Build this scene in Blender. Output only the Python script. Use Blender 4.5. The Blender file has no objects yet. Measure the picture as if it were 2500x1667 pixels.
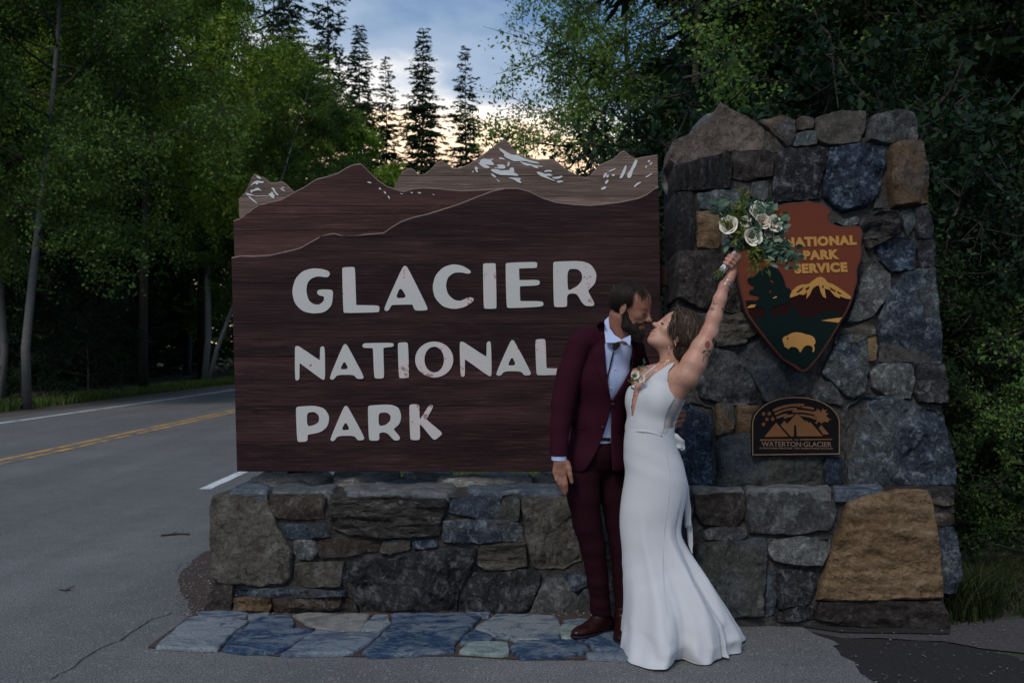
import bpy, bmesh, math, random
import numpy as np
from mathutils import Vector, Matrix, noise as mn, geometry as mgeo
from mathutils.bvhtree import BVHTree

scene = bpy.context.scene
R = math.radians

# ------------------------------------------------------------------ camera
F, CX, HY, CAMZ = 2232.0, 1250.0, 855.0, 1.5      # focal length, centre and horizon in photo pixels
cam_data = bpy.data.cameras.new("camera")
cam = bpy.data.objects.new("camera", cam_data)
scene.collection.objects.link(cam)
cam.location = (0, 0, CAMZ)
cam.rotation_euler = (R(90), 0, 0)
cam_data.sensor_width = 36.0
cam_data.lens = 36.0 * F / 2500.0
cam_data.shift_y = (HY - 833.5) / 2500.0
cam_data.clip_start = 0.05
cam_data.clip_end = 2000
cam_data.dof.use_dof = True
cam_data.dof.focus_distance = 5.0
cam_data.dof.aperture_fstop = 4.0
scene.camera = cam

# ------------------------------------------------------------------ exposure
scene.view_settings.view_transform = 'Standard'
scene.view_settings.look = 'None'
scene.view_settings.exposure = 0.05
scene.view_settings.gamma = 1.0
scene.view_settings.use_curve_mapping = False
try:
    scene.cycles.use_denoising = True
    scene.cycles.max_bounces = 6
    scene.cycles.diffuse_bounces = 3
    scene.cycles.glossy_bounces = 2
    scene.cycles.transmission_bounces = 4
    scene.cycles.transparent_max_bounces = 6
    scene.cycles.sample_clamp_indirect = 4.0
except Exception:
    pass

# ------------------------------------------------------------------ sky
SUN_EL, SUN_AZ = R(46), R(205)                    # soft key added high behind the camera to light the fronts; sunset is ahead
world = bpy.data.worlds.new("World")
scene.world = world
world.use_nodes = True
wt = world.node_tree
wt.nodes.clear()
def wn(t, **k):
    n = wt.nodes.new(t)
    for a, v in k.items():
        setattr(n, a, v)
    return n
def wmath(op, a, b=None, c=None, clamp=False):
    n = wn('ShaderNodeMath', operation=op, use_clamp=clamp)
    for i, v in enumerate((a, b, c)):
        if v is None: continue
        if isinstance(v, (int, float)): n.inputs[i].default_value = v
        else: wt.links.new(v, n.inputs[i])
    return n.outputs[0]
tc = wn('ShaderNodeTexCoord')
sep = wn('ShaderNodeSeparateXYZ'); wt.links.new(tc.outputs['Generated'], sep.inputs[0])
sx, sy, sz = sep.outputs
sky = wn('ShaderNodeTexSky', sky_type='NISHITA', sun_disc=False)
sky.sun_elevation = SUN_EL; sky.sun_rotation = SUN_AZ
# cloud layer: the direction is projected on a flat cloud deck
zc = wmath('ADD', wmath('MAXIMUM', sz, 0.0), 0.16)
cmb = wn('ShaderNodeCombineXYZ')
wt.links.new(wmath('DIVIDE', sx, zc), cmb.inputs[0])
wt.links.new(wmath('DIVIDE', sy, zc), cmb.inputs[1])
n1 = wn('ShaderNodeTexNoise'); n1.inputs['Scale'].default_value = 0.75; n1.inputs['Detail'].default_value = 7
n1.inputs['Roughness'].default_value = 0.52
mp = wn('ShaderNodeMapping'); mp.inputs['Location'].default_value = (3.6, 1.35, 0.7)
wt.links.new(cmb.outputs[0], mp.inputs[0]); wt.links.new(mp.outputs[0], n1.inputs['Vector'])
# glow of the hidden sunset, low on the horizon straight ahead
glow_dir = Vector((-0.02, 0.97, 0.10)).normalized()
dp = wn('ShaderNodeVectorMath', operation='DOT_PRODUCT'); wt.links.new(tc.outputs['Generated'], dp.inputs[0])
dp.inputs[1].default_value = glow_dir
glow = wmath('POWER', wmath('MAXIMUM', dp.outputs['Value'], 0.0), 7.0)
low = wmath('SUBTRACT', 1.0, wmath('DIVIDE', wmath('MAXIMUM', sz, 0.0), 0.475), clamp=True)
glow2 = wmath('MULTIPLY', glow, wmath('POWER', low, 1.0))
bright = wmath('ADD', n1.outputs['Fac'], wmath('MULTIPLY', glow2, 0.54))
ramp = wn('ShaderNodeValToRGB'); wt.links.new(bright, ramp.inputs[0])
cr = ramp.color_ramp; cr.interpolation = 'EASE'
cr.elements[0].position = 0.32; cr.elements[0].color = (0.09, 0.155, 0.25, 1)
cr.elements[1].position = 0.84; cr.elements[1].color = (2.2, 1.5, 1.0, 1)
for p, c in ((0.49, (0.19, 0.38, 0.70, 1)), (0.60, (0.60, 0.76, 1.0, 1)), (0.68, (1.8, 1.7, 1.6, 1)), (0.77, (2.6, 1.95, 1.30, 1))):
    e = cr.elements.new(p); e.color = c
bg_cloud = wn('ShaderNodeBackground'); wt.links.new(ramp.outputs[0], bg_cloud.inputs[0]); bg_cloud.inputs[1].default_value = 0.74
bg_sky = wn('ShaderNodeBackground'); wt.links.new(sky.outputs[0], bg_sky.inputs[0]); bg_sky.inputs[1].default_value = 0.05
mixw = wn('ShaderNodeMixShader'); mixw.inputs[0].default_value = 0.86
wt.links.new(bg_sky.outputs[0], mixw.inputs[1]); wt.links.new(bg_cloud.outputs[0], mixw.inputs[2])
wo = wn('ShaderNodeOutputWorld'); wt.links.new(mixw.outputs[0], wo.inputs[0])

front_key_data = bpy.data.lights.new("front_key", 'SUN')
front_key_data.energy = 1.5
front_key_data.angle = R(16)
front_key_data.color = (1.0, 0.93, 0.85)
front_key = bpy.data.objects.new("front_key", front_key_data)
scene.collection.objects.link(front_key)
# Nishita: rotation 0 is +Y, turning clockwise seen from above
sd = Vector((math.sin(SUN_AZ) * math.cos(SUN_EL), math.cos(SUN_AZ) * math.cos(SUN_EL), math.sin(SUN_EL)))
front_key.rotation_euler = (-sd).to_track_quat('-Z', 'Y').to_euler()

# ------------------------------------------------------------------ helpers: placing
def on_depth(x, y, Y):                 # photo pixel -> point at depth Y
    return Vector(((x - CX) / F * Y, Y, CAMZ - (y - HY) / F * Y))
def on_ground(x, y, z=0.0):            # photo pixel -> point on a level plane
    Y = (CAMZ - z) * F / (y - HY)
    return Vector(((x - CX) / F * Y, Y, z))
def on_batter(x, y, a, b):             # photo pixel -> point on the leaning plane Y = a + b Z
    t = (y - HY) / F
    Y = (a + b * CAMZ) / (1 + b * t)
    return Vector(((x - CX) / F * Y, Y, CAMZ - t * Y))
def crop(pts, ox, oy, s):
    return [(ox + u / s, oy + v / s) for u, v in pts]
D = 2500 / 2352.0
def d_(x, y): return (x * D, y * D)

# ------------------------------------------------------------------ helpers: objects
COL = scene.collection
def basis(o):
    return Matrix.LocRotScale(o.location, o.rotation_euler, o.scale)
def link(o, parent=None, keep=True):
    COL.objects.link(o)
    if parent is not None:
        o.parent = parent
        if keep and parent.parent is None and parent.type == 'EMPTY':
            o.matrix_parent_inverse = basis(parent).inverted()      # meshes are built in world coordinates
    return o
def tag(o, label=None, cat=None, group=None, kind=None):
    if label: o['label'] = label
    if cat: o['category'] = cat
    if group: o['group'] = group
    if kind: o['kind'] = kind
    return o
def empty(name, label, cat, loc=(0, 0, 0), rot=(0, 0, 0), group=None):
    o = bpy.data.objects.new(name, None)
    o.empty_display_size = 0.1
    o.location = loc; o.rotation_euler = rot
    COL.objects.link(o)
    return tag(o, label, cat, group)
def mesh_from(name, verts, faces, smooth=True, mats=(), fmat=None):
    me = bpy.data.meshes.new(name)
    me.from_pydata([tuple(v) for v in verts], [], faces)
    if smooth: me.shade_smooth()
    for m in mats: me.materials.append(m)
    if fmat is not None: me.polygons.foreach_set('material_index', fmat)
    me.update()
    return me
def quads_mesh(name, V, Q, mats=(), smooth=True):
    """fast mesh from numpy arrays V (n,3) and Q (m,k)"""
    me = bpy.data.meshes.new(name)
    V = np.ascontiguousarray(V, dtype=np.float32); Q = np.ascontiguousarray(Q, dtype=np.int32)
    k = Q.shape[1]
    me.vertices.add(len(V)); me.vertices.foreach_set('co', V.ravel())
    me.loops.add(Q.size); me.loops.foreach_set('vertex_index', Q.ravel())
    me.polygons.add(len(Q)); me.polygons.foreach_set('loop_start', np.arange(0, Q.size, k, dtype=np.int32))
    me.update(calc_edges=True)
    me.validate()
    if smooth: me.shade_smooth()
    for m in mats: me.materials.append(m)
    return me
def obj(name, me, parent=None, loc=None, rot=None):
    o = bpy.data.objects.new(name, me)
    if loc is not None: o.location = loc
    if rot is not None: o.rotation_euler = rot
    return link(o, parent)
def box_mesh(name, lo, hi, mat, bevel=0.0):
    bm = bmesh.new()
    bmesh.ops.create_cube(bm, size=1)
    lo, hi = Vector(lo), Vector(hi)
    for v in bm.verts:
        v.co = Vector([lo[i] + (v.co[i] + .5) * (hi[i] - lo[i]) for i in range(3)])
    if bevel > 0:
        bmesh.ops.bevel(bm, geom=bm.edges[:], offset=bevel, segments=2, affect='EDGES', profile=.5)
    me = bpy.data.meshes.new(name); bm.to_mesh(me); bm.free()
    me.materials.append(mat)
    return me
def tube(points, radii, n=8, cap=True):
    """verts, faces of a tube along points"""
    P = [Vector(p) for p in points]
    V, Fc = [], []
    prev = None
    for i, p in enumerate(P):
        t = (P[min(i + 1, len(P) - 1)] - P[max(i - 1, 0)]).normalized()
        if prev is None:
            a = t.orthogonal().normalized()
        else:
            a = (prev - t * prev.dot(t)).normalized()
        prev = a
        b = t.cross(a)
        r = radii[i] if hasattr(radii, '__len__') else radii
        for k in range(n):
            w = 2 * math.pi * k / n
            V.append(p + (a * math.cos(w) + b * math.sin(w)) * r)
    for i in range(len(P) - 1):
        for k in range(n):
            Fc.append((i * n + k, i * n + (k + 1) % n, (i + 1) * n + (k + 1) % n, (i + 1) * n + k))
    if cap:
        Fc.append(tuple(range(n))[::-1]); Fc.append(tuple((len(P) - 1) * n + k for k in range(n)))
    return V, Fc
def merge(parts):
    V, Fc = [], []
    for v, f in parts:
        o = len(V); V += list(v); Fc += [tuple(i + o for i in q) for q in f]
    return V, Fc
def catmull(pts, n=6, closed=False):
    P = [Vector(p) for p in pts]
    if closed: Q = [P[-1]] + P + [P[0], P[1]]
    else: Q = [P[0] * 2 - P[1]] + P + [P[-1] * 2 - P[-2]]
    out = []
    for i in range(1, len(Q) - 2):
        a, b, c, d = Q[i - 1:i + 3]
        for k in range(n):
            t = k / n
            out.append(0.5 * ((2 * b) + (c - a) * t + (2 * a - 5 * b + 4 * c - d) * t * t + (3 * b - a - 3 * c + d) * t ** 3))
    if not closed: out.append(P[-1])
    return out
def chaikin(pts, n=2, closed=True, w=.25):
    P = [Vector(p) for p in pts]
    for _ in range(n):
        Q = []
        m = len(P)
        for i in range(m if closed else m - 1):
            a, b = P[i], P[(i + 1) % m]
            Q += [a.lerp(b, w), a.lerp(b, 1 - w)]
        P = Q
    return P
def plate(name, loops, Y, thick, mat, bevel=0.0, parent=None, smooth=0, w=.25, mapper=None, mats=None):
    """flat plate from outlines (photo pixels), standing at depth Y, its face towards the viewer"""
    cu = bpy.data.curves.new(name, 'CURVE'); cu.dimensions = '2D'; cu.fill_mode = 'BOTH'
    cu.extrude = max(thick / 2 - bevel, 1e-4); cu.bevel_depth = bevel; cu.bevel_resolution = 1
    for lp in loops:
        q = [Vector(p) for p in lp]
        if smooth: q = chaikin(q, smooth, True, w)
        s = cu.splines.new('POLY'); s.points.add(len(q) - 1); s.use_cyclic_u = True
        for i, p in enumerate(q):
            w3 = (mapper or on_depth)(p[0], p[1], Y)
            s.points[i].co = (w3.x, w3.z, 0, 1)
    tmp = bpy.data.objects.new('tmp', cu)
    me = bpy.data.meshes.new_from_object(tmp)
    me.name = name
    bpy.data.objects.remove(tmp); bpy.data.curves.remove(cu)
    me.transform(Matrix.Rotation(R(90), 4, 'X'))
    me.transform(Matrix.Translation((0, Y + thick / 2, 0)))
    me.materials.clear(); me.materials.append(mat)
    return obj(name, me, parent)
def text_mesh(name, body, size, mat, loc, parent=None, ext=.002, offset=0.0, sx=1.0, space=1.0, align='CENTER', roll=0.0):
    cu = bpy.data.curves.new(name, 'FONT'); cu.body = body; cu.size = size
    cu.extrude = ext; cu.offset = offset; cu.align_x = align; cu.space_character = space
    tmp = bpy.data.objects.new('tmp', cu)
    me = bpy.data.meshes.new_from_object(tmp); me.name = name
    bpy.data.objects.remove(tmp); bpy.data.curves.remove(cu)
    me.transform(Matrix.Diagonal((sx, 1, 1, 1)))
    me.transform(Matrix.Rotation(roll, 4, 'Z'))
    me.transform(Matrix.Rotation(R(90), 4, 'X'))
    me.transform(Matrix.Translation(loc))
    me.materials.clear(); me.materials.append(mat)
    return obj(name, me, parent)

# ------------------------------------------------------------------ helpers: materials
class NT:
    def __init__(s, name):
        s.m = bpy.data.materials.new(name); s.m.use_nodes = True
        s.t = s.m.node_tree; s.t.nodes.clear()
        s.out = s.n('ShaderNodeOutputMaterial')
        s.b = s.n('ShaderNodeBsdfPrincipled'); s.l(s.b.outputs[0], s.out.inputs[0])
        s.tc = s.n('ShaderNodeTexCoord')
    def n(s, t, **k):
        n = s.t.nodes.new(t)
        for a, v in k.items(): setattr(n, a, v)
        return n
    def l(s, a, b): s.t.links.new(a, b)
    def setv(s, sock, v):
        if hasattr(v, 'is_linked') or isinstance(v, bpy.types.NodeSocket): s.l(v, sock)
        else: sock.default_value = v
    def math(s, op, a, b=0.0, clamp=False):
        n = s.n('ShaderNodeMath', operation=op, use_clamp=clamp)
        s.setv(n.inputs[0], a); s.setv(n.inputs[1], b)
        return n.outputs[0]
    def noise(s, scale=5, detail=4, rough=.55, vec=None, stretch=None, dist=0.0, space='Object', seed=0.0):
        v = vec if vec is not None else s.tc.outputs[space]
        if stretch or seed:
            m = s.n('ShaderNodeMapping'); s.l(v, m.inputs[0])
            m.inputs['Scale'].default_value = stretch or (1, 1, 1)
            m.inputs['Location'].default_value = (seed, seed * .7, seed * 1.3)
            v = m.outputs[0]
        n = s.n('ShaderNodeTexNoise'); s.l(v, n.inputs['Vector'])
        n.inputs['Scale'].default_value = scale; n.inputs['Detail'].default_value = detail
        n.inputs['Roughness'].default_value = rough; n.inputs['Distortion'].default_value = dist
        return n.outputs['Fac']
    def voronoi(s, scale=5, feature='F1', vec=None, out='Distance', stretch=None):
        v = vec if vec is not None else s.tc.outputs['Object']
        if stretch:
            m = s.n('ShaderNodeMapping'); s.l(v, m.inputs[0]); m.inputs['Scale'].default_value = stretch; v = m.outputs[0]
        n = s.n('ShaderNodeTexVoronoi', feature=feature); s.l(v, n.inputs['Vector']); n.inputs['Scale'].default_value = scale
        return n.outputs[out]
    def ramp(s, fac, stops, interp='LINEAR'):
        n = s.n('ShaderNodeValToRGB'); s.l(fac, n.inputs[0]); cr = n.color_ramp; cr.interpolation = interp
        while len(cr.elements) > 1: cr.elements.remove(cr.elements[0])
        first = True
        for p, c in stops:
            if isinstance(c, (int, float)): c = (c, c, c)
            if first: e = cr.elements[0]; e.position = p; first = False
            else: e = cr.elements.new(p)
            e.color = (*c[:3], 1)
        return n.outputs[0]
    def mix(s, fac, a, b, mode='MIX'):
        n = s.n('ShaderNodeMix', data_type='RGBA', blend_type=mode)
        s.setv(n.inputs[0], fac)
        for sock, v in ((n.inputs[6], a), (n.inputs[7], b)):
            if isinstance(v, (tuple, list)): sock.default_value = (*v[:3], 1)
            else: s.l(v, sock)
        return n.outputs[2]
    def color(s, c):
        if isinstance(c, (tuple, list)): s.b.inputs['Base Color'].default_value = (*c[:3], 1)
        else: s.l(c, s.b.inputs['Base Color'])
        return s
    def rough(s, v): s.setv(s.b.inputs['Roughness'], v); return s
    def bump(s, h, strength=.5, dist=.01):
        n = s.n('ShaderNodeBump'); s.l(h, n.inputs['Height'])
        n.inputs['Strength'].default_value = strength; n.inputs['Distance'].default_value = dist
        prev = s.b.inputs['Normal'].links
        if prev: s.l(prev[0].from_socket, n.inputs['Normal'])
        s.l(n.outputs[0], s.b.inputs['Normal']); return s
    def rnd(s):
        return s.n('ShaderNodeObjectInfo').outputs['Random']
    def island(s):
        return s.n('ShaderNodeNewGeometry').outputs['Random Per Island']

def simple(name, c, rough=.6, metal=0.0, var=.25, scale=20, bump=0.0, bdist=.002, spec=.22, sheen=0):
    m = NT(name)
    f = m.noise(scale, 4)
    m.color(m.mix(m.math('MULTIPLY', f, 1.0), tuple(x * (1 - var) for x in c), tuple(min(1, x * (1 + var)) for x in c)))
    m.rough(rough); m.b.inputs['Metallic'].default_value = metal
    m.b.inputs['Specular IOR Level'].default_value = spec
    if sheen: m.b.inputs['Sheen Weight'].default_value = sheen
    if bump: m.bump(m.noise(scale * 6, 3), bump, bdist)
    return m.m
# ================================================================== ground, road, paving
def sheet(name, pts, z, mat, kind='structure', parent=None):
    loops = [[Vector((p[0], p[1], 0)) for p in pts]]
    tris = mgeo.tessellate_polygon(loops)
    V = [(p[0], p[1], z) for p in pts]
    me = mesh_from(name, V, [tuple(t) for t in tris], smooth=False, mats=[mat])
    bm = bmesh.new(); bm.from_mesh(me)
    for f in bm.faces:
        if f.normal.z < 0: f.normal_flip()
    bm.to_mesh(me); bm.free()
    o = obj(name, me, parent)
    if kind: o['kind'] = kind
    return o
def wobble(pts, step=.12, amp=.03, seed=0, closed=True):
    out = []
    n = len(pts)
    for i in range(n if closed else n - 1):
        a, b = Vector(pts[i][:2]), Vector(pts[(i + 1) % n][:2])
        L = (b - a).length
        k = max(1, int(L / step)) if L < 30 else 1
        t = (b - a).normalized(); nn = Vector((-t.y, t.x))
        for j in range(k):
            p = a + (b - a) * j / k
            w = mn.noise(Vector((p.x * 4 + seed, p.y * 4, seed))) + .5 * mn.noise(Vector((p.x * 15, p.y * 15 + seed, 2)))
            out.append(p + nn * w * amp * (1 if k > 1 else 0))
    if not closed: out.append(Vector(pts[-1][:2]))
    return out

# --- forest floor
m = NT("forest_floor")
f1 = m.noise(1.2, 6); f2 = m.noise(30, 5); f3 = m.noise(160, 3)
c = m.mix(f1, (.030, .024, .017), (.060, .052, .036)); c = m.mix(m.ramp(f2, [(.45, 0), (.62, 1)]), c, (.035, .045, .018))
m.color(c).rough(.95).bump(f2, .6, .02).bump(f3, .5, .006)
FLOOR = m.m
sheet('ground', [(-400, -60), (400, -60), (400, 600), (-400, 600)], -.012, FLOOR)

# --- asphalt
m = NT("asphalt")
big = m.noise(.55, 5, .6); mid = m.noise(5, 6, .7); tracks = m.noise(1.1, 3, stretch=(1.0, .05, 1))
agg = m.noise(120, 6, .8); agg2 = m.voronoi(110, out='Color')
base = m.ramp(big, [(.3, (.200, .198, .196)), (.7, (.300, .296, .290))])
base = m.mix(m.math('MULTIPLY', m.ramp(tracks, [(.42, 0), (.6, 1)]), .45), base, (.150, .150, .152))
base = m.mix(m.ramp(mid, [(.35, .3), (.7, 0)]), base, (.085, .083, .082))
base = m.mix(m.ramp(agg, [(.43, .95), (.54, 0)]), base, (.028, .028, .030))
base = m.mix(m.ramp(agg2, [(.82, 0), (.93, .7)]), base, (.34, .32, .30))
dotn = m.voronoi(9, out='Distance')
base = m.mix(m.ramp(dotn, [(.02, .9), (.045, 0)]), base, (.02, .016, .012))
m.color(base).rough(.85).bump(agg, .55, .004).bump(mid, .25, .01)
m.b.inputs['Specular IOR Level'].default_value = .2
ASPH = m.m
edge_px = [(1900, 1518), (1951, 1526), (1989, 1546), (2033, 1562), (2048, 1572), (2036, 1576), (2053, 1600), (2084, 1615), (2104, 1643), (2137, 1667)]
edge = [on_ground(x, y) for x, y in edge_px]
inner = wobble([(e.x, e.y) for e in edge], .05, .015, 3, closed=False)
road_poly = [(-11.35, -30), (4.5, -30), (2.9, -2), (2.35, 2.6)] + [tuple(p) for p in reversed(inner)] + \
    [(1.0, 5.35), (-1.25, 5.7), (-1.4, 6.3), (-1.5, 8), (-1.9, 10), (-2.5, 13), (-2.9, 20), (-2.9, 45), (-.4, 60), (5.5, 80), (14, 100), (7, 104), (-2.5, 84), (-8.6, 62), (-11.35, 46)]
sheet('road', road_poly, 0.0, ASPH)

# --- worn line paint
def paint(name, c, wear):
    m = NT(name)
    a = m.noise(38, 5, .7); b = m.noise(2.6, 4, .6)
    f = m.math('ADD', m.math('MULTIPLY', a, .6), m.math('MULTIPLY', b, .55))
    m.color(m.mix(m.ramp(f, [(wear, 1), (wear + .07, 0)]), (.11, .115, .125), c)).rough(.75).bump(m.noise(210, 3, .7), .5, .003)
    return m.m
WHITEP = paint("white_line_paint", (.66, .68, .70), .62)
YELLP = paint("yellow_line_paint", (.62, .33, .06), .565)
def line(name, x, w, y0, y1, mat):
    pts = [(x - w / 2, y0), (x + w / 2, y0), (x + w / 2, y1), (x - w / 2, y1)]
    q = []
    n = 60
    for i in range(n + 1):
        y = y0 + (y1 - y0) * (i / n) ** 2
        q.append((x - w / 2 + .012 * mn.noise(Vector((y * 3, x, 0))), y))
    for i in range(n, -1, -1):
        y = y0 + (y1 - y0) * (i / n) ** 2
        q.append((x + w / 2 + .012 * mn.noise(Vector((y * 3, x, 5))), y))
    return sheet(name, q, .004, mat)
line('road_edge_line', -10.52, .13, 2, 46, WHITEP)
line('road_edge_line', -3.32, .13, 9.87, 46, WHITEP)
line('road_centre_line', -6.98, .11, 2, 46, YELLP)
line('road_centre_line', -6.74, .11, 2, 46, YELLP)

# --- gravelly shoulder and soil
def soil(name, c1, c2, peb=.0, wet=False):
    m = NT(name)
    a = m.noise(3, 5, .6); b = m.noise(45, 5, .65); v = m.voronoi(95, out='Color'); vd = m.voronoi(95)
    c = m.mix(a, c1, c2); c = m.mix(m.ramp(b, [(.4, .6), (.6, 0)]), c, tuple(x * .45 for x in c1))
    if peb: c = m.mix(m.ramp(v, [(1 - peb, 0), (1 - peb + .05, .8)]), c, (.22, .21, .20))
    m.color(c).rough(.6 if wet else .95).bump(b, .8, .012).bump(vd, .4, .004)
    return m.m
SHOULDER = soil("shoulder_gravel", (.085, .070, .062), (.13, .11, .10), .12)
REDDIRT = soil("reddish_dirt", (.050, .030, .024), (.085, .055, .045), .08)
DARKSOIL = soil("dark_wet_soil", (.010, .008, .008), (.022, .017, .016), .03)
PACKED = soil("packed_soil", (.055, .045, .045), (.085, .072, .072), .06)
sheet('road_shoulder', wobble([(-12.6, 2), (-11.32, 2), (-11.32, 60), (-12.6, 60)], .5, .12, 2), -.004, SHOULDER)
sheet('road_shoulder', wobble([(-2.98, 12.8), (-1.2, 6.3), (-.8, 6.3), (-1.2, 8.6), (-1.75, 11), (-2.4, 15), (-2.7, 40), (-2.98, 40)], .4, .08, 6), -.004, SHOULDER)
def gpoly(pts, amp=.012, step=.05, seed=0):
    return wobble([(on_ground(x, y).x, on_ground(x, y).y) for x, y in pts], step, amp, seed)
sheet('dirt_patch', gpoly([(436, 1420), (446, 1392), (470, 1368), (505, 1346), (560, 1335), (560, 1500), (500, 1506), (470, 1498), (462, 1470), (446, 1450)], .03), .004, REDDIRT)
sheet('bare_soil', gpoly([(1880, 1512), (2050, 1500), (2400, 1515), (2700, 1500), (2950, 1700), (2500, 1590), (2400, 1580), (2300, 1562), (2150, 1555), (2060, 1556), (1989, 1542)], .02, seed=4), -.003, PACKED)
sheet('bare_soil', gpoly([(1870, 1505), (2060, 1556), (2150, 1556), (2300, 1564), (2400, 1582), (2480, 1600), (2560, 1640), (2700, 1760), (2400, 1990), (2180, 1990), (2000, 1560)], .02, seed=7), -.006, DARKSOIL)
sheet('soil_strip', gpoly([(505, 1488), (900, 1490), (1400, 1500), (1760, 1505), (1960, 1520), (2320, 1536), (2320, 1548), (2060, 1544), (1890, 1522), (1700, 1500), (1400, 1512), (900, 1503), (505, 1502)], .01, seed=9), .0045, DARKSOIL)

# crack in the asphalt
ck = [on_ground(*p) for p in ((115, 1660), (170, 1632), (215, 1600), (268, 1572), (300, 1560), (345, 1528), (372, 1512), (420, 1494))]
ck = catmull(ck, 8)
L_, R_ = [], []
for i, p in enumerate(ck):
    t = (ck[min(i + 1, len(ck) - 1)] - ck[max(i - 1, 0)]).normalized(); nn = Vector((-t.y, t.x, 0))
    j = Vector((mn.noise(p * 9), mn.noise(p * 9 + Vector((5, 5, 5))), 0)) * .03
    w = .0022 + .004 * abs(mn.noise(p * 14)) * (1 if i < len(ck) * .7 else .5)
    L_.append(p + j + nn * w); R_.append(p + j - nn * w)
sheet('asphalt_crack', [(p.x, p.y) for p in L_ + R_[::-1]], .004, DARKSOIL)

# --- flagstones in front of the low wall
def slate(name, base, pale, patch, amount=.5, warm=None, scale=1.0, dark=.45):
    m = NT(name)
    sd_ = m.rnd()
    v = m.n('ShaderNodeVectorMath', operation='ADD'); m.l(m.tc.outputs['Object'], v.inputs[0])
    cb = m.n('ShaderNodeCombineXYZ')
    for k in range(3): m.l(m.math('MULTIPLY', sd_, 37.0 + k * 11), cb.inputs[k])
    m.l(cb.outputs[0], v.inputs[1]); vec = v.outputs[0]
    a = m.noise(5 * scale, 7, .62, vec=vec, dist=1.2, stretch=(1, 1.6, 1.6)); b = m.noise(26 * scale, 6, .62, vec=vec); cfin = m.noise(120, 4, .7, vec=vec)
    big = m.noise(2.2 * scale, 4, .5, vec=vec)
    col = m.mix(big, tuple(x * (1 - dark) for x in base), base)
    col = m.mix(m.ramp(a, [(.5 - amount * .12, 0), (.5 - amount * .12 + .10, .8)]), col, pale)
    col = m.mix(m.ramp(b, [(.5, 0), (.60, .65)]), col, patch)
    col = m.mix(m.ramp(m.noise(9, 8, .72, vec=vec, dist=2.0, stretch=(.6, 1.6, 1), seed=3), [(.53, 0), (.60, .7)]), col, pale)
    if warm: col = m.mix(m.ramp(m.noise(3.1 * scale, 5, .6, vec=vec, seed=5), [(.52, 0), (.64, .75)]), col, warm)
    col = m.mix(m.ramp(cfin, [(.38, .55), (.52, 0)]), col, tuple(x * .4 for x in base))
    m.color(col).rough(.7); m.b.inputs['Specular IOR Level'].default_value = .25
    m.bump(a, .5, .02).bump(b, .9, .014).bump(cfin, .8, .004)
    return m.m
FL_BLUE = slate("blue_flagstone", (.024, .055, .122), (.17, .20, .23), (.07, .115, .18), .25)
FL_PALE = slate("pale_flagstone", (.08, .12, .18), (.27, .29, .29), (.18, .21, .23), .9)
FL_TAN = slate("tan_flagstone", (.20, .19, .18), (.27, .26, .24), (.15, .15, .16), .6)
FL_TEAL = slate("green_flagstone", (.19, .25, .25), (.28, .33, .31), (.14, .19, .19), .6)
FL_GREY = slate("grey_blue_flagstone", (.09, .12, .17), (.21, .245, .28), (.11, .14, .18), .6)

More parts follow.
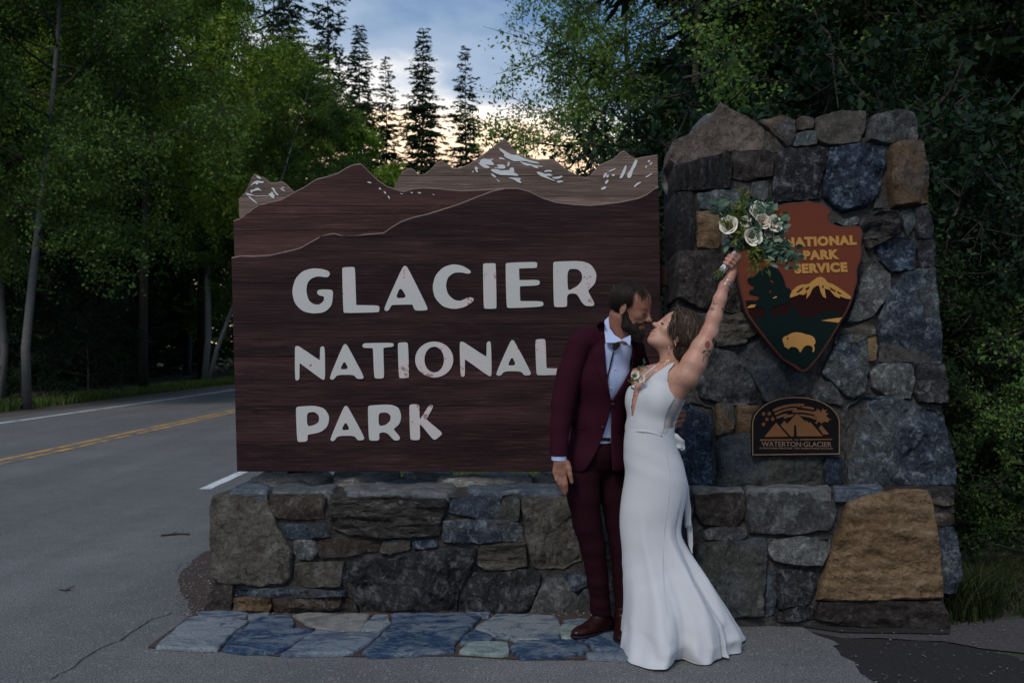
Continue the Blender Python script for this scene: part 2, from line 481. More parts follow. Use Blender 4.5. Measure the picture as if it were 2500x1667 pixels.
def rough_slab(name, pts3, normal, proud, depth, mat, parent, seed=0, step=.022, rough=.006, jitter=.006, edge_r=.35, rings=None, facets=0, aniso=None, grow=0.0):
    """a slab or stone: outline pts3 (in its plane), bulging by proud along normal, reaching depth behind"""
    n = Vector(normal).normalized()
    P = [Vector(p) for p in pts3]
    c0 = sum(P, Vector()) / len(P)
    # area centroid in plane
    t = n.orthogonal().normalized(); b = n.cross(t)
    q = [((p - c0).dot(t), (p - c0).dot(b)) for p in P]
    A = cx = cy = 0
    for i in range(len(q)):
        x0, y0 = q[i]; x1, y1 = q[(i + 1) % len(q)]
        w = x0 * y1 - x1 * y0; A += w; cx += (x0 + x1) * w; cy += (y0 + y1) * w
    if abs(A) > 1e-9: c = c0 + t * (cx / (3 * A)) + b * (cy / (3 * A))
    else: c = c0
    # resample outline
    out = []
    rs = Vector((seed * 3.7, seed * 1.9, seed * 5.1))
    for i in range(len(P)):
        a_, b_ = P[i], P[(i + 1) % len(P)]
        L = (b_ - a_).length; k = max(1, int(L / step))
        for j in range(k):
            p = a_.lerp(b_, j / k)
            out.append(p)
    # soften corners a little
    m_ = len(out)
    out = [out[i] * .8 + (out[i - 1] + out[(i + 1) % m_]) * .1 for i in range(m_)]
    gw = grow
    res = []
    for p in out:
        d = (p - c).normalized()
        res.append(p + d * (gw + mn.noise(p * 38 + rs) * jitter + mn.noise(p * 11 + rs) * jitter * 1.2))
    out = res
    size = max((p - c).length for p in out)
    rings = rings or [(1.0, -depth), (1.0, 0.35), (.988, .88), (.97, 1.0), (.94, 1.0), (.89, 1.0), (.82, 1.0), (.74, 1), (.65, 1), (.56, 1), (.47, 1), (.38, 1), (.29, 1), (.20, 1), (.10, 1)]
    rng = random.Random(seed)
    fac = []
    for _ in range(facets):
        an = rng.uniform(0, 6.28); sl = rng.uniform(.08, .30)
        fac.append((t * math.cos(an) + b * math.sin(an), sl, rng.uniform(.0, .45) * size))
    def face_h(w, e):
        hh = 0.0
        for fd, sl, off in fac:
            dd = (w - c).dot(fd) - off
            if dd > 0: hh -= dd * sl * e
        pp = w + rs
        if aniso: pp = Vector((pp.x * aniso[0], pp.y * aniso[1], pp.z * aniso[2]))
        rg = mn.noise(pp * 9 + Vector((4, 4, 4)))
        q = rg * 5; fq = q - math.floor(q)
        ter = (math.floor(q) + min(1, fq * 3)) / 5
        return hh + e * (mn.fractal(pp * 6, 1.0, 2.2, 3) * rough * 1.5 + (ter + .5) * rough * 2.0 + (1 - abs(mn.noise(pp * 21))) * rough * .9 + mn.noise(pp * 58) * rough * .45)
    edge_rings = [r_ for r_ in rings if r_[0] >= .93]
    bm = bmesh.new(); loops = []
    for k, (s, h) in enumerate(edge_rings):
        lp = []
        e = min(1.0, (1 - s) * 14)
        for p in out:
            w = c.lerp(p, s)
            lp.append(bm.verts.new(w + n * (h if k == 0 else proud * h + (face_h(w, e) if k > 1 else 0))))
        loops.append(lp)
    N = len(out)
    for a_, b_ in zip(loops[:-1], loops[1:]):
        for i in range(N): bm.faces.new((a_[i], a_[(i + 1) % N], b_[(i + 1) % N], b_[i]))
    inner = bm.faces.new(loops[-1])
    g = bmesh.ops.triangulate(bm, faces=[inner])['faces']
    s0 = edge_rings[-1][0]; lim = max(step * 1.5, size / 23)
    fs = set(g)
    for _ in range(7):
        es = {e for f in fs for e in f.edges if not (e.verts[0] in loops[-1] and e.verts[1] in loops[-1] and e.calc_length() < step * 2)}
        es = [e for e in es if e.calc_length() > lim and all(f in fs for f in e.link_faces)]
        if not es: break
        old = set(bm.faces) - fs
        bmesh.ops.subdivide_edges(bm, edges=es, cuts=1)
        fs = set(bm.faces) - old
        big = [f for f in fs if len(f.verts) > 3]
        if big: bmesh.ops.triangulate(bm, faces=big)
        fs = set(bm.faces) - old
    rim = set(); [rim.update(l) for l in loops]
    iv = {v for f in fs for v in f.verts} - rim
    for v in iv:
        w = v.co - n * ((v.co - c).dot(n))
        v.co = w + n * (proud + face_h(w, 1.0))
    bmesh.ops.beautify_fill(bm, faces=list(fs), edges=[e for e in {e for f in fs for e in f.edges} if e.verts[0] in iv or e.verts[1] in iv])
    bmesh.ops.recalc_face_normals(bm, faces=bm.faces)
    tot = sum((f.normal.dot(n) * f.calc_area() for f in bm.faces if abs(f.normal.dot(n)) > .5), 0.0)
    if tot < 0:
        for f in bm.faces: f.normal_flip()
    me = bpy.data.meshes.new(name); bm.to_mesh(me); bm.free()
    me.shade_smooth(); me.materials.append(mat)
    me.set_sharp_from_angle(angle=R(48))
    return obj(name, me, parent)

paving = empty('flagstone_paving', 'strip of blue and pale slate paving slabs at the foot of the low stone wall', 'paving', (-.7, 4.95, 0))
E4 = lambda *p: crop(p, 350, 1470, 2.94)
E5 = lambda *p: crop(p, 1100, 1470, 2.613)
flags = [
    (E4((440, 62), (620, 62), (752, 88), (720, 108), (560, 122), (400, 98)), FL_GREY),
    (E4((330, 118), (400, 106), (600, 128), (752, 138), (655, 210), (595, 270), (528, 338), (250, 330), (95, 322)), FL_PALE),
    (E4((765, 95), (895, 88), (880, 108), (765, 130)), FL_GREY),
    (E4((775, 148), (900, 98), (1050, 98), (1075, 150), (1060, 200), (1225, 195), (1100, 285), (970, 362), (700, 355), (572, 343), (680, 222)), FL_BLUE),
    (E4((1078, 98), (1150, 88), (1400, 93), (1615, 92), (1565, 198), (1400, 212), (1255, 190)), FL_TAN),
    (E4((1250, 205), (1400, 224), (1700, 220), (1600, 308), (1500, 368), (1200, 372), (1000, 377), (1120, 292)), FL_GREY),
    (E4((1665, 95), (1748, 98), (1765, 165), (1700, 208), (1565, 208)), FL_PALE),
    ([(959, 1500.6), (1030, 1498), (1172, 1500), (1172, 1508), (1110, 1568), (1108, 1590), (905, 1602), (888, 1592), (960, 1529)], FL_BLUE),
    (E5((120, 70), (235, 78), (240, 93), (195, 92)), FL_GREY),
    (E5((300, 80), (650, 93), (690, 130), (695, 160), (686, 238), (420, 242), (258, 208), (165, 170)), FL_PALE),
    (E5((152, 182), (250, 216), (268, 232), (235, 258), (60, 268), (95, 225)), FL_BLUE),
    (E5((132, 266), (355, 262), (362, 328), (330, 340), (62, 320)), FL_TEAL),
    (E5((422, 252), (780, 248), (852, 282), (865, 318), (700, 348), (450, 353), (388, 300)), FL_BLUE),
    (E5((714, 148), (798, 146), (796, 190), (778, 232), (708, 233)), FL_TEAL),
    (E5((722, 120), (878, 118), (868, 138), (800, 140)), FL_GREY),
    (E5((862, 252), (1000, 172), (1250, 175), (1280, 325), (930, 306)), FL_BLUE),
    (E5((872, 332), (1270, 336), (1270, 362), (882, 358)), FL_GREY),
    (E5((830, 178), (960, 150), (935, 200), (850, 238), (805, 236)), FL_BLUE),
]
bed = sheet('mortar_bed', gpoly(E4((28, 330), (320, 108), (440, 55), (800, 58)) + E5((0, 60), (1500, 62), (1500, 372), (1000, 372), (430, 368), (0, 345)) + E4((1600, 395), (1000, 392), (540, 352)), .008, .04), .0048, REDDIRT, kind=None, parent=paving)
for i, (poly, mt) in enumerate(flags):
    p3 = [on_ground(x, y, .012) for x, y in poly]
    rough_slab('flagstone', p3, (0, 0, 1), .007, .012, mt, paving, seed=i + 1, step=.025, rough=.002, jitter=.008, grow=.011,
               rings=[(1.0, -.010), (1.0, 0.0), (.99, .8), (.96, 1), (.85, 1), (.6, 1), (.3, 1)])

# --- small stones and twigs
def pebble_field(name, label, cat, pts, mat, seed=1):
    rng = random.Random(seed)
    V, Fc = [], []
    for (x, y, r) in pts:
        bmv = [(0, 0, .55)] + [(math.cos(a) * rng.uniform(.8, 1.2), math.sin(a) * rng.uniform(.8, 1.2), rng.uniform(-.1, .15)) for a in [k * 1.047 for k in range(6)]]
        o = len(V); sq = rng.uniform(.5, 1)
        V += [(x + r * v[0], y + r * sq * v[1], r * v[2] + .006) for v in bmv]
        Fc += [(o, o + 1 + k, o + 1 + (k + 1) % 6) for k in range(6)]
    me = mesh_from(name, V, Fc, False, [mat])
    o = obj(name, me)
    return tag(o, label, cat, kind='stuff')
m = NT("pebble")
m.color(m.ramp(m.island(), [(0, (.05, .045, .04)), (.6, (.12, .11, .10)), (.93, (.18, .175, .17)), (1, (.34, .33, .32))])).rough(.8)
PEB = m.m
rng = random.Random(5)
pts = []
for _ in range(420):
    g = on_ground(rng.uniform(1900, 2600), rng.uniform(1520, 1700)); pts.append((g.x, g.y, rng.choice((.002, .003, .004, .0065)) * rng.uniform(.7, 1.2)))
pebble_field('gravel', 'small pale pebbles scattered on the dark soil right of the bride', 'gravel', pts, PEB)
pts = []
for _ in range(500):
    g = on_ground(rng.uniform(430, 540), rng.uniform(1370, 1505)); pts.append((g.x, g.y, rng.uniform(.003, .009)))
for _ in range(420):
    g = on_ground(rng.uniform(520, 2100), rng.uniform(1489, 1506)); pts.append((g.x, g.y, rng.uniform(.004, .010)))
for _ in range(700):
    g = on_ground(rng.uniform(0, 1900), rng.uniform(1250, 1680)); pts.append((g.x, g.y, rng.uniform(.002, .006)))
pebble_field('gravel', 'tiny stones lying on the asphalt and along the foot of the low wall', 'gravel', pts, PEB, 2)
TWIG = simple("twig_bark", (.045, .032, .024), .9, bump=.4)
for (pxs, lab) in ((((393, 1309), (415, 1307), (440, 1305), (462, 1306)), 'thin dark twig lying alone on the asphalt left of the stone wall'),
                   (((146, 1441), (158, 1443), (172, 1442)), 'very short twig on the asphalt far left of the wall')):
    P = [on_ground(*p) + Vector((0, 0, .008)) for p in pxs]
    V, Fc = tube(catmull(P, 4), .008 if len(pxs) == 4 else .004, 6)
    V2, F2 = tube([P[1], P[1] + Vector((.05, .03, .02))], [.004, .002], 5)
    tag(obj('twig', mesh_from('twig', *merge([(V, Fc), (V2, F2)]), True, [TWIG])), lab, 'twig')

# --- grass
def blades(n, place, hmin, hmax, width, seed, lean=.5):
    rs = np.random.RandomState(seed)
    xy = place(rs, n)
    n = len(xy)
    h = rs.uniform(hmin, hmax, n); a = rs.uniform(0, 2 * np.pi, n); w = width * rs.uniform(.6, 1.3, n)
    bend = rs.uniform(.1, 1, n) * lean * h; az = rs.uniform(0, 2 * np.pi, n)
    bx, by = np.cos(az) * bend, np.sin(az) * bend
    px, py = np.cos(a) * w / 2, np.sin(a) * w / 2
    V = np.zeros((n, 7, 3), np.float32)
    for k, (t, ws) in enumerate(((0, 1), (.4, .85), (.75, .5))):
        V[:, 2 * k, 0] = xy[:, 0] + bx * t * t - px * ws; V[:, 2 * k, 1] = xy[:, 1] + by * t * t - py * ws
        V[:, 2 * k + 1, 0] = xy[:, 0] + bx * t * t + px * ws; V[:, 2 * k + 1, 1] = xy[:, 1] + by * t * t + py * ws
        V[:, 2 * k, 2] = V[:, 2 * k + 1, 2] = h * t * (1 - .12 * t)
    V[:, 6, 0] = xy[:, 0] + bx; V[:, 6, 1] = xy[:, 1] + by; V[:, 6, 2] = h * .85
    b = (np.arange(n) * 7)[:, None]
    T = np.concatenate([b + np.array(q) for q in ((0, 1, 3), (0, 3, 2), (2, 3, 5), (2, 5, 4), (4, 5, 6))], 0)
    return V.reshape(-1, 3), T
def leafmat(name, stops, trans=.25, rough=.55):
    m = NT(name)
    c = m.ramp(m.island(), stops)
    big = m.noise(.35, 3)
    c = m.mix(m.ramp(big, [(.4, .35), (.6, 0)]), c, m.mix(.6, c, (.01, .02, .01)))
    m.color(c).rough(rough); m.b.inputs['Specular IOR Level'].default_value = .12
    tr = m.n('ShaderNodeBsdfTranslucent'); m.l(c, tr.inputs[0])
    mx = m.n('ShaderNodeMixShader'); mx.inputs[0].default_value = trans
    m.l(m.b.outputs[0], mx.inputs[1]); m.l(tr.outputs[0], mx.inputs[2]); m.l(mx.outputs[0], m.out.inputs[0])
    return m.m
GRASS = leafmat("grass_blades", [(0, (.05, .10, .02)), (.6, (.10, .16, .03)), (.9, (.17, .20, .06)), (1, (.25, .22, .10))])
DGRASS = leafmat("shade_painted_grass", [(0, (.012, .022, .007)), (.6, (.028, .045, .011)), (.85, (.05, .06, .02)), (1, (.13, .10, .06))])  # darker grass copy, its shade put into the blade colour
def rect(x0, x1, y0, y1, dens=None):
    def f(rs, n):
        p = np.stack([rs.uniform(x0, x1, n), rs.uniform(y0, y1, n)], 1)
        return p
    return f
def grass(label, n, place, hmin, hmax, w, seed, mat, lean=.5):
    V, T = blades(n, place, hmin, hmax, w, seed, lean)
    return tag(obj('grass', quads_mesh('grass', V, T, [mat])), label, 'grass', kind='stuff')
def behind(rs, n):
    p = np.stack([rs.uniform(-2.6, 3, n), rs.uniform(6.6, 26, n)], 1)
    edge_x = np.interp(p[:, 1], [6, 8, 11, 15, 26], [-.8, -1.25, -1.75, -2.35, -2.6])
    return p[p[:, 0] > edge_x]
grass('bright short grass growing behind the low stone wall', 28000, behind, .05, .16, .010, 1, GRASS)
def verge(rs, n):
    y = rs.uniform(0, 1, n) ** .8 * 50 + 14
    x = -12.3 - np.abs(rs.normal(0, .8, n)) - .12 * rs.rand(n)
    return np.stack([x, y], 1)
grass('low grass along the far edge of the road under the trees', 26000, verge, .08, .34, .03, 2, GRASS)
def right_tuft(rs, n):
    p = []
    while len(p) < n:
        x = rs.uniform(2.25, 4.2); y = rs.uniform(5.0, 6.5)
        if y > 5.05 + .28 * mn.noise(Vector((x * 2, 0, 3))) + (x - 2.4) * .05 and not (x < 2.45 and y > 5.25): p.append((x, y))
    return np.array(p)
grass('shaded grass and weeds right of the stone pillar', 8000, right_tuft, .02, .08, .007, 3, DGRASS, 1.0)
def tuft2(rs, n):
    c = rs.randint(0, 4, n); cx_ = np.array([2.50, 2.64, 2.42, 2.78])[c]; cy_ = np.array([5.12, 5.2, 5.35, 5.4])[c]
    return np.stack([cx_ + rs.normal(0, .06, n), cy_ + rs.normal(0, .05, n)], 1)
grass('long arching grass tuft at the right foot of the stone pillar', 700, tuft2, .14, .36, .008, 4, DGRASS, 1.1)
# ================================================================== stone walls
def rock(name, base, alt, pale, scale=1.0, warm=None, pale_amt=.35, streak=None, seed=0.0, rough=.8, layers=0, dk=.66):
    """weathered rock: mottled base/alt, pale lichen, dark fissures"""
    m = NT(name)
    base = tuple(x * dk for x in base); alt = tuple(x * dk * 1.1 for x in alt)
    r = m.rnd()
    cb = m.n('ShaderNodeCombineXYZ')
    for k in range(3): m.l(m.math('MULTIPLY', r, 23.0 + k * 9), cb.inputs[k])
    v = m.n('ShaderNodeVectorMath', operation='ADD'); m.l(m.tc.outputs['Object'], v.inputs[0]); m.l(cb.outputs[0], v.inputs[1]); vec0 = v.outputs[0]
    # warped coordinates give broken, natural shapes
    wnz = m.n('ShaderNodeTexNoise'); m.l(vec0, wnz.inputs['Vector']); wnz.inputs['Scale'].default_value = 11; wnz.inputs['Detail'].default_value = 4
    wsc = m.n('ShaderNodeVectorMath', operation='SCALE'); m.l(wnz.outputs['Color'], wsc.inputs[0]); wsc.inputs['Scale'].default_value = .09
    wad = m.n('ShaderNodeVectorMath', operation='ADD'); m.l(vec0, wad.inputs[0]); m.l(wsc.outputs[0], wad.inputs[1]); vec = wad.outputs[0]
    st = streak or (1, 1, 1)
    a = m.noise(3.6 * scale, 6, .6, vec=vec, stretch=st)
    b = m.noise(17 * scale, 9, .74, vec=vec, stretch=st)
    c = m.noise(62, 8, .80, vec=vec, stretch=st)
    g = m.noise(210, 3, .7, vec=vec)
    fis = m.voronoi(6.5 * scale, 'DISTANCE_TO_EDGE', vec=vec, stretch=st)
    fis2 = m.voronoi(19 * scale, 'DISTANCE_TO_EDGE', vec=vec, stretch=st)
    col = m.mix(m.ramp(a, [(.40, 0), (.58, 1)]), base, alt)
    if warm: col = m.mix(m.ramp(m.noise(2.6, 5, .6, vec=vec, seed=9), [(.49, 0), (.57, .9)]), col, warm)
    col = m.mix(m.ramp(b, [(.52, 0), (.61, min(1, pale_amt * 2.5))]), col, pale)
    col = m.mix(m.ramp(c, [(.54, 0), (.64, min(1, pale_amt * 2.1))]), col, pale)
    col = m.mix(m.ramp(b, [(.34, .9), (.47, 0)]), col, tuple(x * .28 for x in base))
    col = m.mix(m.ramp(c, [(.38, .9), (.48, 0)]), col, tuple(x * .25 for x in base))
    col = m.mix(m.ramp(g, [(.36, .5), (.5, 0)]), col, tuple(x * .3 for x in base))
    col = m.mix(m.ramp(fis, [(.002, .45), (.010, 0)]), col, tuple(x * .22 for x in base))
    col = m.mix(m.math('MULTIPLY', r, .35), col, tuple(x * .6 for x in base))
    m.color(col).rough(m.ramp(b, [(.35, rough - .22), (.6, rough)]))
    m.b.inputs['Specular IOR Level'].default_value = .22
    m.bump(a, .6, .05).bump(b, .95, .026).bump(m.ramp(fis, [(0, 0), (.05, 1)]), .35, .010).bump(m.ramp(fis2, [(0, 0), (.08, 1)]), .18, .006).bump(c, .9, .010).bump(g, .5, .0025)
    if layers:
        m.bump(m.noise(5, 4, .5, vec=vec, stretch=(.25, .25, layers)), 1.0, .025)
    return m.m
K = {
 'tan':    rock("tan_grey_rock", (.135, .120, .098), (.185, .165, .135), (.24, .235, .22), pale_amt=.25),
 'peak':   rock("pinkish_tan_rock", (.190, .145, .115), (.26, .205, .165), (.26, .23, .21), pale_amt=.25),
 'grey':   rock("grey_rock", (.085, .088, .090), (.125, .128, .125), (.25, .26, .26), pale_amt=.35),
 'ggreen': rock("greenish_grey_rock", (.080, .088, .080), (.120, .120, .100), (.20, .205, .19), warm=(.09, .10, .12), pale_amt=.25),
 'pale':   rock("pale_grey_rock", (.155, .165, .165), (.215, .215, .205), (.36, .37, .36), pale_amt=.4),
 'dark':   rock("dark_rock", (.038, .039, .044), (.068, .066, .066), (.21, .21, .22), pale_amt=.36),
 'layer':  rock("layered_dark_rock", (.050, .046, .044), (.090, .078, .066), (.20, .19, .18), streak=(.35, .35, 2.6), pale_amt=.3, layers=9),
 'layert': rock("layered_tan_rock", (.120, .105, .085), (.175, .155, .125), (.27, .26, .23), streak=(.35, .35, 2.6), pale_amt=.35, layers=9),
 'blue':   rock("blue_slate_rock", (.045, .064, .094), (.080, .104, .140), (.24, .28, .32), pale_amt=.35, warm=(.09, .095, .09)),
 'deep':   rock("deep_blue_rock", (.018, .030, .056), (.042, .062, .100), (.19, .25, .32), pale_amt=.32),
 'black':  rock("blackish_rock", (.020, .021, .026), (.046, .044, .048), (.19, .19, .21), pale_amt=.34),
 'blackv': rock("streaked_black_rock", (.022, .021, .023), (.048, .043, .042), (.13, .125, .125), streak=(2.6, 2.6, .35), pale_amt=.3),
 'brown':  rock("brown_rock", (.085, .062, .050), (.135, .100, .075), (.21, .19, .17), pale_amt=.28),
 'dbrown': rock("dark_brown_rock", (.048, .038, .034), (.080, .062, .052), (.16, .15, .14), pale_amt=.25),
 'orange': rock("orange_sandstone", (.27, .165, .080), (.35, .230, .125), (.38, .29, .19), pale_amt=.2, streak=(.6, .6, 1.6)),
 'orangeb':rock("orange_and_blue_rock", (.20, .125, .065), (.28, .18, .10), (.26, .23, .19), pale_amt=.2, warm=(.060, .070, .085)),
 'teal':   rock("teal_rock", (.095, .125, .125), (.14, .175, .170), (.25, .28, .27), pale_amt=.35),
 'capg':   rock("grey_cap_rock", (.13, .135, .14), (.19, .195, .195), (.30, .31, .32), streak=(.5, 1.5, 1), pale_amt=.4, dk=1.05),  # both cap copies lightened in colour for the skylight on level tops
 'capb':   rock("blue_cap_rock", (.085, .11, .145), (.13, .155, .19), (.28, .31, .34), streak=(.5, 1.5, 1), pale_amt=.4, dk=1.05),
 'cap':    rock("pale_cap_rock", (.19, .18, .165), (.27, .255, .235), (.40, .385, .36), streak=(.4, 1, 2), pale_amt=.5, layers=10, dk=1.75),  # pale slabs, lifted further in colour to offset the board's shadow
}
MORTAR = rock("mortar", (.085, .076, .072), (.125, .112, .105), (.19, .18, .17), pale_amt=.2, rough=.95)

def core_mesh(name, outline, a, b, back, inset, mat, seed=0):
    """mortar core: front face on the leaning plane (set back by inset), grid-displaced, closed to depth back"""
    P = [on_batter(x, y, a + inset, b) for x, y in outline]
    loops = [[Vector((p.x, p.z, 0)) for p in P]]
    cu = bpy.data.curves.new('c', 'CURVE')
    bm = bmesh.new()
    vs = [bm.verts.new(p) for p in P]
    f = bm.faces.new(vs)
    bmesh.ops.triangulate(bm, faces=[f])
    bmesh.ops.subdivide_edges(bm, edges=bm.edges[:], cuts=2, use_grid_fill=True)
    for _ in range(4):
        long_e = [e for e in bm.edges if e.calc_length() > .06]
        if not long_e: break
        bmesh.ops.subdivide_edges(bm, edges=long_e, cuts=1)
        bmesh.ops.triangulate(bm, faces=[f for f in bm.faces if len(f.verts) > 4])
    for v in bm.verts:
        if not v.is_boundary:
            v.co.y += mn.fractal(v.co * 9, 1.0, 2.1, 3) * .008
    ext = bmesh.ops.extrude_edge_only(bm, edges=[e for e in bm.edges if e.is_boundary])
    for v in [g for g in ext['geom'] if isinstance(g, bmesh.types.BMVert)]:
        v.co.y = back
    bmesh.ops.contextual_create(bm, geom=[e for e in bm.edges if e.is_boundary])
    bmesh.ops.recalc_face_normals(bm, faces=bm.faces)
    me = bpy.data.meshes.new(name); bm.to_mesh(me); bm.free()
    bpy.data.curves.remove(cu)
    me.shade_smooth(); me.set_sharp_from_angle(angle=R(50)); me.materials.append(mat)
    return me

seedc = [100]
def stone(parent, poly, plane, kind, proud=.03, depth=.06, rough=.009, facets=2, aniso=None, step=.018, name='stone', jit=.009):
    seedc[0] += 1
    a, b = plane
    P = [on_batter(x, y, a, b) for x, y in poly]
    n = Vector((0, -1, b)).normalized()
    if kind in ('layer', 'layert'): aniso = aniso or (.5, .5, 3.2)
    if kind == 'blackv': aniso = (3, 3, .5)
    proud *= .72
    return rough_slab(name, P, n, proud, depth, K[kind], parent, seed=seedc[0], step=step, rough=rough, jitter=jit, facets=facets, aniso=aniso, grow=.009)

# ---------- low wall
LOW = (5.25, .05)
lowwall = empty('low_stone_wall', 'long low wall of rough mixed stones under the big wooden park sign', 'stone wall', (-.5, 5.6, 0))
obj('mortar', core_mesh('mortar', [(521, 1500), (521, 1215), (560, 1206), (1000, 1204), (1770, 1206), (1770, 1510)], LOW[0], LOW[1], 5.97, -.008, MORTAR), lowwall)
C3 = lambda *p: crop(p, 480, 1100, 2.352)
S = stone
def st(poly, kind, **k): return S(lowwall, poly, LOW, kind, **k)
st(C3((105, 262), (150, 255), (385, 255), (410, 285), (440, 360), (480, 460), (525, 525), (550, 570), (552, 650), (540, 720), (500, 755), (400, 760), (180, 757), (105, 725), (92, 690), (105, 620), (92, 520), (88, 330)), 'tan', proud=.05, depth=.5, rough=.006, facets=1)
st(C3((430, 268), (560, 262), (748, 268), (737, 385), (640, 382), (560, 385), (480, 380), (450, 370)), 'brown', proud=.035)
st(C3((482, 428), (530, 420), (620, 425), (740, 418), (760, 490), (640, 495), (520, 500), (492, 462)), 'blue', proud=.03)
st(C3((790, 268), (1000, 262), (1430, 272), (1442, 290), (1405, 400), (1397, 480), (1180, 487), (1000, 482), (880, 475), (800, 442), (773, 420)), 'layer', proud=.055, rough=.014)
st(C3((1450, 270), (1600, 265), (1738, 266), (1742, 300), (1737, 380), (1650, 387), (1590, 370), (1450, 348), (1438, 310)), 'blue', proud=.04, facets=4)
st(C3((1757, 255), (1842, 258), (1852, 300), (1847, 395), (1790, 404), (1745, 387), (1750, 300)), 'ggreen', proud=.04)
st(C3((1415, 398), (1600, 392), (1720, 395), (1862, 408), (1870, 517), (1720, 514), (1580, 520), (1420, 522)), 'blue', proud=.03)
st(C3((1868, 270), (2125, 272), (2155, 380), (2198, 560), (2208, 625), (2100, 662), (1985, 672), (1930, 655), (1910, 560), (1890, 420), (1868, 330)), 'tan', proud=.04, rough=.013)
st(C3((568, 520), (640, 512), (690, 520), (695, 590), (660, 622), (590, 612), (563, 580)), 'pale', proud=.035, facets=4)
st(C3((700, 520), (760, 505), (900, 510), (1063, 515), (1062, 570), (900, 587), (780, 602), (720, 617), (698, 580)), 'brown', proud=.03)
st(C3((1070, 515), (1130, 505), (1222, 510), (1227, 560), (1180, 572), (1100, 580), (1065, 572)), 'tan', proud=.035, facets=4)
st(C3((1243, 515), (1378, 505), (1382, 545), (1258, 550)), 'blue', proud=.02)
st(C3((578, 650), (640, 640), (852, 632), (837, 700), (827, 767), (700, 770), (600, 762), (573, 720)), 'tan', proud=.045)
st(C3((900, 632), (1100, 612), (1300, 577), (1450, 547), (1600, 555), (1612, 600), (1572, 680), (1522, 760), (1492, 860), (1482, 927), (1200, 927), (962, 932), (940, 880), (850, 762), (838, 680)), 'dark', proud=.06, rough=.020, facets=4)
st(C3((1632, 540), (1760, 535), (1882, 530), (1897, 600), (1892, 652), (1760, 674), (1660, 677), (1608, 642), (1623, 590)), 'layert', proud=.045, rough=.012)
st(C3((1602, 697), (1750, 690), (1900, 670), (1977, 702), (1957, 780), (1932, 860), (1872, 922), (1700, 927), (1540, 922), (1513, 870), (1562, 780)), 'dark', proud=.055, rough=.014, facets=3)
st(C3((2012, 735), (2080, 715), (2152, 762), (2187, 850), (2192, 942), (2050, 947), (1918, 922), (1950, 830)), 'pale', proud=.045, facets=4)
st(C3((2108, 710), (2200, 685), (2237, 722), (2237, 770), (2160, 795), (2122, 750)), 'blue', proud=.03)
st(C3((2180, 842), (2240, 792), (2300, 830), (2320, 950), (2228, 962), (2193, 900)), 'ggreen', proud=.035)
st(C3((98, 762), (212, 770), (206, 912), (58, 914), (78, 840)), 'dbrown', proud=.05, depth=.4)
st(C3((215, 790), (400, 785), (600, 785), (850, 797), (860, 824), (600, 828), (218, 826)), 'blue', proud=.055, rough=.012)
st(C3((225, 837), (442, 834), (432, 910), (400, 927), (300, 917), (223, 914)), 'orangeb', proud=.05, rough=.014, aniso=(.5, .5, 3))
st(C3((450, 837), (832, 834), (837, 900), (700, 927), (468, 922)), 'brown', proud=.045, rough=.014, aniso=(.5, .5, 3))
st(C3((842, 842), (905, 852), (935, 925), (848, 917)), 'dbrown', proud=.03)
st(C3((2140, 285), (2260, 270), (2480, 272), (2475, 600), (2262, 640), (2222, 560)), 'ggreen', proud=.03)
st(C3((2262, 690), (2500, 665), (2500, 950), (2332, 955), (2290, 800)), 'grey', proud=.035)
st(C3((2490, 275), (2750, 275), (2760, 600), (2500, 640)), 'dark', proud=.03)
st(C3((2520, 665), (2760, 640), (2780, 965), (2515, 955)), 'ggreen', proud=.03)
st(C3((2765, 275), (3020, 275), (3020, 960), (2790, 960)), 'dark', proud=.03)
# capping slabs on the top of the low wall
def cap(poly, kind, z, th, parent=lowwall, rough=.008):
    seedc[0] += 1
    P = [on_ground(x, y, z) for x, y in poly]
    return rough_slab('cap_stone', P, (0, 0, 1), .006, th, K[kind], parent, seed=seedc[0], step=.04, rough=rough, jitter=.012,
                      rings=[(1.0, -th), (1.0, 0), (.985, .7), (.93, 1), (.8, 1), (.6, 1), (.4, 1), (.2, 1)])
Zc = .672
cap(C3((185, 243), (280, 207), (400, 195), (438, 225), (410, 251), (300, 251), (190, 251)), 'capb', Zc, .05)
cap(C3((425, 218), (530, 192), (808, 200), (818, 225), (790, 251), (620, 251), (430, 251)), 'capg', Zc - .004, .05)
cap(C3((832, 198), (1000, 186), (1430, 190), (1520, 225), (1440, 251), (1000, 251), (855, 251)), 'capg', Zc, .05)
cap(C3((1540, 202), (1800, 190), (2080, 198), (2115, 251), (1860, 251), (1560, 251)), 'capb', Zc - .003, .05)
cap(C3((2095, 198), (2500, 192), (2980, 192), (2980, 251), (2130, 251)), 'capg', Zc, .05)
Zb = .70
cap(C3((300, 172), (400, 140), (520, 128), (640, 126), (760, 135), (800, 155), (700, 172), (400, 178)), 'cap', Zb, .06, rough=.016)
cap(C3((775, 150), (850, 135), (1000, 126), (1175, 130), (1150, 150), (1050, 160), (900, 178), (790, 170)), 'cap', Zb + .006, .06, rough=.016)
cap(C3((1180, 140), (1300, 135), (1470, 138), (1478, 155), (1200, 160)), 'cap', Zb, .06, rough=.012)
cap(C3((1370, 168), (1640, 150), (1915, 145), (1940, 172), (1440, 182)), 'cap', Zb + .004, .06, rough=.01)
cap(C3((1950, 140), (2060, 130), (2400, 135), (2400, 172), (1960, 176)), 'cap', Zb, .06, rough=.014)
cap(C3((2410, 135), (2900, 135), (2900, 175), (2410, 175)), 'cap', Zb, .06, rough=.014)

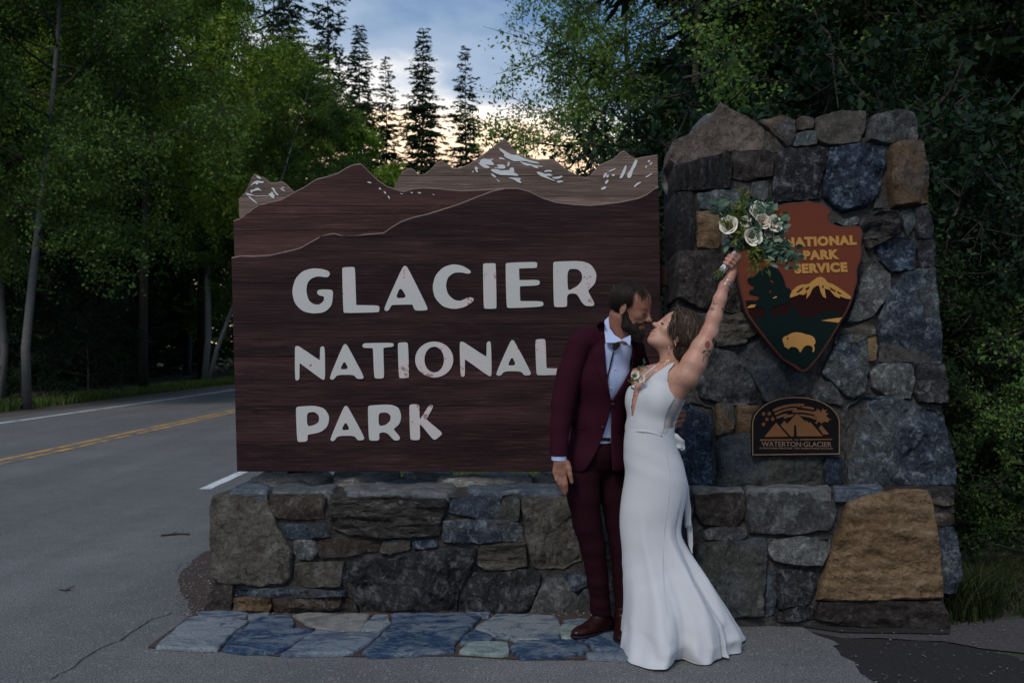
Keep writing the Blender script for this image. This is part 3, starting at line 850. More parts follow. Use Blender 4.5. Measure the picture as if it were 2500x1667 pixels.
# ---------- tall pillar
UP, LP = (5.20, .10), (4.98, .17)
pillar = empty('stone_pillar', 'tall tapering pillar of large mixed stones carrying the arrowhead emblem and a plaque', 'stone pillar', (1.9, 5.4, 0))
obj('mortar', core_mesh('mortar', [(1640, 1535), (1660, 1195), (2290, 1195), (2300, 1300), (2306, 1545)], LP[0], LP[1], 5.9, -.006, MORTAR), pillar)
me_ = core_mesh('mortar', [(1655, 1200), (1652, 700), (1645, 400), (1700, 345), (1950, 338), (2225, 335), (2255, 420), (2270, 640), (2292, 900), (2315, 1200)], UP[0], UP[1], 5.8, -.004, MORTAR)
obj('mortar', me_, pillar)
C1 = lambda *p: crop(p, 1560, 220, 2.614)
C2 = lambda *p: crop(p, 1560, 780, 2.01)
def lo(poly, kind, **k): return S(pillar, poly, LP, kind, **k)
def up(poly, kind, **k): return S(pillar, poly, UP, kind, **k)
lo(C2((275, 862), (490, 852), (512, 870), (507, 960), (470, 1012), (300, 1002), (268, 950)), 'dbrown', proud=.045, rough=.012)
lo(C2((530, 857), (700, 847), (950, 857), (958, 930), (925, 1032), (700, 1052), (540, 1047), (518, 960)), 'grey', proud=.045)
lo(C2((310, 1025), (500, 1018), (517, 1040), (502, 1072), (330, 1077), (308, 1060)), 'grey', proud=.04)
lo(C2((634, 1077), (780, 1070), (917, 1075), (920, 1130), (880, 1202), (760, 1197), (650, 1182), (634, 1130)), 'pale', proud=.075, rough=.012, facets=3)
lo(C2((285, 1102), (450, 1085), (615, 1073), (618, 1200), (600, 1450), (430, 1455), (330, 1455), (268, 1300)), 'ggreen', proud=.045, rough=.013)
lo(C2((626, 1230), (668, 1225), (655, 1440), (620, 1452)), 'blue', proud=.03)
lo(C2((690, 1227), (862, 1217), (852, 1300), (832, 1390), (680, 1417), (664, 1350)), 'black', proud=.035)
lo(C2((1010, 902), (1180, 847), (1395, 837), (1420, 900), (1442, 1060), (1457, 1200), (1470, 1357), (1250, 1365), (990, 1372), (863, 1370), (890, 1280), (930, 1150), (990, 1000)), 'orange', proud=.085, depth=.5, rough=.010, facets=1, aniso=(.8, .8, 2.4))
lo(C2((880, 1380), (1180, 1378), (1472, 1375), (1492, 1430), (1510, 1525), (1300, 1515), (1000, 1495), (860, 1465)), 'dbrown', proud=.055, depth=.4, rough=.016, aniso=(.6, .6, 2))
lo(C2((660, 1432), (845, 1402), (850, 1462), (680, 1478)), 'black', proud=.03)
for k, (y0, y1, kd) in enumerate(((843, 868, 'dark'), (872, 905, 'brown'), (909, 945, 'dbrown'), (949, 1002, 'brown'))):
    lo(C2((1412 + k * 5, y0 + 6), (1500, y0), (1535 - k * 2, y0 + 8), (1534, y1), (1425 + k * 5, y1)), kd, proud=.01, depth=.35, rough=.010)
S(pillar, C2((1444, 1012), (1532, 1015), (1552, 1080), (1567, 1240), (1550, 1335), (1480, 1335), (1458, 1200)), (5.0, .17), 'blue', proud=.02, depth=.35)
lo(C2((948, 852), (1082, 848), (1062, 870), (958, 868)), 'grey', proud=.03)
lo(C2((90, 860), (258, 860), (250, 1090), (100, 1100)), 'dark', proud=.03)
lo(C2((90, 1112), (262, 1105), (255, 1300), (300, 1450), (90, 1450)), 'grey', proud=.03)
# ledge slabs between the base and the shaft
def ledge(poly, kind):
    return cap(poly, kind, .715, .05, pillar, rough=.006)
ledge(C2((200, 832), (500, 828), (520, 846), (280, 846)), 'capg')
ledge(C2((510, 828), (940, 826), (950, 846), (530, 846)), 'capg')
ledge(C2((950, 825), (1200, 824), (1190, 845), (1090, 846), (960, 850)), 'capb')
ledge(C2((1205, 824), (1400, 822), (1545, 820), (1540, 838), (1400, 838), (1200, 846)), 'dbrown')
# shaft
up(C2((205, 425), (260, 405), (352, 440), (350, 600), (347, 805), (200, 812), (170, 600)), 'deep', proud=.04, rough=.012)
up(C2((374, 420), (456, 418), (452, 550), (370, 562)), 'orangeb', proud=.035)
up(C2((484, 430), (592, 425), (588, 470), (560, 555), (476, 552)), 'orange', proud=.03)
up(C2((385, 577), (470, 565), (640, 562), (900, 562), (898, 700), (882, 817), (600, 814), (383, 817)), 'ggreen', proud=.025, rough=.011)
up(C2((908, 682), (987, 680), (987, 803), (912, 803)), 'deep', proud=.03)
up(C2((1024, 432), (1100, 385), (1250, 380), (1350, 430), (1440, 440), (1480, 470), (1502, 600), (1537, 700), (1542, 813), (1300, 810), (1013, 810), (1013, 600)), 'blue', proud=.06, depth=.4, rough=.018, facets=4)
up(C2((370, 140), (460, 165), (550, 300), (578, 400), (450, 412), (310, 392), (280, 330), (310, 200)), 'grey', proud=.035, rough=.014)
up(C2((482, 168), (560, 92), (640, 62), (820, 300), (808, 368), (700, 388), (612, 402), (542, 272)), 'ggreen', proud=.03, rough=.012)
up(C2((862, 312), (930, 302), (995, 400), (985, 424), (850, 382)), 'grey', proud=.03)
up(C2((890, 262), (1000, 62), (1100, 50), (1107, 200), (1097, 352), (1040, 382), (958, 330)), 'blue', proud=.045, rough=.012)
up(C2((1110, 85), (1150, 82), (1157, 202), (1115, 202)), 'orange', proud=.03)
up(C2((1130, 262), (1180, 222), (1320, 216), (1330, 300), (1320, 387), (1200, 370), (1140, 332)), 'pale', proud=.045, rough=.014)
up(C2((1344, 217), (1475, 220), (1492, 330), (1500, 412), (1360, 402), (1340, 332)), 'dark', proud=.05, depth=.35, rough=.012)
up([(2203, 668), (2275, 657), (2281, 717), (2290, 820), (2294, 883), (2145, 880), (2141, 790), (2160, 720)], 'blue', proud=.055, depth=.4, rough=.008)
up([(1752, 795), (1762, 778), (1805, 767), (1843, 786), (1845, 812), (1810, 842), (1750, 846), (1740, 820)], 'layert', proud=.045, rough=.013)
# upper part of the shaft
up(C1((235, 492), (330, 477), (565, 407), (583, 480), (560, 637), (400, 642), (224, 657)), 'blackv', proud=.045, depth=.3, rough=.013)
up(C1((592, 407), (840, 402), (845, 480), (832, 562), (700, 577), (588, 562)), 'dbrown', proud=.03, rough=.013)
up(C1((900, 397), (1000, 382), (1170, 392), (1165, 520), (1142, 692), (980, 702), (858, 722), (850, 600), (870, 450)), 'black', proud=.045, rough=.014, facets=3)
up(C1((1217, 380), (1400, 367), (1555, 372), (1557, 480), (1512, 640), (1440, 750), (1300, 782), (1170, 702), (1182, 560)), 'deep', proud=.05, rough=.020, facets=3)
up(C1((1592, 360), (1700, 332), (1785, 342), (1812, 500), (1827, 722), (1720, 747), (1600, 757), (1577, 600), (1592, 480)), 'orangeb', proud=.06, depth=.4, rough=.016, facets=3)
up(C1((230, 672), (332, 670), (347, 800), (332, 1032), (238, 1047), (222, 900)), 'blackv', proud=.05, depth=.3, rough=.01)
up(C1((372, 667), (600, 642), (640, 662), (640, 772), (382, 770)), 'teal', proud=.03)
up(C1((366, 787), (502, 785), (507, 1012), (370, 1007)), 'orange', proud=.03, rough=.007)
up(C1((528, 925), (610, 915), (622, 1002), (524, 1007)), 'tan', proud=.03)
up(C1((650, 800), (840, 760), (850, 900), (660, 910)), 'dark', proud=.02)
up(C1((720, 602), (810, 600), (812, 690), (780, 722), (714, 682)), 'grey', proud=.03)
up(C1((660, 700), (715, 720), (830, 740), (800, 790), (655, 785)), 'black', proud=.02)
up(C1((245, 1042), (500, 1032), (610, 1062), (642, 1250), (642, 1422), (400, 1402), (230, 1332), (240, 1180)), 'dbrown', proud=.045, depth=.3, rough=.020, facets=3)
up(C1((1250, 852), (1385, 812), (1382, 862), (1290, 872)), 'pale', proud=.02)
up(C1((1405, 882), (1500, 792), (1650, 790), (1672, 850), (1622, 932), (1450, 1022), (1418, 942)), 'layer', proud=.05, rough=.020, facets=3, aniso=(1.5, 1.5, 2.5))
up(C1((1672, 782), (1738, 762), (1748, 870), (1702, 942), (1682, 882)), 'teal', proud=.02)
up(C1((1750, 762), (1827, 747), (1852, 850), (1862, 955), (1768, 952), (1757, 855)), 'dark', proud=.035, depth=.3)
up(C1((1510, 1012), (1620, 952), (1743, 952), (1750, 1060), (1740, 1147), (1600, 1162), (1538, 1112)), 'deep', proud=.03)
up(C1((1772, 965), (1862, 968), (1868, 1120), (1772, 1142)), 'black', proud=.035, depth=.3)
up(C1((1412, 1202), (1500, 1092), (1587, 1182), (1582, 1280), (1482, 1442), (1390, 1482), (1298, 1492), (1380, 1332)), 'pale', proud=.045, rough=.012, facets=3)
up(C1((1260, 1540), (1400, 1500), (1470, 1470), (1490, 1560), (1380, 1600), (1240, 1620)), 'layert', proud=.035, rough=.012)
up(C1((1500, 707), (1530, 702), (1537, 750), (1495, 752)), 'teal', proud=.02)
up([(1655, 772), (1735, 768), (1742, 860), (1722, 930), (1655, 940)], 'grey', proud=.03)
# crowning stones (free standing blocks, deep)
def crown(poly, kind, dep=.42, **k): return S(pillar, poly, UP, kind, depth=dep, **k)
crown(C1((515, 98), (560, 120), (740, 215), (797, 262), (788, 392), (700, 397), (560, 402), (250, 487), (200, 442), (200, 380), (225, 330), (300, 300), (440, 220), (480, 150)), 'peak', dep=.22, proud=.03, rough=.007, facets=1)
S(pillar, C1((300, 330), (340, 245), (400, 178), (478, 143), (520, 200), (400, 330), (215, 400), (168, 470), (170, 560), (200, 640), (260, 640), (320, 420)), (5.46, .10), 'pale', depth=.2, proud=.03, rough=.014)
crown(C1((800, 268), (922, 377), (880, 392), (793, 394)), 'tan', dep=.2, proud=.02)
crown(C1((750, 207), (900, 192), (985, 200), (970, 340), (952, 377), (860, 302), (780, 242)), 'orangeb', proud=.03, rough=.014)
crown(C1((1005, 190), (1105, 188), (1100, 258), (1000, 267)), 'brown', proud=.03)
crown(C1((992, 290), (1110, 272), (1115, 352), (977, 367)), 'teal', proud=.025)
crown(C1((1132, 182), (1240, 162), (1437, 145), (1430, 250), (1395, 347), (1200, 352), (1122, 322)), 'tan', proud=.035, rough=.009)
crown(C1((1472, 177), (1600, 155), (1735, 155), (1757, 190), (1750, 322), (1600, 347), (1453, 332)), 'grey', proud=.05, rough=.012)
S(pillar, C1((1600, 150), (1738, 160), (1762, 200), (1760, 330), (1640, 330)), (5.33, .10), 'pale', depth=.3, proud=.02)
# ================================================================== wooden park sign
def wood(name, base, light, dark, seed=0.0, grey=0.0):
    m = NT(name)
    r = m.rnd()
    cb = m.n('ShaderNodeCombineXYZ'); m.l(m.math('MULTIPLY', r, 19.0), cb.inputs[0]); m.l(m.math('MULTIPLY', r, 7.0), cb.inputs[2])
    v = m.n('ShaderNodeVectorMath', operation='ADD'); m.l(m.tc.outputs['Object'], v.inputs[0]); m.l(cb.outputs[0], v.inputs[1]); vec = v.outputs[0]
    g1 = m.noise(1.0, 6, .62, vec=vec, stretch=(1.6, 30, 62), dist=.35)
    g2 = m.noise(1.0, 5, .7, vec=vec, stretch=(4, 60, 230))
    g3 = m.noise(1.0, 3, .5, vec=vec, stretch=(.8, 8, 7))
    chk = m.noise(1.0, 4, .6, vec=vec, stretch=(1.2, 30, 120), seed=4)
    col = m.mix(m.ramp(g1, [(.36, 0), (.64, 1)]), base, light)
    col = m.mix(m.ramp(g3, [(.40, .75), (.60, 0)]), col, dark)
    col = m.mix(m.ramp(g2, [(.38, .6), (.55, 0)]), col, dark)
    col = m.mix(m.ramp(chk, [(.70, 0), (.74, .9)]), col, tuple(x * .25 for x in dark))
    col = m.mix(m.ramp(g2, [(.55, 0), (.70, .9)]), col, tuple(min(1, x * 2.1) for x in light))
    col = m.mix(m.math('MULTIPLY', r, .5), col, dark)
    kn = m.voronoi(1.0, vec=vec, stretch=(1.5, 1, 3.2))
    col = m.mix(m.ramp(kn, [(.035, .8), (.07, 0)]), col, tuple(x * .4 for x in dark))
    m.color(col).rough(.72)
    m.b.inputs['Specular IOR Level'].default_value = .15
    m.bump(g1, .55, .006).bump(g2, .6, .003).bump(m.ramp(chk, [(.69, 1), (.74, 0)]), .7, .006)
    return m.m
W_FRONT = wood("dark_stained_wood", (.038, .0155, .0165), (.082, .038, .038), (.010, .005, .0055))
W_MID = wood("reddish_stained_wood", (.070, .031, .028), (.115, .056, .050), (.028, .013, .012))
W_REAR = wood("weathered_pale_wood", (.165, .112, .092), (.25, .18, .15), (.085, .058, .047))
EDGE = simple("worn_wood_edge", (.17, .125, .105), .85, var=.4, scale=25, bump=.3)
SNOWP = simple("white_sign_paint", (.60, .62, .62), .6, var=.08, scale=30)
def letter_paint():
    m = NT("chipped_letter_paint")
    a = m.noise(22, 5, .7); b = m.noise(2.2, 4, .6, seed=3); fine = m.noise(130, 3, .6)
    sc = m.noise(1.0, 4, .7, stretch=(14, 10, 90), dist=1.5)
    f = m.math('ADD', m.math('MULTIPLY', a, .6), m.math('MULTIPLY', b, .5))
    col = m.mix(m.ramp(fine, [(.35, .25), (.5, 0)]), (.52, .52, .49), (.32, .32, .30))
    col = m.mix(m.ramp(b, [(.50, 0), (.60, .6)]), col, (.62, .50, .50))
    col = m.mix(m.ramp(sc, [(.67, 0), (.70, .7)]), col, (.17, .12, .10))
    col = m.mix(m.ramp(f, [(.655, 0), (.67, .9)]), col, (.24, .15, .10))
    m.color(col).rough(.5).bump(m.ramp(f, [(.65, 1), (.67, 0)]), .4, .002)
    return m.m
LETTER = letter_paint()

BL = [(538 * D, 590 * D), (552 * D, 1083 * D)]            # left edge of the board
def board_x(x, y, Yd):
    return on_depth(x, y, Yd)
def prof(pts):
    X = [540 + u / 2.138 for u, v in pts]; Yp = [320 + v / 2.138 for u, v in pts]
    return X, Yp
def layer(name, parent, pts, x_end, cuts, Yf, th, mat, y_bot, tilt_l, tilt_r, bev=.008, segs=420):
    """one board layer made of stacked planks; its top follows the carved ridge line"""
    X, Yp = prof(pts)
    xs = np.linspace(X[0], X[-1], segs)
    xs = np.unique(np.concatenate([xs, X]))
    tops = np.interp(xs, X, Yp)
    # smooth the ridge slightly
    sm = tops.copy()
    for _ in range(2): sm[1:-1] = (sm[:-2] + sm[1:-1] * 2 + sm[2:]) / 4
    tops = sm
    def w(x, y, Yd):
        # board sides lean slightly inward towards the foot
        k = (x - X[0]) / (X[-1] - X[0])
        return on_depth(x + (tilt_l * (1 - k) + tilt_r * k) * (y - 600) , y, Yf) + Vector((0, Yd - Yf, 0))
    bands = [-1e9] + list(cuts) + [y_bot]
    for bi in range(len(bands) - 1):
        ya, yb = bands[bi], bands[bi + 1]
        runs, cur = [], []
        for i, x in enumerate(xs):
            if tops[i] < yb - 1.0: cur.append(i)
            else:
                if len(cur) > 2: runs.append(cur)
                cur = []
        if len(cur) > 2: runs.append(cur)
        for run in runs:
            V, Fc, M = [], [], []
            pxm = 1 / F * Yf
            g = .0007 / pxm                      # half joint width in pixels
            for i in run:
                x = xs[i]; wave = .35 * mn.noise(Vector((x * .01, yb, 0)))
                t = tops[i]; carved = t > ya
                yt = t if carved else ya + g + .35 * mn.noise(Vector((x * .01, ya, 0)))
                bv = bev / pxm if carved else .8
                bd = bev if carved else .0015
                ybm = yb - g + (wave if bi < len(bands) - 2 else 0)
                bv = min(bv, max(.3, (ybm - yt) * .5))
                V += [w(x, yt, Yf + th), w(x, yt, Yf + bd), w(x, yt + bv, Yf), w(x, ybm - .9, Yf), w(x, ybm, Yf + .0018), w(x, ybm, Yf + th)]
            n = len(run)
            for k in range(n - 1):
                for j in range(6):
                    a, b_ = k * 6 + j, k * 6 + (j + 1) % 6
                    Fc.append((a, b_, b_ + 6, a + 6))
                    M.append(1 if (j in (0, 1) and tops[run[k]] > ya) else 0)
            Fc.append(tuple(range(6))[::-1]); M.append(0)
            Fc.append(tuple((n - 1) * 6 + j for j in range(6))); M.append(0)
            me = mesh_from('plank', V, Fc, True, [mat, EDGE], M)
            bm = bmesh.new(); bm.from_mesh(me); bmesh.ops.recalc_face_normals(bm, faces=bm.faces); bm.to_mesh(me); bm.free()
            me.set_sharp_from_angle(angle=R(30))
            obj('plank', me, parent)

sign = empty('park_sign', 'big carved brown wooden sign with mountain silhouettes and pale letters reading GLACIER NATIONAL PARK', 'sign', (-.4, 5.6, .672))
FRONT = [(52, 658), (100, 648), (170, 650), (250, 645), (330, 628), (410, 608), (460, 580), (520, 548), (570, 533), (600, 532), (640, 548), (700, 545), (760, 535), (850, 528), (890, 500), (940, 470), (1000, 448), (1080, 430), (1160, 405), (1240, 380), (1340, 340), (1420, 310), (1490, 295), (1550, 295), (1610, 310), (1680, 345), (1750, 368), (1850, 380), (1930, 384), (2000, 378), (2080, 368), (2180, 348), (2230, 325), (2260, 300), (2288, 287)]
MIDL = [(68, 465), (100, 455), (150, 420), (180, 395), (250, 370), (320, 355), (380, 320), (440, 290), (500, 250), (560, 235), (620, 215), (660, 190), (700, 172), (740, 168), (770, 200), (820, 250), (870, 285), (930, 305), (960, 312), (1000, 298), (1060, 292), (1150, 298), (1250, 308), (1350, 305), (1450, 298), (1530, 296), (1560, 320), (1700, 400), (2282, 420)]
REAR = [(98, 350), (130, 320), (150, 280), (165, 245), (180, 222), (200, 228), (230, 240), (262, 268), (300, 268), (302, 263), (328, 262), (340, 270), (355, 285), (388, 318), (900, 318), (912, 288), (930, 250), (950, 215), (975, 197), (1000, 192), (1020, 205), (1035, 225), (1060, 228), (1100, 200), (1130, 165), (1160, 154), (1190, 172), (1215, 192), (1250, 192), (1300, 172), (1370, 125), (1430, 80), (1470, 48), (1490, 38), (1510, 60), (1550, 115), (1600, 135), (1660, 148), (1740, 145), (1770, 165), (1800, 195), (1860, 225), (1905, 242), (1930, 232), (1980, 175), (2060, 140), (2090, 108), (2110, 100), (2140, 125), (2165, 142), (2220, 132), (2283, 122)]
YF, YM, YR = 5.50, 5.55, 5.60
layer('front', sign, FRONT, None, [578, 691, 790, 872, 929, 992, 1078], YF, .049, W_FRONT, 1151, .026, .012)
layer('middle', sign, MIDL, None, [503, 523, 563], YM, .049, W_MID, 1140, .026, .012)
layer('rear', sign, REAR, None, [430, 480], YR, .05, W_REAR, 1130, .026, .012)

# letters
C5 = lambda *p: crop(p, 540, 600, 2.138)
def ell(cx, cy, rx, ry, n=36): return [(cx + rx * math.cos(2 * math.pi * k / n), cy + ry * math.sin(2 * math.pi * k / n)) for k in range(n)]
LET = [
 ([(560, 132), (520, 121), (475, 119), (425, 133), (387, 172), (370, 235), (383, 300), (425, 342), (480, 354), (540, 347), (577, 312), (584, 245), (577, 230), (510, 229), (499, 243), (510, 259), (538, 264), (537, 288), (512, 310), (480, 306), (455, 285), (443, 240), (448, 195), (470, 170), (505, 158), (555, 166), (568, 150)],),
 ([(632, 122), (635, 114), (690, 111), (698, 118), (704, 308), (705, 311), (815, 312), (826, 320), (824, 342), (818, 347), (645, 351), (638, 345)],),
 ([(947, 112), (960, 105), (972, 112), (1078, 325), (1073, 337), (1018, 338), (1008, 332), (1000, 309), (998, 306), (893, 308), (888, 312), (873, 338), (858, 341), (850, 327)], [(935, 213), (972, 272), (908, 276)]),
 ([(1298, 128), (1260, 105), (1210, 97), (1160, 112), (1118, 155), (1103, 215), (1115, 272), (1158, 318), (1215, 331), (1272, 320), (1318, 290), (1315, 272), (1290, 270), (1250, 290), (1215, 284), (1183, 255), (1171, 210), (1182, 165), (1215, 140), (1255, 139), (1290, 147), (1304, 140)],),
 ([(1367, 100), (1372, 93), (1428, 92), (1433, 98), (1437, 322), (1432, 328), (1378, 329), (1371, 322)],),
 ([(1485, 98), (1490, 90), (1640, 85), (1650, 93), (1647, 114), (1640, 116), (1555, 118), (1554, 121), (1556, 178), (1558, 181), (1655, 179), (1664, 190), (1658, 207), (1562, 211), (1558, 214), (1560, 287), (1563, 290), (1674, 290), (1683, 302), (1676, 318), (1500, 326), (1490, 318)],),
 ([(1733, 92), (1740, 84), (1880, 80), (1930, 98), (1960, 145), (1952, 198), (1915, 232), (1918, 245), (1948, 300), (1943, 315), (1902, 314), (1885, 298), (1862, 258), (1845, 248), (1815, 250), (1804, 265), (1806, 312), (1798, 319), (1745, 320), (1737, 312)], [(1806, 122), (1860, 120), (1884, 143), (1886, 180), (1862, 210), (1830, 228), (1808, 236)]),
 # second line
 ([(385, 532), (392, 523), (407, 526), (512, 598), (516, 596), (517, 532), (527, 525), (540, 530), (542, 695), (530, 701), (412, 612), (408, 614), (408, 697), (396, 703), (386, 697)],),
 ([(636, 520), (648, 513), (658, 520), (745, 683), (738, 695), (708, 693), (692, 672), (605, 673), (588, 697), (573, 698), (566, 687)], [(643, 598), (667, 644), (618, 647)]),
 ([(740, 515), (748, 509), (893, 507), (901, 516), (896, 527), (850, 531), (845, 535), (850, 683), (843, 692), (808, 692), (799, 685), (793, 537), (789, 533), (746, 533), (737, 524)],),
 ([(922, 512), (930, 506), (965, 504), (975, 510), (980, 685), (972, 691), (935, 691), (928, 685)],),
 (ell(1112, 594, 99, 93), ell(1112, 594, 52, 68)),
 ([(1245, 508), (1253, 500), (1267, 504), (1382, 580), (1386, 576), (1386, 507), (1397, 498), (1408, 505), (1412, 675), (1401, 683), (1275, 592), (1271, 595), (1272, 678), (1261, 684), (1250, 678)],),
 ([(1510, 499), (1520, 492), (1530, 498), (1618, 663), (1612, 675), (1582, 676), (1566, 654), (1478, 654), (1460, 676), (1445, 678), (1434, 668)], [(1518, 575), (1541, 624), (1493, 627)]),
 ([(1640, 497), (1648, 489), (1685, 487), (1693, 494), (1697, 637), (1700, 640), (1790, 642), (1800, 652), (1795, 672), (1655, 676), (1646, 668)],),
 # third line
 ([(390, 850), (398, 840), (490, 835), (540, 850), (565, 893), (555, 943), (518, 973), (455, 984), (450, 990), (450, 1013), (443, 1021), (405, 1023), (397, 1015)], [(446, 870), (488, 865), (513, 888), (510, 922), (482, 938), (448, 944)]),
 ([(640, 842), (652, 835), (662, 842), (748, 1001), (742, 1013), (713, 1015), (696, 990), (608, 991), (590, 1017), (577, 1019), (569, 1008)], [(650, 915), (674, 961), (625, 964)]),
 ([(766, 842), (774, 834), (880, 828), (925, 843), (940, 885), (932, 928), (900, 955), (902, 962), (935, 1000), (926, 1015), (902, 1015), (872, 980), (850, 972), (828, 975), (824, 985), (825, 1008), (818, 1016), (780, 1016), (771, 1008)], [(820, 872), (863, 868), (886, 885), (884, 913), (860, 936), (822, 943)]),
 ([(982, 836), (990, 828), (1027, 828), (1034, 836), (1035, 903), (1040, 905), (1083, 836), (1096, 828), (1108, 838), (1072, 902), (1074, 910), (1150, 973), (1152, 984), (1118, 1012), (1104, 1008), (1041, 930), (1036, 932), (1038, 1005), (1030, 1013), (995, 1013), (987, 1005)],),
]
for lp in LET:
    loops = [C5(*l) for l in lp]
    plate('letter', loops, YF - .0062, .0055, LETTER, bevel=.0012, parent=sign, smooth=2, w=.2)

# carved snow patches of the rear range
E7 = lambda *p: crop(p, 560, 380, 7.84)
E8 = lambda *p: crop(p, 1140, 330, 4.704)
C4 = lambda *p: crop(p, 540, 320, 2.138)
SN = [
 E7((515, 385), (560, 395), (610, 430), (600, 452), (560, 440), (520, 410)),
 E7((400, 600), (430, 540), (490, 490), (560, 480), (600, 495), (650, 490), (660, 520), (610, 530), (560, 515), (530, 570), (500, 530), (450, 545)),
 E7((400, 660), (470, 655), (510, 620), (570, 620), (575, 645), (630, 665), (600, 672), (540, 660), (470, 680), (435, 690), (430, 720), (410, 700)),
 E7((305, 720), (330, 715), (420, 740), (470, 765), (520, 775), (600, 765), (770, 770), (770, 782), (600, 775), (520, 788), (470, 770), (410, 765), (320, 752)),
 E7((345, 775), (380, 775), (430, 820), (480, 860), (550, 930), (500, 905), (430, 850)),
 E7((745, 720), (790, 735), (800, 690), (830, 700), (840, 740), (875, 765), (850, 790), (860, 830), (820, 810), (770, 770)),
 E7((800, 620), (850, 615), (870, 650), (885, 700), (935, 740), (940, 775), (890, 745), (850, 690), (830, 650), (810, 645)),
 E7((975, 620), (1010, 630), (1060, 670), (1070, 690), (1020, 670), (985, 645)),
 E7((1005, 590), (1050, 605), (1050, 625), (1010, 615)),
 E8((365, 143), (400, 160), (480, 210), (530, 230), (580, 225), (640, 260), (720, 290), (835, 315), (830, 330), (740, 320), (660, 295), (600, 300), (540, 302), (490, 280), (425, 245), (430, 215), (380, 180)),
 E8((600, 295), (650, 315), (720, 330), (790, 350), (880, 358), (870, 368), (800, 362), (830, 385), (780, 378), (730, 345), (700, 358), (640, 335)),
 E8((120, 312), (150, 325), (150, 285), (200, 268), (240, 280), (310, 270), (310, 280), (270, 290), (315, 330), (300, 350), (240, 340), (200, 330), (280, 375), (210, 385), (160, 350)),
 E8((330, 345), (400, 335), (440, 350), (445, 385), (370, 388), (290, 370), (380, 375)),
 E8((262, 400), (320, 385), (400, 410), (440, 400), (500, 430), (540, 428), (590, 455), (590, 470), (540, 465), (460, 460), (380, 460), (310, 430)),
 E8((430, 400), (490, 405), (490, 380), (520, 370), (540, 380), (545, 432), (500, 430)),
 E8((360, 255), (420, 262), (440, 290), (400, 275), (385, 285)),
 E8((465, 310), (490, 308), (492, 330), (480, 360), (455, 355), (470, 335)),
 E8((268, 440), (300, 448), (340, 480), (330, 490), (300, 480)), E8((335, 503), (360, 515), (380, 538), (360, 535)),
 E8((460, 488), (530, 490), (635, 495), (600, 515), (635, 553), (590, 545), (540, 510)),
 E8((85, 370), (110, 362), (135, 385), (110, 400), (135, 428), (105, 425), (95, 395)), E8((55, 425), (75, 408), (82, 420), (60, 433)),
 E8((792, 418), (850, 425), (900, 450), (930, 440), (990, 455), (970, 470), (900, 465), (960, 500), (1015, 520), (1000, 528), (900, 490), (830, 465)),
 E8((880, 415), (920, 400), (975, 405), (978, 425), (930, 418), (900, 428)),
 E8((965, 485), (1040, 480), (1090, 465), (1105, 478), (1060, 500), (1010, 505)), E8((1020, 535), (1070, 520), (1118, 535), (1080, 542), (1060, 550)),
 E8((1615, 430), (1650, 400), (1715, 378), (1710, 390), (1660, 415)), E8((1562, 470), (1590, 432), (1610, 435), (1600, 470), (1570, 498)), E8((1605, 460), (1632, 450), (1625, 488), (1600, 490)),
 E8((1662, 452), (1700, 448), (1698, 470), (1665, 474)), E8((1585, 535), (1615, 510), (1630, 520), (1610, 558), (1585, 560)), E8((1540, 610), (1580, 588), (1602, 595), (1590, 622), (1538, 630)),
 E8((1785, 420), (1815, 350), (1835, 345), (1825, 410), (1800, 465), (1780, 495), (1748, 498), (1770, 450)),
 E8((1880, 400), (1930, 280), (1962, 285), (1945, 350), (1905, 410), (1890, 480), (1860, 500), (1838, 480), (1850, 435)),
 E8((2072, 300), (2095, 285), (2108, 295), (2090, 320)), E8((2098, 330), (2130, 308), (2132, 325), (2100, 352)), E8((2050, 355), (2070, 350), (2068, 372), (2045, 380)),
 E8((2048, 480), (2100, 450), (2132, 432), (2120, 455), (2052, 495)), E8((1915, 590), (1950, 550), (2002, 535), (2000, 548), (1955, 575), (1925, 604)),
]
for s_ in SN: plate('snow_patch', [s_], YR - .004, .0038, SNOWP, parent=sign, smooth=2, w=.25)
SM = [C4((762, 264), (785, 268), (783, 274), (765, 270)), C4((822, 294), (836, 300), (832, 308), (824, 302)), C4((848, 312), (862, 322), (858, 330), (850, 322)), C4((868, 335), (880, 345), (880, 356), (872, 348)),
      C4((988, 318), (1000, 320), (1000, 326), (990, 324)), C4((1025, 318), (1045, 322), (1040, 327), (1028, 325)), C4((1100, 328), (1115, 332), (1110, 336)), C4((930, 324), (950, 328), (945, 332))]
for s_ in SM: plate('snow_patch', [s_], YM - .004, .0038, SNOWP, parent=sign, smooth=1)

# posts and bracket
W_POST = simple("dark_post_wood", (.040, .020, .018), .8, var=.4, scale=12, bump=.4)
W_BEAM = simple("red_brown_bracket", (.085, .032, .026), .65, var=.3, scale=15, bump=.3)
p0 = on_depth(702, 1200, 5.66); p1 = on_depth(751, 1140, 5.66)
obj('post', box_mesh('post', (p0.x, 5.655, .66), (p1.x, 5.80, 2.0), W_POST, .006), sign)
p0 = on_depth(1420, 1200, 5.66)
obj('post', box_mesh('post', (p0.x, 5.655, .66), (p0.x + .125, 5.80, 2.1), W_POST, .006), sign)
b0 = on_depth(1500, 697, 5.66); b1 = on_depth(1662, 653, 5.66)
obj('bracket', box_mesh('bracket', (b0.x, 5.658, b0.z), (b1.x, 5.76, b1.z), W_BEAM, .006), sign)
obj('bracket', box_mesh('bracket', (b0.x, 5.658, 1.02), (b1.x, 5.76, 1.14), W_BEAM, .006), sign)

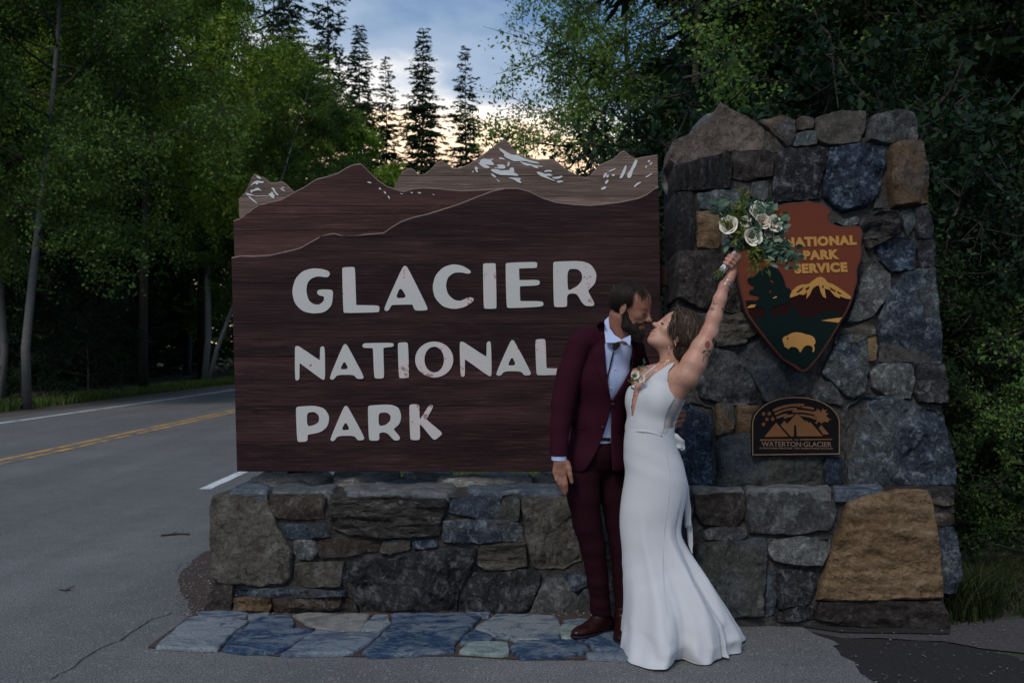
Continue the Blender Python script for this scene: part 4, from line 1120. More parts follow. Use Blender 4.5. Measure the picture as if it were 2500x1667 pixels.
# ================================================================== arrowhead emblem
def on_up(x, y, inset):            # parallel to the pillar shaft
    return on_batter(x, y, UP[0] + inset, UP[1])
def uplate(name, loops, off, th, mat, parent, bevel=0.0, smooth=0, w=.25):
    """plate lying parallel to the leaning shaft, its face 'off' metres in front of the stones' plane"""
    cu = bpy.data.curves.new(name, 'CURVE'); cu.dimensions = '2D'; cu.fill_mode = 'BOTH'
    cu.extrude = max(th / 2 - bevel, 1e-4); cu.bevel_depth = bevel; cu.bevel_resolution = 1
    for lp in loops:
        q = [Vector(p) for p in lp]
        if smooth: q = chaikin(q, smooth, True, w)
        s = cu.splines.new('POLY'); s.points.add(len(q) - 1); s.use_cyclic_u = True
        for i, p in enumerate(q):
            w3 = on_up(p[0], p[1], -off); s.points[i].co = (w3.x, w3.z, 0, 1)
    tmp = bpy.data.objects.new('tmp', cu); me = bpy.data.meshes.new_from_object(tmp); me.name = name
    bpy.data.objects.remove(tmp); bpy.data.curves.remove(cu)
    for v in me.vertices:
        x, z, t = v.co
        v.co = (x, UP[0] - off + UP[1] * z + th / 2 - t, z)
    bm = bmesh.new(); bm.from_mesh(me); bmesh.ops.recalc_face_normals(bm, faces=bm.faces); bm.to_mesh(me); bm.free()
    me.materials.clear(); me.materials.append(mat)
    return obj(name, me, parent)
E1 = lambda *p: crop(p, 1800, 480, 3.5625)
EM_RED = simple("emblem_rust_paint", (.125, .025, .008), .6, var=.12, scale=8, bump=.15)
EM_EDGE = simple("emblem_edge", (.065, .028, .024), .7, var=.3, scale=20, bump=.2)
EM_MAR = simple("emblem_maroon_paint", (.018, .005, .005), .7, var=.15, scale=10, spec=.06)
EM_GRN = simple("emblem_dark_green_paint", (.004, .011, .010), .7, var=.2, scale=10, spec=.06)
EM_GLD = simple("emblem_gold_paint", (.42, .21, .05), .5, var=.12, scale=15)
emb = empty('arrowhead_emblem', 'rust red arrowhead shield with gold lettering, mountain and bison on the stone pillar', 'emblem', (1.75, 5.2, 1.7))
AR = E1((250, 128), (330, 95), (400, 70), (470, 55), (560, 55), (610, 38), (640, 48), (700, 62), (768, 70), (785, 98), (822, 125), (790, 150), (785, 190), (800, 225), (850, 250), (900, 265), (960, 268), (1000, 258), (1055, 262), (1082, 285), (1090, 340), (1070, 420), (1085, 480), (1070, 560), (1050, 600), (1035, 650), (1045, 740), (1020, 800), (1005, 880), (960, 990), (910, 1070), (860, 1160), (800, 1260), (740, 1350), (690, 1420), (620, 1500), (580, 1522), (540, 1510), (470, 1460), (400, 1420), (330, 1340), (280, 1280), (210, 1190), (150, 1110), (90, 1030), (60, 930), (40, 850), (15, 760), (10, 680), (-10, 610), (5, 550), (-20, 480), (20, 400), (60, 320), (110, 240), (180, 175))
uplate('backboard', [AR], .125, .065, EM_EDGE, emb, bevel=.004, smooth=1)
c_ = Vector(E1((540, 640))[0])
def shrink(poly, k):
    return [tuple(c_ + (Vector(p) - c_) * k) for p in poly]
AF = shrink(AR, .985)
face = uplate('face', [AF], .1275, .004, EM_RED, emb, smooth=1)
def clip_y(poly, y0, y1):
    """part of the arrowhead between two heights (photo pixels)"""
    def half(P, f):
        out = []
        for i in range(len(P)):
            a, b = Vector(P[i]), Vector(P[(i + 1) % len(P)])
            fa, fb = f(a), f(b)
            if fa >= 0: out.append(tuple(a))
            if fa * fb < 0: out.append(tuple(a.lerp(b, fa / (fa - fb))))
        return out
    return half(half(poly, lambda p: p[1] - y0), lambda p: y1 - p[1])
def interp_edge(poly, top):
    """replace the flat upper edge of a clipped piece by the ragged line 'top'"""
    ys = min(p[1] for p in poly)
    flat = [i for i, p in enumerate(poly) if abs(p[1] - ys) < 1e-3]
    xl = min(poly[i][0] for i in flat); xr = max(poly[i][0] for i in flat)
    rest = [p for i, p in enumerate(poly) if i not in flat]
    top = [(x, y) for x, y in top if xl < x < xr]
    # order: start at the right end, go down round the tip and back up
    k = max(range(len(rest)), key=lambda i: rest[i][0] - rest[i][1] * .5)
    right = sorted([p for p in rest if p[0] > (xl + xr) / 2], key=lambda p: p[1])
    left = sorted([p for p in rest if p[0] <= (xl + xr) / 2], key=lambda p: -p[1])
    return [(xl, ys)] + top + [(xr, ys)] + right + left
AI = shrink(AR, .972)
y_m = E1((0, 905))[0][1]
mar = interp_edge(clip_y(AI, y_m, 1e9), E1((120, 900), (200, 930), (300, 900), (420, 880), (470, 870), (520, 850), (640, 830), (700, 775), (720, 770), (740, 780), (800, 800), (880, 870), (960, 890)))
uplate('maroon_field', [mar], .1305, .003, EM_MAR, emb)
gr = interp_edge(clip_y(AI, E1((0, 1075))[0][1], 1e9), E1((185, 1060), (215, 1030), (240, 1060), (262, 1000), (280, 1050), (300, 1020), (330, 1060), (360, 1010), (385, 1050), (400, 1000), (430, 1040), (460, 980), (480, 960), (500, 945), (520, 985), (540, 1040), (570, 1055), (600, 1050), (625, 1062), (700, 1030), (712, 1000), (730, 1030), (745, 985), (760, 1020), (790, 990), (810, 1020), (830, 985), (850, 1020), (880, 980), (900, 1010), (915, 1030)))
uplate('green_field', [gr], .1335, .003, EM_GRN, emb)
# big dark tree
TR = E1((240, 1090), (238, 970), (205, 955), (160, 965), (150, 935), (108, 920), (115, 900), (170, 905), (200, 870), (165, 855), (120, 850), (100, 835), (110, 815), (150, 800), (140, 770), (110, 765), (88, 735), (90, 705), (150, 700), (190, 640), (260, 600), (330, 610), (380, 660), (415, 740), (420, 790), (465, 800), (470, 850), (455, 880), (460, 905), (420, 930), (360, 945), (300, 960), (290, 1000), (300, 1090))
uplate('tree_motif', [TR, E1((275, 715), (310, 720), (325, 750), (290, 745)), E1((280, 800), (298, 805), (295, 840), (278, 838))], .1345, .0036, EM_GRN, emb, smooth=1)
MT = E1((458, 860), (480, 815), (520, 780), (560, 765), (620, 760), (665, 725), (700, 702), (728, 697), (760, 712), (785, 745), (830, 760), (880, 790), (930, 825), (985, 865), (990, 892), (940, 885), (890, 865), (895, 885), (855, 870), (830, 845), (800, 810), (760, 800), (772, 885), (745, 870), (725, 830), (712, 775), (690, 775), (655, 800), (630, 855), (600, 890), (608, 830), (580, 855), (540, 850), (520, 860), (460, 880))
uplate('mountain_motif', [MT, E1((510, 835), (545, 805), (580, 785), (565, 812), (530, 838)), E1((590, 800), (630, 780), (625, 800), (600, 822)), E1((740, 770), (752, 775), (750, 800), (738, 792)), E1((800, 785), (850, 815), (860, 835), (815, 815)), E1((870, 822), (910, 845), (900, 852), (872, 840))], .136, .003, EM_GLD, emb)
uplate('lake_motif', [E1((728, 1078), (800, 1065), (912, 1050), (882, 1096), (800, 1086))], .1365, .003, EM_GLD, emb)
uplate('lake_motif', [E1((88, 960), (120, 940), (162, 938), (150, 962), (95, 970))], .138, .003, EM_GLD, emb)
uplate('leaf_mark', [E1((308, 880), (340, 865), (346, 876), (315, 888))], .139, .003, EM_GLD, emb)
BI = E1((395, 1235), (410, 1215), (440, 1208), (465, 1188), (510, 1178), (560, 1184), (600, 1198), (640, 1205), (668, 1225), (680, 1250), (678, 1285), (668, 1280), (665, 1295), (675, 1315), (668, 1350), (652, 1353), (660, 1320), (645, 1298), (610, 1290), (580, 1305), (562, 1335), (545, 1362), (535, 1330), (515, 1312), (480, 1305), (458, 1310), (448, 1330), (430, 1312), (412, 1310), (405, 1280), (394, 1255))
uplate('bison_motif', [BI, E1((430, 1225), (442, 1222), (448, 1242), (436, 1248))], .1375, .004, EM_GLD, emb, smooth=1)
def emb_text(body, cx, cy, size, sx, roll=.035):
    q = on_up(*E1((cx, cy))[0], -.130)
    o = text_mesh('lettering', body, size, EM_GLD, (0, 0, 0), emb, ext=.0015, offset=.0045, sx=sx, space=1.14, roll=roll)
    sh = math.atan(UP[1])
    o.data.transform(Matrix.Translation((q.x, q.y, q.z)) @ Matrix.Rotation(-sh, 4, 'X') @ Matrix.Translation((0, 0, -size * .35)))
emb_text("NATIONAL", 722, 388, .070, 1.06)
emb_text("PARK", 722, 506, .070, 1.06)
emb_text("SERVICE", 728, 620, .070, 1.06)

# ================================================================== bronze plaque
E2 = lambda *p: crop(p, 1820, 950, 8.712)
PL_BLK = simple("plaque_black_enamel", (.006, .005, .005), .5, var=.1, spec=.08)
PL_BRZ = simple("plaque_bronze", (.19, .080, .030), .5, metal=.35, var=.2, scale=60, bump=.3, bdist=.0008)
PL_EDGE = simple("plaque_rim", (.21, .13, .085), .45, metal=.3, var=.15)
plq = empty('park_plaque', 'black and bronze arched plaque reading WATERTON GLACIER low on the stone pillar', 'plaque', (1.78, 5.2, 1.1))
arch = [(145, 1402)] + [(145, y) for y in (1200, 1000, 800)] + [(150, 680), (190, 560), (270, 450), (380, 350), (520, 270), (700, 205), (880, 175), (1080, 165), (1300, 180), (1500, 220), (1680, 290), (1830, 390), (1930, 500), (1985, 600), (2005, 690)] + [(2008, y) for y in (900, 1100)] + [(2010, 1382)]
uplate('plate', [E2(*arch)], .070, .030, PL_BLK, plq, bevel=.002)
cc = Vector((1078, 850))
inn = [tuple(cc + Vector(((x - cc.x) * .982, (y - cc.y) * .972))) for x, y in arch]
uplate('rim', [E2(*arch), E2(*inn)], .0735, .004, PL_EDGE, plq, bevel=.0008)
def pp(name, *loops, mat=PL_BRZ, off=.0735): return uplate(name, [E2(*l) for l in loops], off, .004, mat, plq)
def star(cx, cy, r, n=6, ph=0.0, k=.42):
    return [(cx + (r if i % 2 == 0 else r * k) * math.sin(ph + math.pi * i / n), cy - (r if i % 2 == 0 else r * k) * math.cos(ph + math.pi * i / n)) for i in range(2 * n)]
for (x, y) in ((385, 525), (508, 520), (455, 640), (580, 632), (385, 742)): pp('star', star(x, y, 56, 6, .1))
pp('mountain_motif', [(400, 1012), (655, 708), (910, 1005)])
pp('mountain_motif', [(750, 768), (825, 670), (890, 738), (1095, 508), (1275, 690), (1290, 665), (1360, 718), (1385, 700), (1640, 995), (1092, 1000), (1080, 775), (1058, 755), (1035, 775), (1025, 1002), (965, 1002)])
pp('mountain_motif', [(1560, 822), (1615, 765), (1780, 955), (1655, 960)])
def band(*p): pp('wave_band', list(p))
band((580, 430), (700, 375), (850, 335), (1000, 312), (1150, 305), (1250, 312), (1240, 355), (1160, 352), (1160, 382), (1090, 360), (950, 368), (800, 400), (600, 478))
band((1165, 385), (1250, 358), (1350, 370), (1460, 395), (1455, 438), (1340, 415), (1240, 402))
band((612, 508), (760, 450), (900, 408), (1000, 395), (1100, 393), (1090, 432), (1200, 440), (1330, 455), (1470, 480), (1480, 545), (1330, 510), (1200, 492), (1000, 492), (1010, 440), (880, 455), (760, 492), (640, 552))
band((655, 585), (780, 535), (890, 510), (880, 545), (1040, 528), (1000, 578), (900, 600), (820, 628), (828, 580), (740, 600), (668, 630))
band((1130, 530), (1250, 535), (1400, 560), (1490, 585), (1510, 655), (1400, 612), (1280, 585), (1190, 575))
leaf = [(1480, 715), (1530, 670), (1500, 640), (1520, 600), (1460, 560), (1480, 520), (1465, 460), (1510, 460), (1522, 405), (1550, 450), (1575, 425), (1590, 475), (1600, 500), (1630, 445), (1652, 405), (1665, 450), (1740, 435), (1700, 480), (1720, 510), (1770, 508), (1715, 560), (1740, 595), (1760, 600), (1770, 628), (1830, 640), (1760, 665), (1765, 705), (1690, 690), (1640, 700), (1620, 735), (1560, 680), (1510, 745)]
pp('maple_leaf', leaf)
pp('rule', [(312, 1062), (990, 1060), (990, 1085), (312, 1095)]); pp('rule', [(1160, 1058), (1845, 1052), (1845, 1075), (1160, 1083)])
def plq_text(body, cx, cy, width, size, off=0.0, mat=PL_EDGE):
    q = on_up(*E2((cx, cy))[0], -.0705)
    o = text_mesh('lettering', body, size, mat, (0, 0, 0), plq, ext=.0015, offset=off)
    wpx = (on_up(*E2((cx + width, cy))[0], -.0705) - q).x
    xs_ = [v.co.x for v in o.data.vertices]; k = wpx / (max(xs_) - min(xs_))
    o.data.transform(Matrix.Translation((q.x, q.y, q.z)) @ Matrix.Rotation(-math.atan(UP[1]), 4, 'X') @ Matrix.Rotation(.006, 4, 'Y') @ Matrix.Diagonal((k, 1, 1, 1)) @ Matrix.Translation((0, 0, -size * .35)))
plq_text("WATERTON\u00b7GLACIER", 1085, 1166, 1490, .040, .0004)
plq_text("INTERNATIONAL PEACE PARK \u00b7 PARC INTERNATIONAL DE LA PAIX", 1080, 1255, 1560, .0125, .0002)
plq_text("1932", 1078, 1075, 92, .0095, .0002)
# ================================================================== trees
def bark(name, c1, c2, sc=1.0, birch=False):
    m = NT(name)
    a = m.noise(3 * sc, 5, .6, stretch=(1, 1, .3 if not birch else 3)); b = m.noise(24 * sc, 5, .7, stretch=(1, 1, .25 if not birch else 2.5))
    col = m.mix(a, c1, c2)
    if birch: col = m.mix(m.ramp(b, [(.36, 1), (.44, 0)]), col, (.03, .028, .026))
    else: col = m.mix(m.ramp(b, [(.4, .7), (.55, 0)]), col, tuple(x * .35 for x in c1))
    m.color(col).rough(.9).bump(b, .8, .03)
    return m.m
B_DARK = bark("dark_bark", (.035, .028, .022), (.060, .050, .042))
B_GREY = bark("grey_bark", (.11, .11, .11), (.20, .20, .20))
B_BIRCH = bark("birch_bark", (.30, .30, .30), (.48, .48, .48), birch=True)
def lf(name, stops, trans=.3):
    m = NT(name)
    r = m.rnd()
    c = m.ramp(m.island(), stops)
    big = m.noise(.55, 3, .6)
    c = m.mix(m.ramp(big, [(.38, .5), (.58, 0)]), c, tuple(x * .55 for x in stops[0][1]))
    c = m.mix(m.math('MULTIPLY', r, .3), c, tuple(x * .6 for x in stops[1][1]))
    m.color(c).rough(.6); m.b.inputs['Specular IOR Level'].default_value = .08
    tr = m.n('ShaderNodeBsdfTranslucent'); m.l(m.mix(trans, (0, 0, 0), m.mix(1.0, c, (1.6, 1.7, .8), 'MULTIPLY')), tr.inputs[0])
    mx = m.n('ShaderNodeAddShader')
    m.l(m.b.outputs[0], mx.inputs[0]); m.l(tr.outputs[0], mx.inputs[1]); m.l(mx.outputs[0], m.out.inputs[0])
    return m.m
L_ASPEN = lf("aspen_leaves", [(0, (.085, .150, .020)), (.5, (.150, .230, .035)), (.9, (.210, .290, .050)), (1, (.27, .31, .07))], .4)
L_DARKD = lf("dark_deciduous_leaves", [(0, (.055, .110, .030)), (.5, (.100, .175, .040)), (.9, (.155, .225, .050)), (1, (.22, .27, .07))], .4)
L_TEAL = lf("bluish_green_leaves", [(0, (.009, .020, .011)), (.5, (.014, .032, .016)), (.9, (.026, .052, .026)), (1, (.06, .11, .05))])  # darkened in colour to stand for the forest shade
L_SHADE = lf('shade_painted_leaves', [(0, (.008, .018, .006)), (.5, (.017, .032, .010)), (.88, (.034, .056, .015)), (1, (.085, .11, .03))], .25)  # darker leaf copy; the forest's gloom is put into the colour
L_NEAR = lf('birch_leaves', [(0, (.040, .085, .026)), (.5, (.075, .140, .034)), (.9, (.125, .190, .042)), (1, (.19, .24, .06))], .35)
L_CON = lf("spruce_needles", [(0, (.016, .032, .016)), (.5, (.026, .048, .022)), (1, (.045, .070, .030))], .12)
L_CON2 = lf("bluish_needles", [(0, (.018, .036, .026)), (.5, (.028, .052, .034)), (1, (.050, .078, .048))], .12)

def leaf_quads(C, size, rs, droop=.3, aspect=.62, dirs=None, up=None):
    """one folded rhombus per centre"""
    n = len(C)
    if dirs is None:
        d = rs.normal(0, 1, (n, 3)); d[:, 2] -= droop
    else: d = dirs + rs.normal(0, .35, (n, 3))
    d /= np.linalg.norm(d, axis=1)[:, None] + 1e-9
    u = rs.normal(0, 1, (n, 3)); u -= (u * d).sum(1)[:, None] * d
    u /= np.linalg.norm(u, axis=1)[:, None] + 1e-9
    s = size * rs.uniform(.6, 1.35, n)[:, None]
    if up is not None:
        want = up + rs.normal(0, .55, (n, 3))
        u = np.cross(d, want); u /= np.linalg.norm(u, axis=1)[:, None] + 1e-9
    nn = np.cross(d, u)
    V = np.empty((n, 4, 3), np.float32)
    V[:, 0] = C - d * s * .5
    V[:, 1] = C + u * s * aspect * .5 + nn * s * .08
    V[:, 2] = C + d * s * .5
    V[:, 3] = C - u * s * aspect * .5 + nn * s * .08
    Q = np.arange(n * 4).reshape(n, 4)
    return V.reshape(-1, 3), Q
def limb_path(p, d, L, rs, n=6, up=.1, wob=.12):
    pts = [np.array(p, float)]; d = np.array(d, float)
    for i in range(n):
        d = d + rs.normal(0, wob, 3); d[2] += up / n * 2
        d /= np.linalg.norm(d)
        pts.append(pts[-1] + d * L / n)
    return pts
def deciduous(seed, H, R_, base, n_limb, twigs, leaves, leaf, lmat, bmat, droop=.35, lean=(0, 0), r0=.16, spread=.42, flat=1.0):
    rs = np.random.RandomState(seed)
    tp = [Vector((0, 0, -.1))]
    dx, dy = lean
    for i in range(1, 11):
        t = i / 10
        tp.append(Vector((dx * t + .12 * H / 15 * math.sin(seed + t * 5), dy * t + .12 * H / 15 * math.cos(seed * 2 + t * 4), H * .92 * t)))
    rad = [r0 * (1 - .85 * (i / 10)) for i in range(11)]
    parts = [tube(tp, rad, 10)]
    C, Dr = [], []
    for k in range(n_limb):
        t = (base + (1 - base) * (k + rs.rand()) / n_limb)
        i = min(9, int(t * 10)); f = t * 10 - i
        p = np.array(tp[i].lerp(tp[min(10, i + 1)], f))
        prof = math.sin(math.pi * min(1, max(.02, (t - base) / (1 - base) * .82 + .16))) ** .7
        L = R_ * prof * rs.uniform(.7, 1.15) * flat
        az = k * 2.4 + rs.uniform(-.5, .5)
        el = rs.uniform(.05, .65) + (t - .5) * .5
        d = (math.cos(az) * math.cos(el), math.sin(az) * math.cos(el), math.sin(el))
        path = limb_path(p, d, L, rs, 6, up=.1)
        parts.append(tube([Vector(q) for q in path], [max(.008, r0 * .38 * (1 - j / 6.5) * L / R_) for j in range(7)], 5, cap=False))
        for _ in range(twigs):
            s = rs.uniform(.2, 1) ** .7 * 6; a = min(5, int(s)); q = path[a] + (path[a + 1] - path[a]) * (s - a)
            td = np.array(d) * .5 + rs.normal(0, .75, 3); td[2] -= .1; td /= np.linalg.norm(td)
            tl = R_ * rs.uniform(.12, .34)
            m_ = leaves
            u = rs.rand(m_) ** .8
            cl = q + td * tl * u[:, None] + rs.normal(0, spread * .42 * R_ * .18, (m_, 3)) * (1.0 - .3 * u[:, None])
            cl[:, 2] -= (u * tl) ** 2 * .35 * droop * 2
            C.append(cl)
            parts.append(tube([Vector(q), Vector(q + td * tl * .55 + np.array([0, 0, -.05])), Vector(q + td * tl + np.array([0, 0, -.12 * tl]))], [.011, .007, .003], 3, cap=False))
    C = np.concatenate(C)
    ctr = np.array([dx * .6, dy * .6, H * (base + (1 - base) * .45)])
    out = (C - ctr) / R_; out /= np.linalg.norm(out, axis=1)[:, None] + 1e-6
    V, Q = leaf_quads(C, leaf, rs, droop, up=out * .7 + np.array([0, 0, .7]))
    crown = quads_mesh('crown', V, Q, [lmat])
    V2, F2 = merge(parts)
    nf = len(parts[0][1])
    trunk = mesh_from('trunk', V2, F2, True, [bmat, B_DARK], [0] * nf + [1] * (len(F2) - nf))
    return trunk, crown
def conifer(seed, H, R_, base, whorls, per, lmat, bmat, twig=.30, gap=.0, r0=.2, ragged=.25, sag=.25, tw_n=26):
    rs = np.random.RandomState(seed)
    tp = [Vector((.1 * math.sin(i * .7 + seed), .1 * math.cos(i * .9), H * i / 8 - (.1 if i == 0 else 0))) for i in range(9)]
    parts = [tube(tp, [r0 * (1 - i / 8.3) for i in range(9)], 8)]
    C, Dd, S = [], [], []
    for w in range(whorls):
        t = base + (1 - base) * (w + .5) / whorls
        if rs.rand() < gap: continue
        z = H * t; rr = R_ * ((1 - t) / (1 - base)) ** .78 * rs.uniform(1 - ragged, 1 + ragged * .5) + .12
        npb = per if t < .85 else max(3, per - 2)
        for k in range(npb):
            az = 2 * math.pi * (k + rs.rand() * .7) / npb + w * .8
            L = rr * rs.uniform(.65, 1.15)
            el = .35 * t - .12 + rs.normal(0, .08)
            d = np.array([math.cos(az) * math.cos(el), math.sin(az) * math.cos(el), math.sin(el)])
            zt = np.array(tp[min(8, int(t * 8))]); p0 = np.array([zt[0], zt[1], z + rs.normal(0, .1)])
            nn = max(4, int(tw_n * L / R_))
            s = rs.uniform(.12, 1, nn)
            side = np.array([-d[1], d[0], 0]); side /= np.linalg.norm(side) + 1e-9
            pts = p0 + d * (s * L)[:, None]; pts[:, 2] -= sag * L * s ** 2 - .12 * L * np.maximum(0, s - .7)
            sg = np.where(rs.rand(nn) < .5, -1, 1)
            ln = twig * (1.15 - .6 * s) * rs.uniform(.7, 1.3, nn) * (L / R_ * .5 + .6)
            dd = d * .75 + side * sg[:, None] * .85 + rs.normal(0, .18, (nn, 3)); dd[:, 2] -= .25
            dd /= np.linalg.norm(dd, axis=1)[:, None]
            C.append(pts + dd * ln[:, None] * .45); Dd.append(dd); S.append(ln)
            e = p0 + d * L; e[2] -= sag * L * .7
            mdl = p0 + d * L * .5; mdl[2] -= sag * L * .25
            parts.append(tube([Vector(p0), Vector(mdl), Vector(e)], [.028 * L / R_ + .006, .016 * L / R_ + .004, .003], 3, cap=False))
    C = np.concatenate(C); Dd = np.concatenate(Dd); S = np.concatenate(S)
    n = len(C)
    # each twig: two crossed ragged blades, three needle tufts
    Vs, off, Qs = [], 0, []
    for j in range(3):
        c = C + Dd * (S * (j - 1) * .33)[:, None] + rs.normal(0, .02, (n, 3))
        u = rs.normal(0, 1, (n, 3)); u -= (u * Dd).sum(1)[:, None] * Dd; u /= np.linalg.norm(u, axis=1)[:, None]
        dd = Dd + rs.normal(0, .3, (n, 3)); dd /= np.linalg.norm(dd, axis=1)[:, None]
        V = np.empty((n, 4, 3), np.float32)
        V[:, 0] = c - dd * (S * .35)[:, None]; V[:, 1] = c + u * (S * .13)[:, None]
        V[:, 2] = c + dd * (S * .38)[:, None]; V[:, 3] = c - u * (S * .13)[:, None]
        Vs.append(V.reshape(-1, 3)); Qs.append(np.arange(n * 4).reshape(n, 4) + off); off += n * 4
    crown = quads_mesh('crown', np.concatenate(Vs), np.concatenate(Qs), [lmat])
    V2, F2 = merge(parts)
    return mesh_from('trunk', V2, F2, True, [bmat]), crown

def plant(kind, name, x, y, label, cat='tree', group=None, rot=0.0, s=1.0, sz=None, z=-.02, tilt=0.0):
    tr, cr = kind
    o = empty(name, label, cat, (x, y, z), (0, tilt, rot), group)
    o.scale = (s, s, sz or s)
    for nm, me in (('trunk', tr), ('crown', cr)):
        c = bpy.data.objects.new(nm if cat != 'bush' or nm == 'trunk' else 'foliage', me)
        link(c, o, keep=False)
    return o

B_BIRCH2 = bark('mottled_birch_bark', (.085, .082, .078), (.20, .195, .19), birch=True)
BIG1 = deciduous(11, 17, 5.0, .24, 50, 30, 84, .088, L_NEAR, B_BIRCH2, r0=.115, lean=(.9, 0))
BIG2 = deciduous(23, 18, 4.6, .34, 44, 26, 60, .13, L_ASPEN, B_DARK, r0=.15)
MID1 = deciduous(37, 17, 4.6, .16, 36, 20, 44, .19, L_ASPEN, B_GREY, r0=.17, spread=.5)
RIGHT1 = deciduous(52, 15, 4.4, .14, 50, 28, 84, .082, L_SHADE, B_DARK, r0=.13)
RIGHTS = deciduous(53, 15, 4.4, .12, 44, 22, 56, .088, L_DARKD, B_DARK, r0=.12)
SPR1 = conifer(3, 27, 5.0, .08, 62, 8, L_CON, B_DARK, twig=.80, sag=.24, ragged=.42, tw_n=38)
SPR2 = conifer(8, 26, 4.3, .10, 54, 7, L_CON, B_DARK, twig=.78, gap=.06, ragged=.55, sag=.16, tw_n=34)
PINE = conifer(14, 30, 4.3, .20, 40, 6, L_CON2, B_DARK, twig=.95, gap=.12, ragged=.6, sag=-.02, r0=.26)
FORE = conifer(21, 20, 3.6, .02, 34, 8, L_CON, B_DARK, twig=.6, sag=.22, tw_n=30)
SHRUB1 = deciduous(61, 2.6, 1.5, .05, 28, 14, 32, .060, L_TEAL, B_DARK, r0=.03, spread=.5)
SHRUB2 = deciduous(62, 2.2, 1.3, .05, 26, 14, 34, .050, L_SHADE, B_DARK, r0=.025, spread=.6)

SHRUB3 = deciduous(63, 2.2, 1.4, .05, 26, 14, 30, .048, L_NEAR, B_DARK, r0=.025, spread=.6)
# --- trees beside the road, left
plant(BIG1, 'birch_tree', -12.3, 23.2, 'mottled thin birch with drooping green crown, nearest tree left of the road', rot=.4)
plant(BIG1, 'birch_tree', -13.9, 24.8, 'dark thin crooked trunk left of the mottled birch at the photo edge', rot=2.6, s=.95)
plant(BIG2, 'cottonwood_tree', -13.3, 33.0, 'tall yellow-green leafy tree behind the nearest birch', rot=1.2, s=1.18)
PALE = (BIG2[0].copy(), BIG2[1]); PALE[0].materials[0] = B_BIRCH
plant(PALE, 'aspen_tree', -15.5, 46.0, 'pale straight aspen trunk standing just left of the wooden sign', rot=3.0, s=1.15, sz=1.25)
LEAN = (BIG1[0].copy(), BIG1[1]); LEAN[0].materials[0] = B_BIRCH
plant(LEAN, 'birch_tree', -14.9, 45.0, 'pale birch trunk leaning against the left edge of the wooden sign', rot=0.0, s=1.0, tilt=.27)
plant(PINE, 'conifer_tree', -16.2, 47.5, 'dark thick conifer trunk right behind the pale aspen', rot=.7, s=.9)
# --- middle distance
plant(MID1, 'aspen_tree', -15.6, 58.0, 'light green round aspen above the left end of the wooden sign', rot=.3, s=1.08)
plant(MID1, 'aspen_tree', -11.9, 63.0, 'light green aspen above the dark mountain ridge of the sign', rot=2.2, s=1.10)
plant(MID1, 'aspen_tree', -9.6, 72.0, 'lower light green aspen left of the first pointed spruce', rot=4.2, s=.98)
plant(MID1, 'aspen_tree', -19.5, 55.0, 'bushy green aspen between the roadside trees and the light green ones', rot=5.2, s=1.12)
plant(MID1, 'aspen_tree', -6.2, 84.0, 'small green tree at the foot of the two pointed spruces', rot=1.0, s=.82)
plant(MID1, 'aspen_tree', -1.2, 80.0, 'small green tree behind the highest carved peak of the sign', rot=3.4, s=.72)
plant(SPR1, 'spruce_tree', -7.4, 75.0, 'pointed dark spruce against the bright sky, taller of the two', rot=0, s=1.03)
plant(SPR2, 'spruce_tree', -3.9, 78.0, 'slender ragged spruce against the bright sky, right of the taller one', rot=1.5, s=1.055)
plant(SPR1, 'spruce_tree', -12.9, 78.0, 'dark spruce between the tall bare-stemmed pine and the thin spruce', rot=2.5, s=1.08)
plant(SPR2, 'spruce_tree', -11.6, 84.0, 'thin pale spruce top left of the two pointed spruces', rot=3.9, s=1.09)
plant(PINE, 'pine_tree', -15.6, 78.0, 'tall open pine with visible dark stem beside the blue gap of sky', rot=1.9, s=1.18)
plant(SPR1, 'spruce_tree', -18.6, 76.0, 'dark green conifer mass left of the tall open pine', rot=4.4, s=1.25)
plant(PINE, 'pine_tree', -20.6, 79.0, 'open dark pine rising behind the left conifer mass', rot=.2, s=1.2)
# --- right of the sign
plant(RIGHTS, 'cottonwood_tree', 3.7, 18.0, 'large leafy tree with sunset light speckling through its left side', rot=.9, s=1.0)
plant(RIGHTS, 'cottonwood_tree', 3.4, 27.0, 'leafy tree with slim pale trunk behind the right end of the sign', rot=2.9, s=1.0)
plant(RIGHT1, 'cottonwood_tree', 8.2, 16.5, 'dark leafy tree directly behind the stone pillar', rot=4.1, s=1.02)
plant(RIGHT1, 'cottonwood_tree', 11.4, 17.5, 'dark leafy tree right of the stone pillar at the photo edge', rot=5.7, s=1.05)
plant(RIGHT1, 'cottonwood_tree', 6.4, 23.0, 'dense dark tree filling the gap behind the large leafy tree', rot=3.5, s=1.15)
# --- deep forest, too alike to tell apart
rng = random.Random(77)
spots = []
for k in range(400):
    side = rng.random()
    if side < .48: x, y = rng.uniform(-42, -20.5), rng.uniform(24, 72)
    else: x, y = rng.uniform(3.5, 34), rng.uniform(13, 52)
    if x < 0 and y / -x > 3.6: continue
    if x > 0 and x / y < .19: continue
    if x > 0 and y < 19 and x < 13: continue
    if abs(x) / y > .72: continue
    if x < 0 and -x / y < .345: continue
    if any((x - a) ** 2 + (y - b) ** 2 < 2.6 ** 2 for a, b in spots): continue
    spots.append((x, y))
    if len(spots) >= 95: break
for i, (x, y) in enumerate(spots):
    lab, gp = ('dark conifer deep in the forest beyond the road', 'conifers beyond the road') if x < 0 else ('dark conifer deep in the forest behind the stone pillar', 'conifers behind the pillar')
    plant(FORE if i % 3 else SPR1, 'conifer_tree', x, y, lab, group=gp, rot=rng.uniform(0, 6), s=rng.uniform(.85, 1.25))
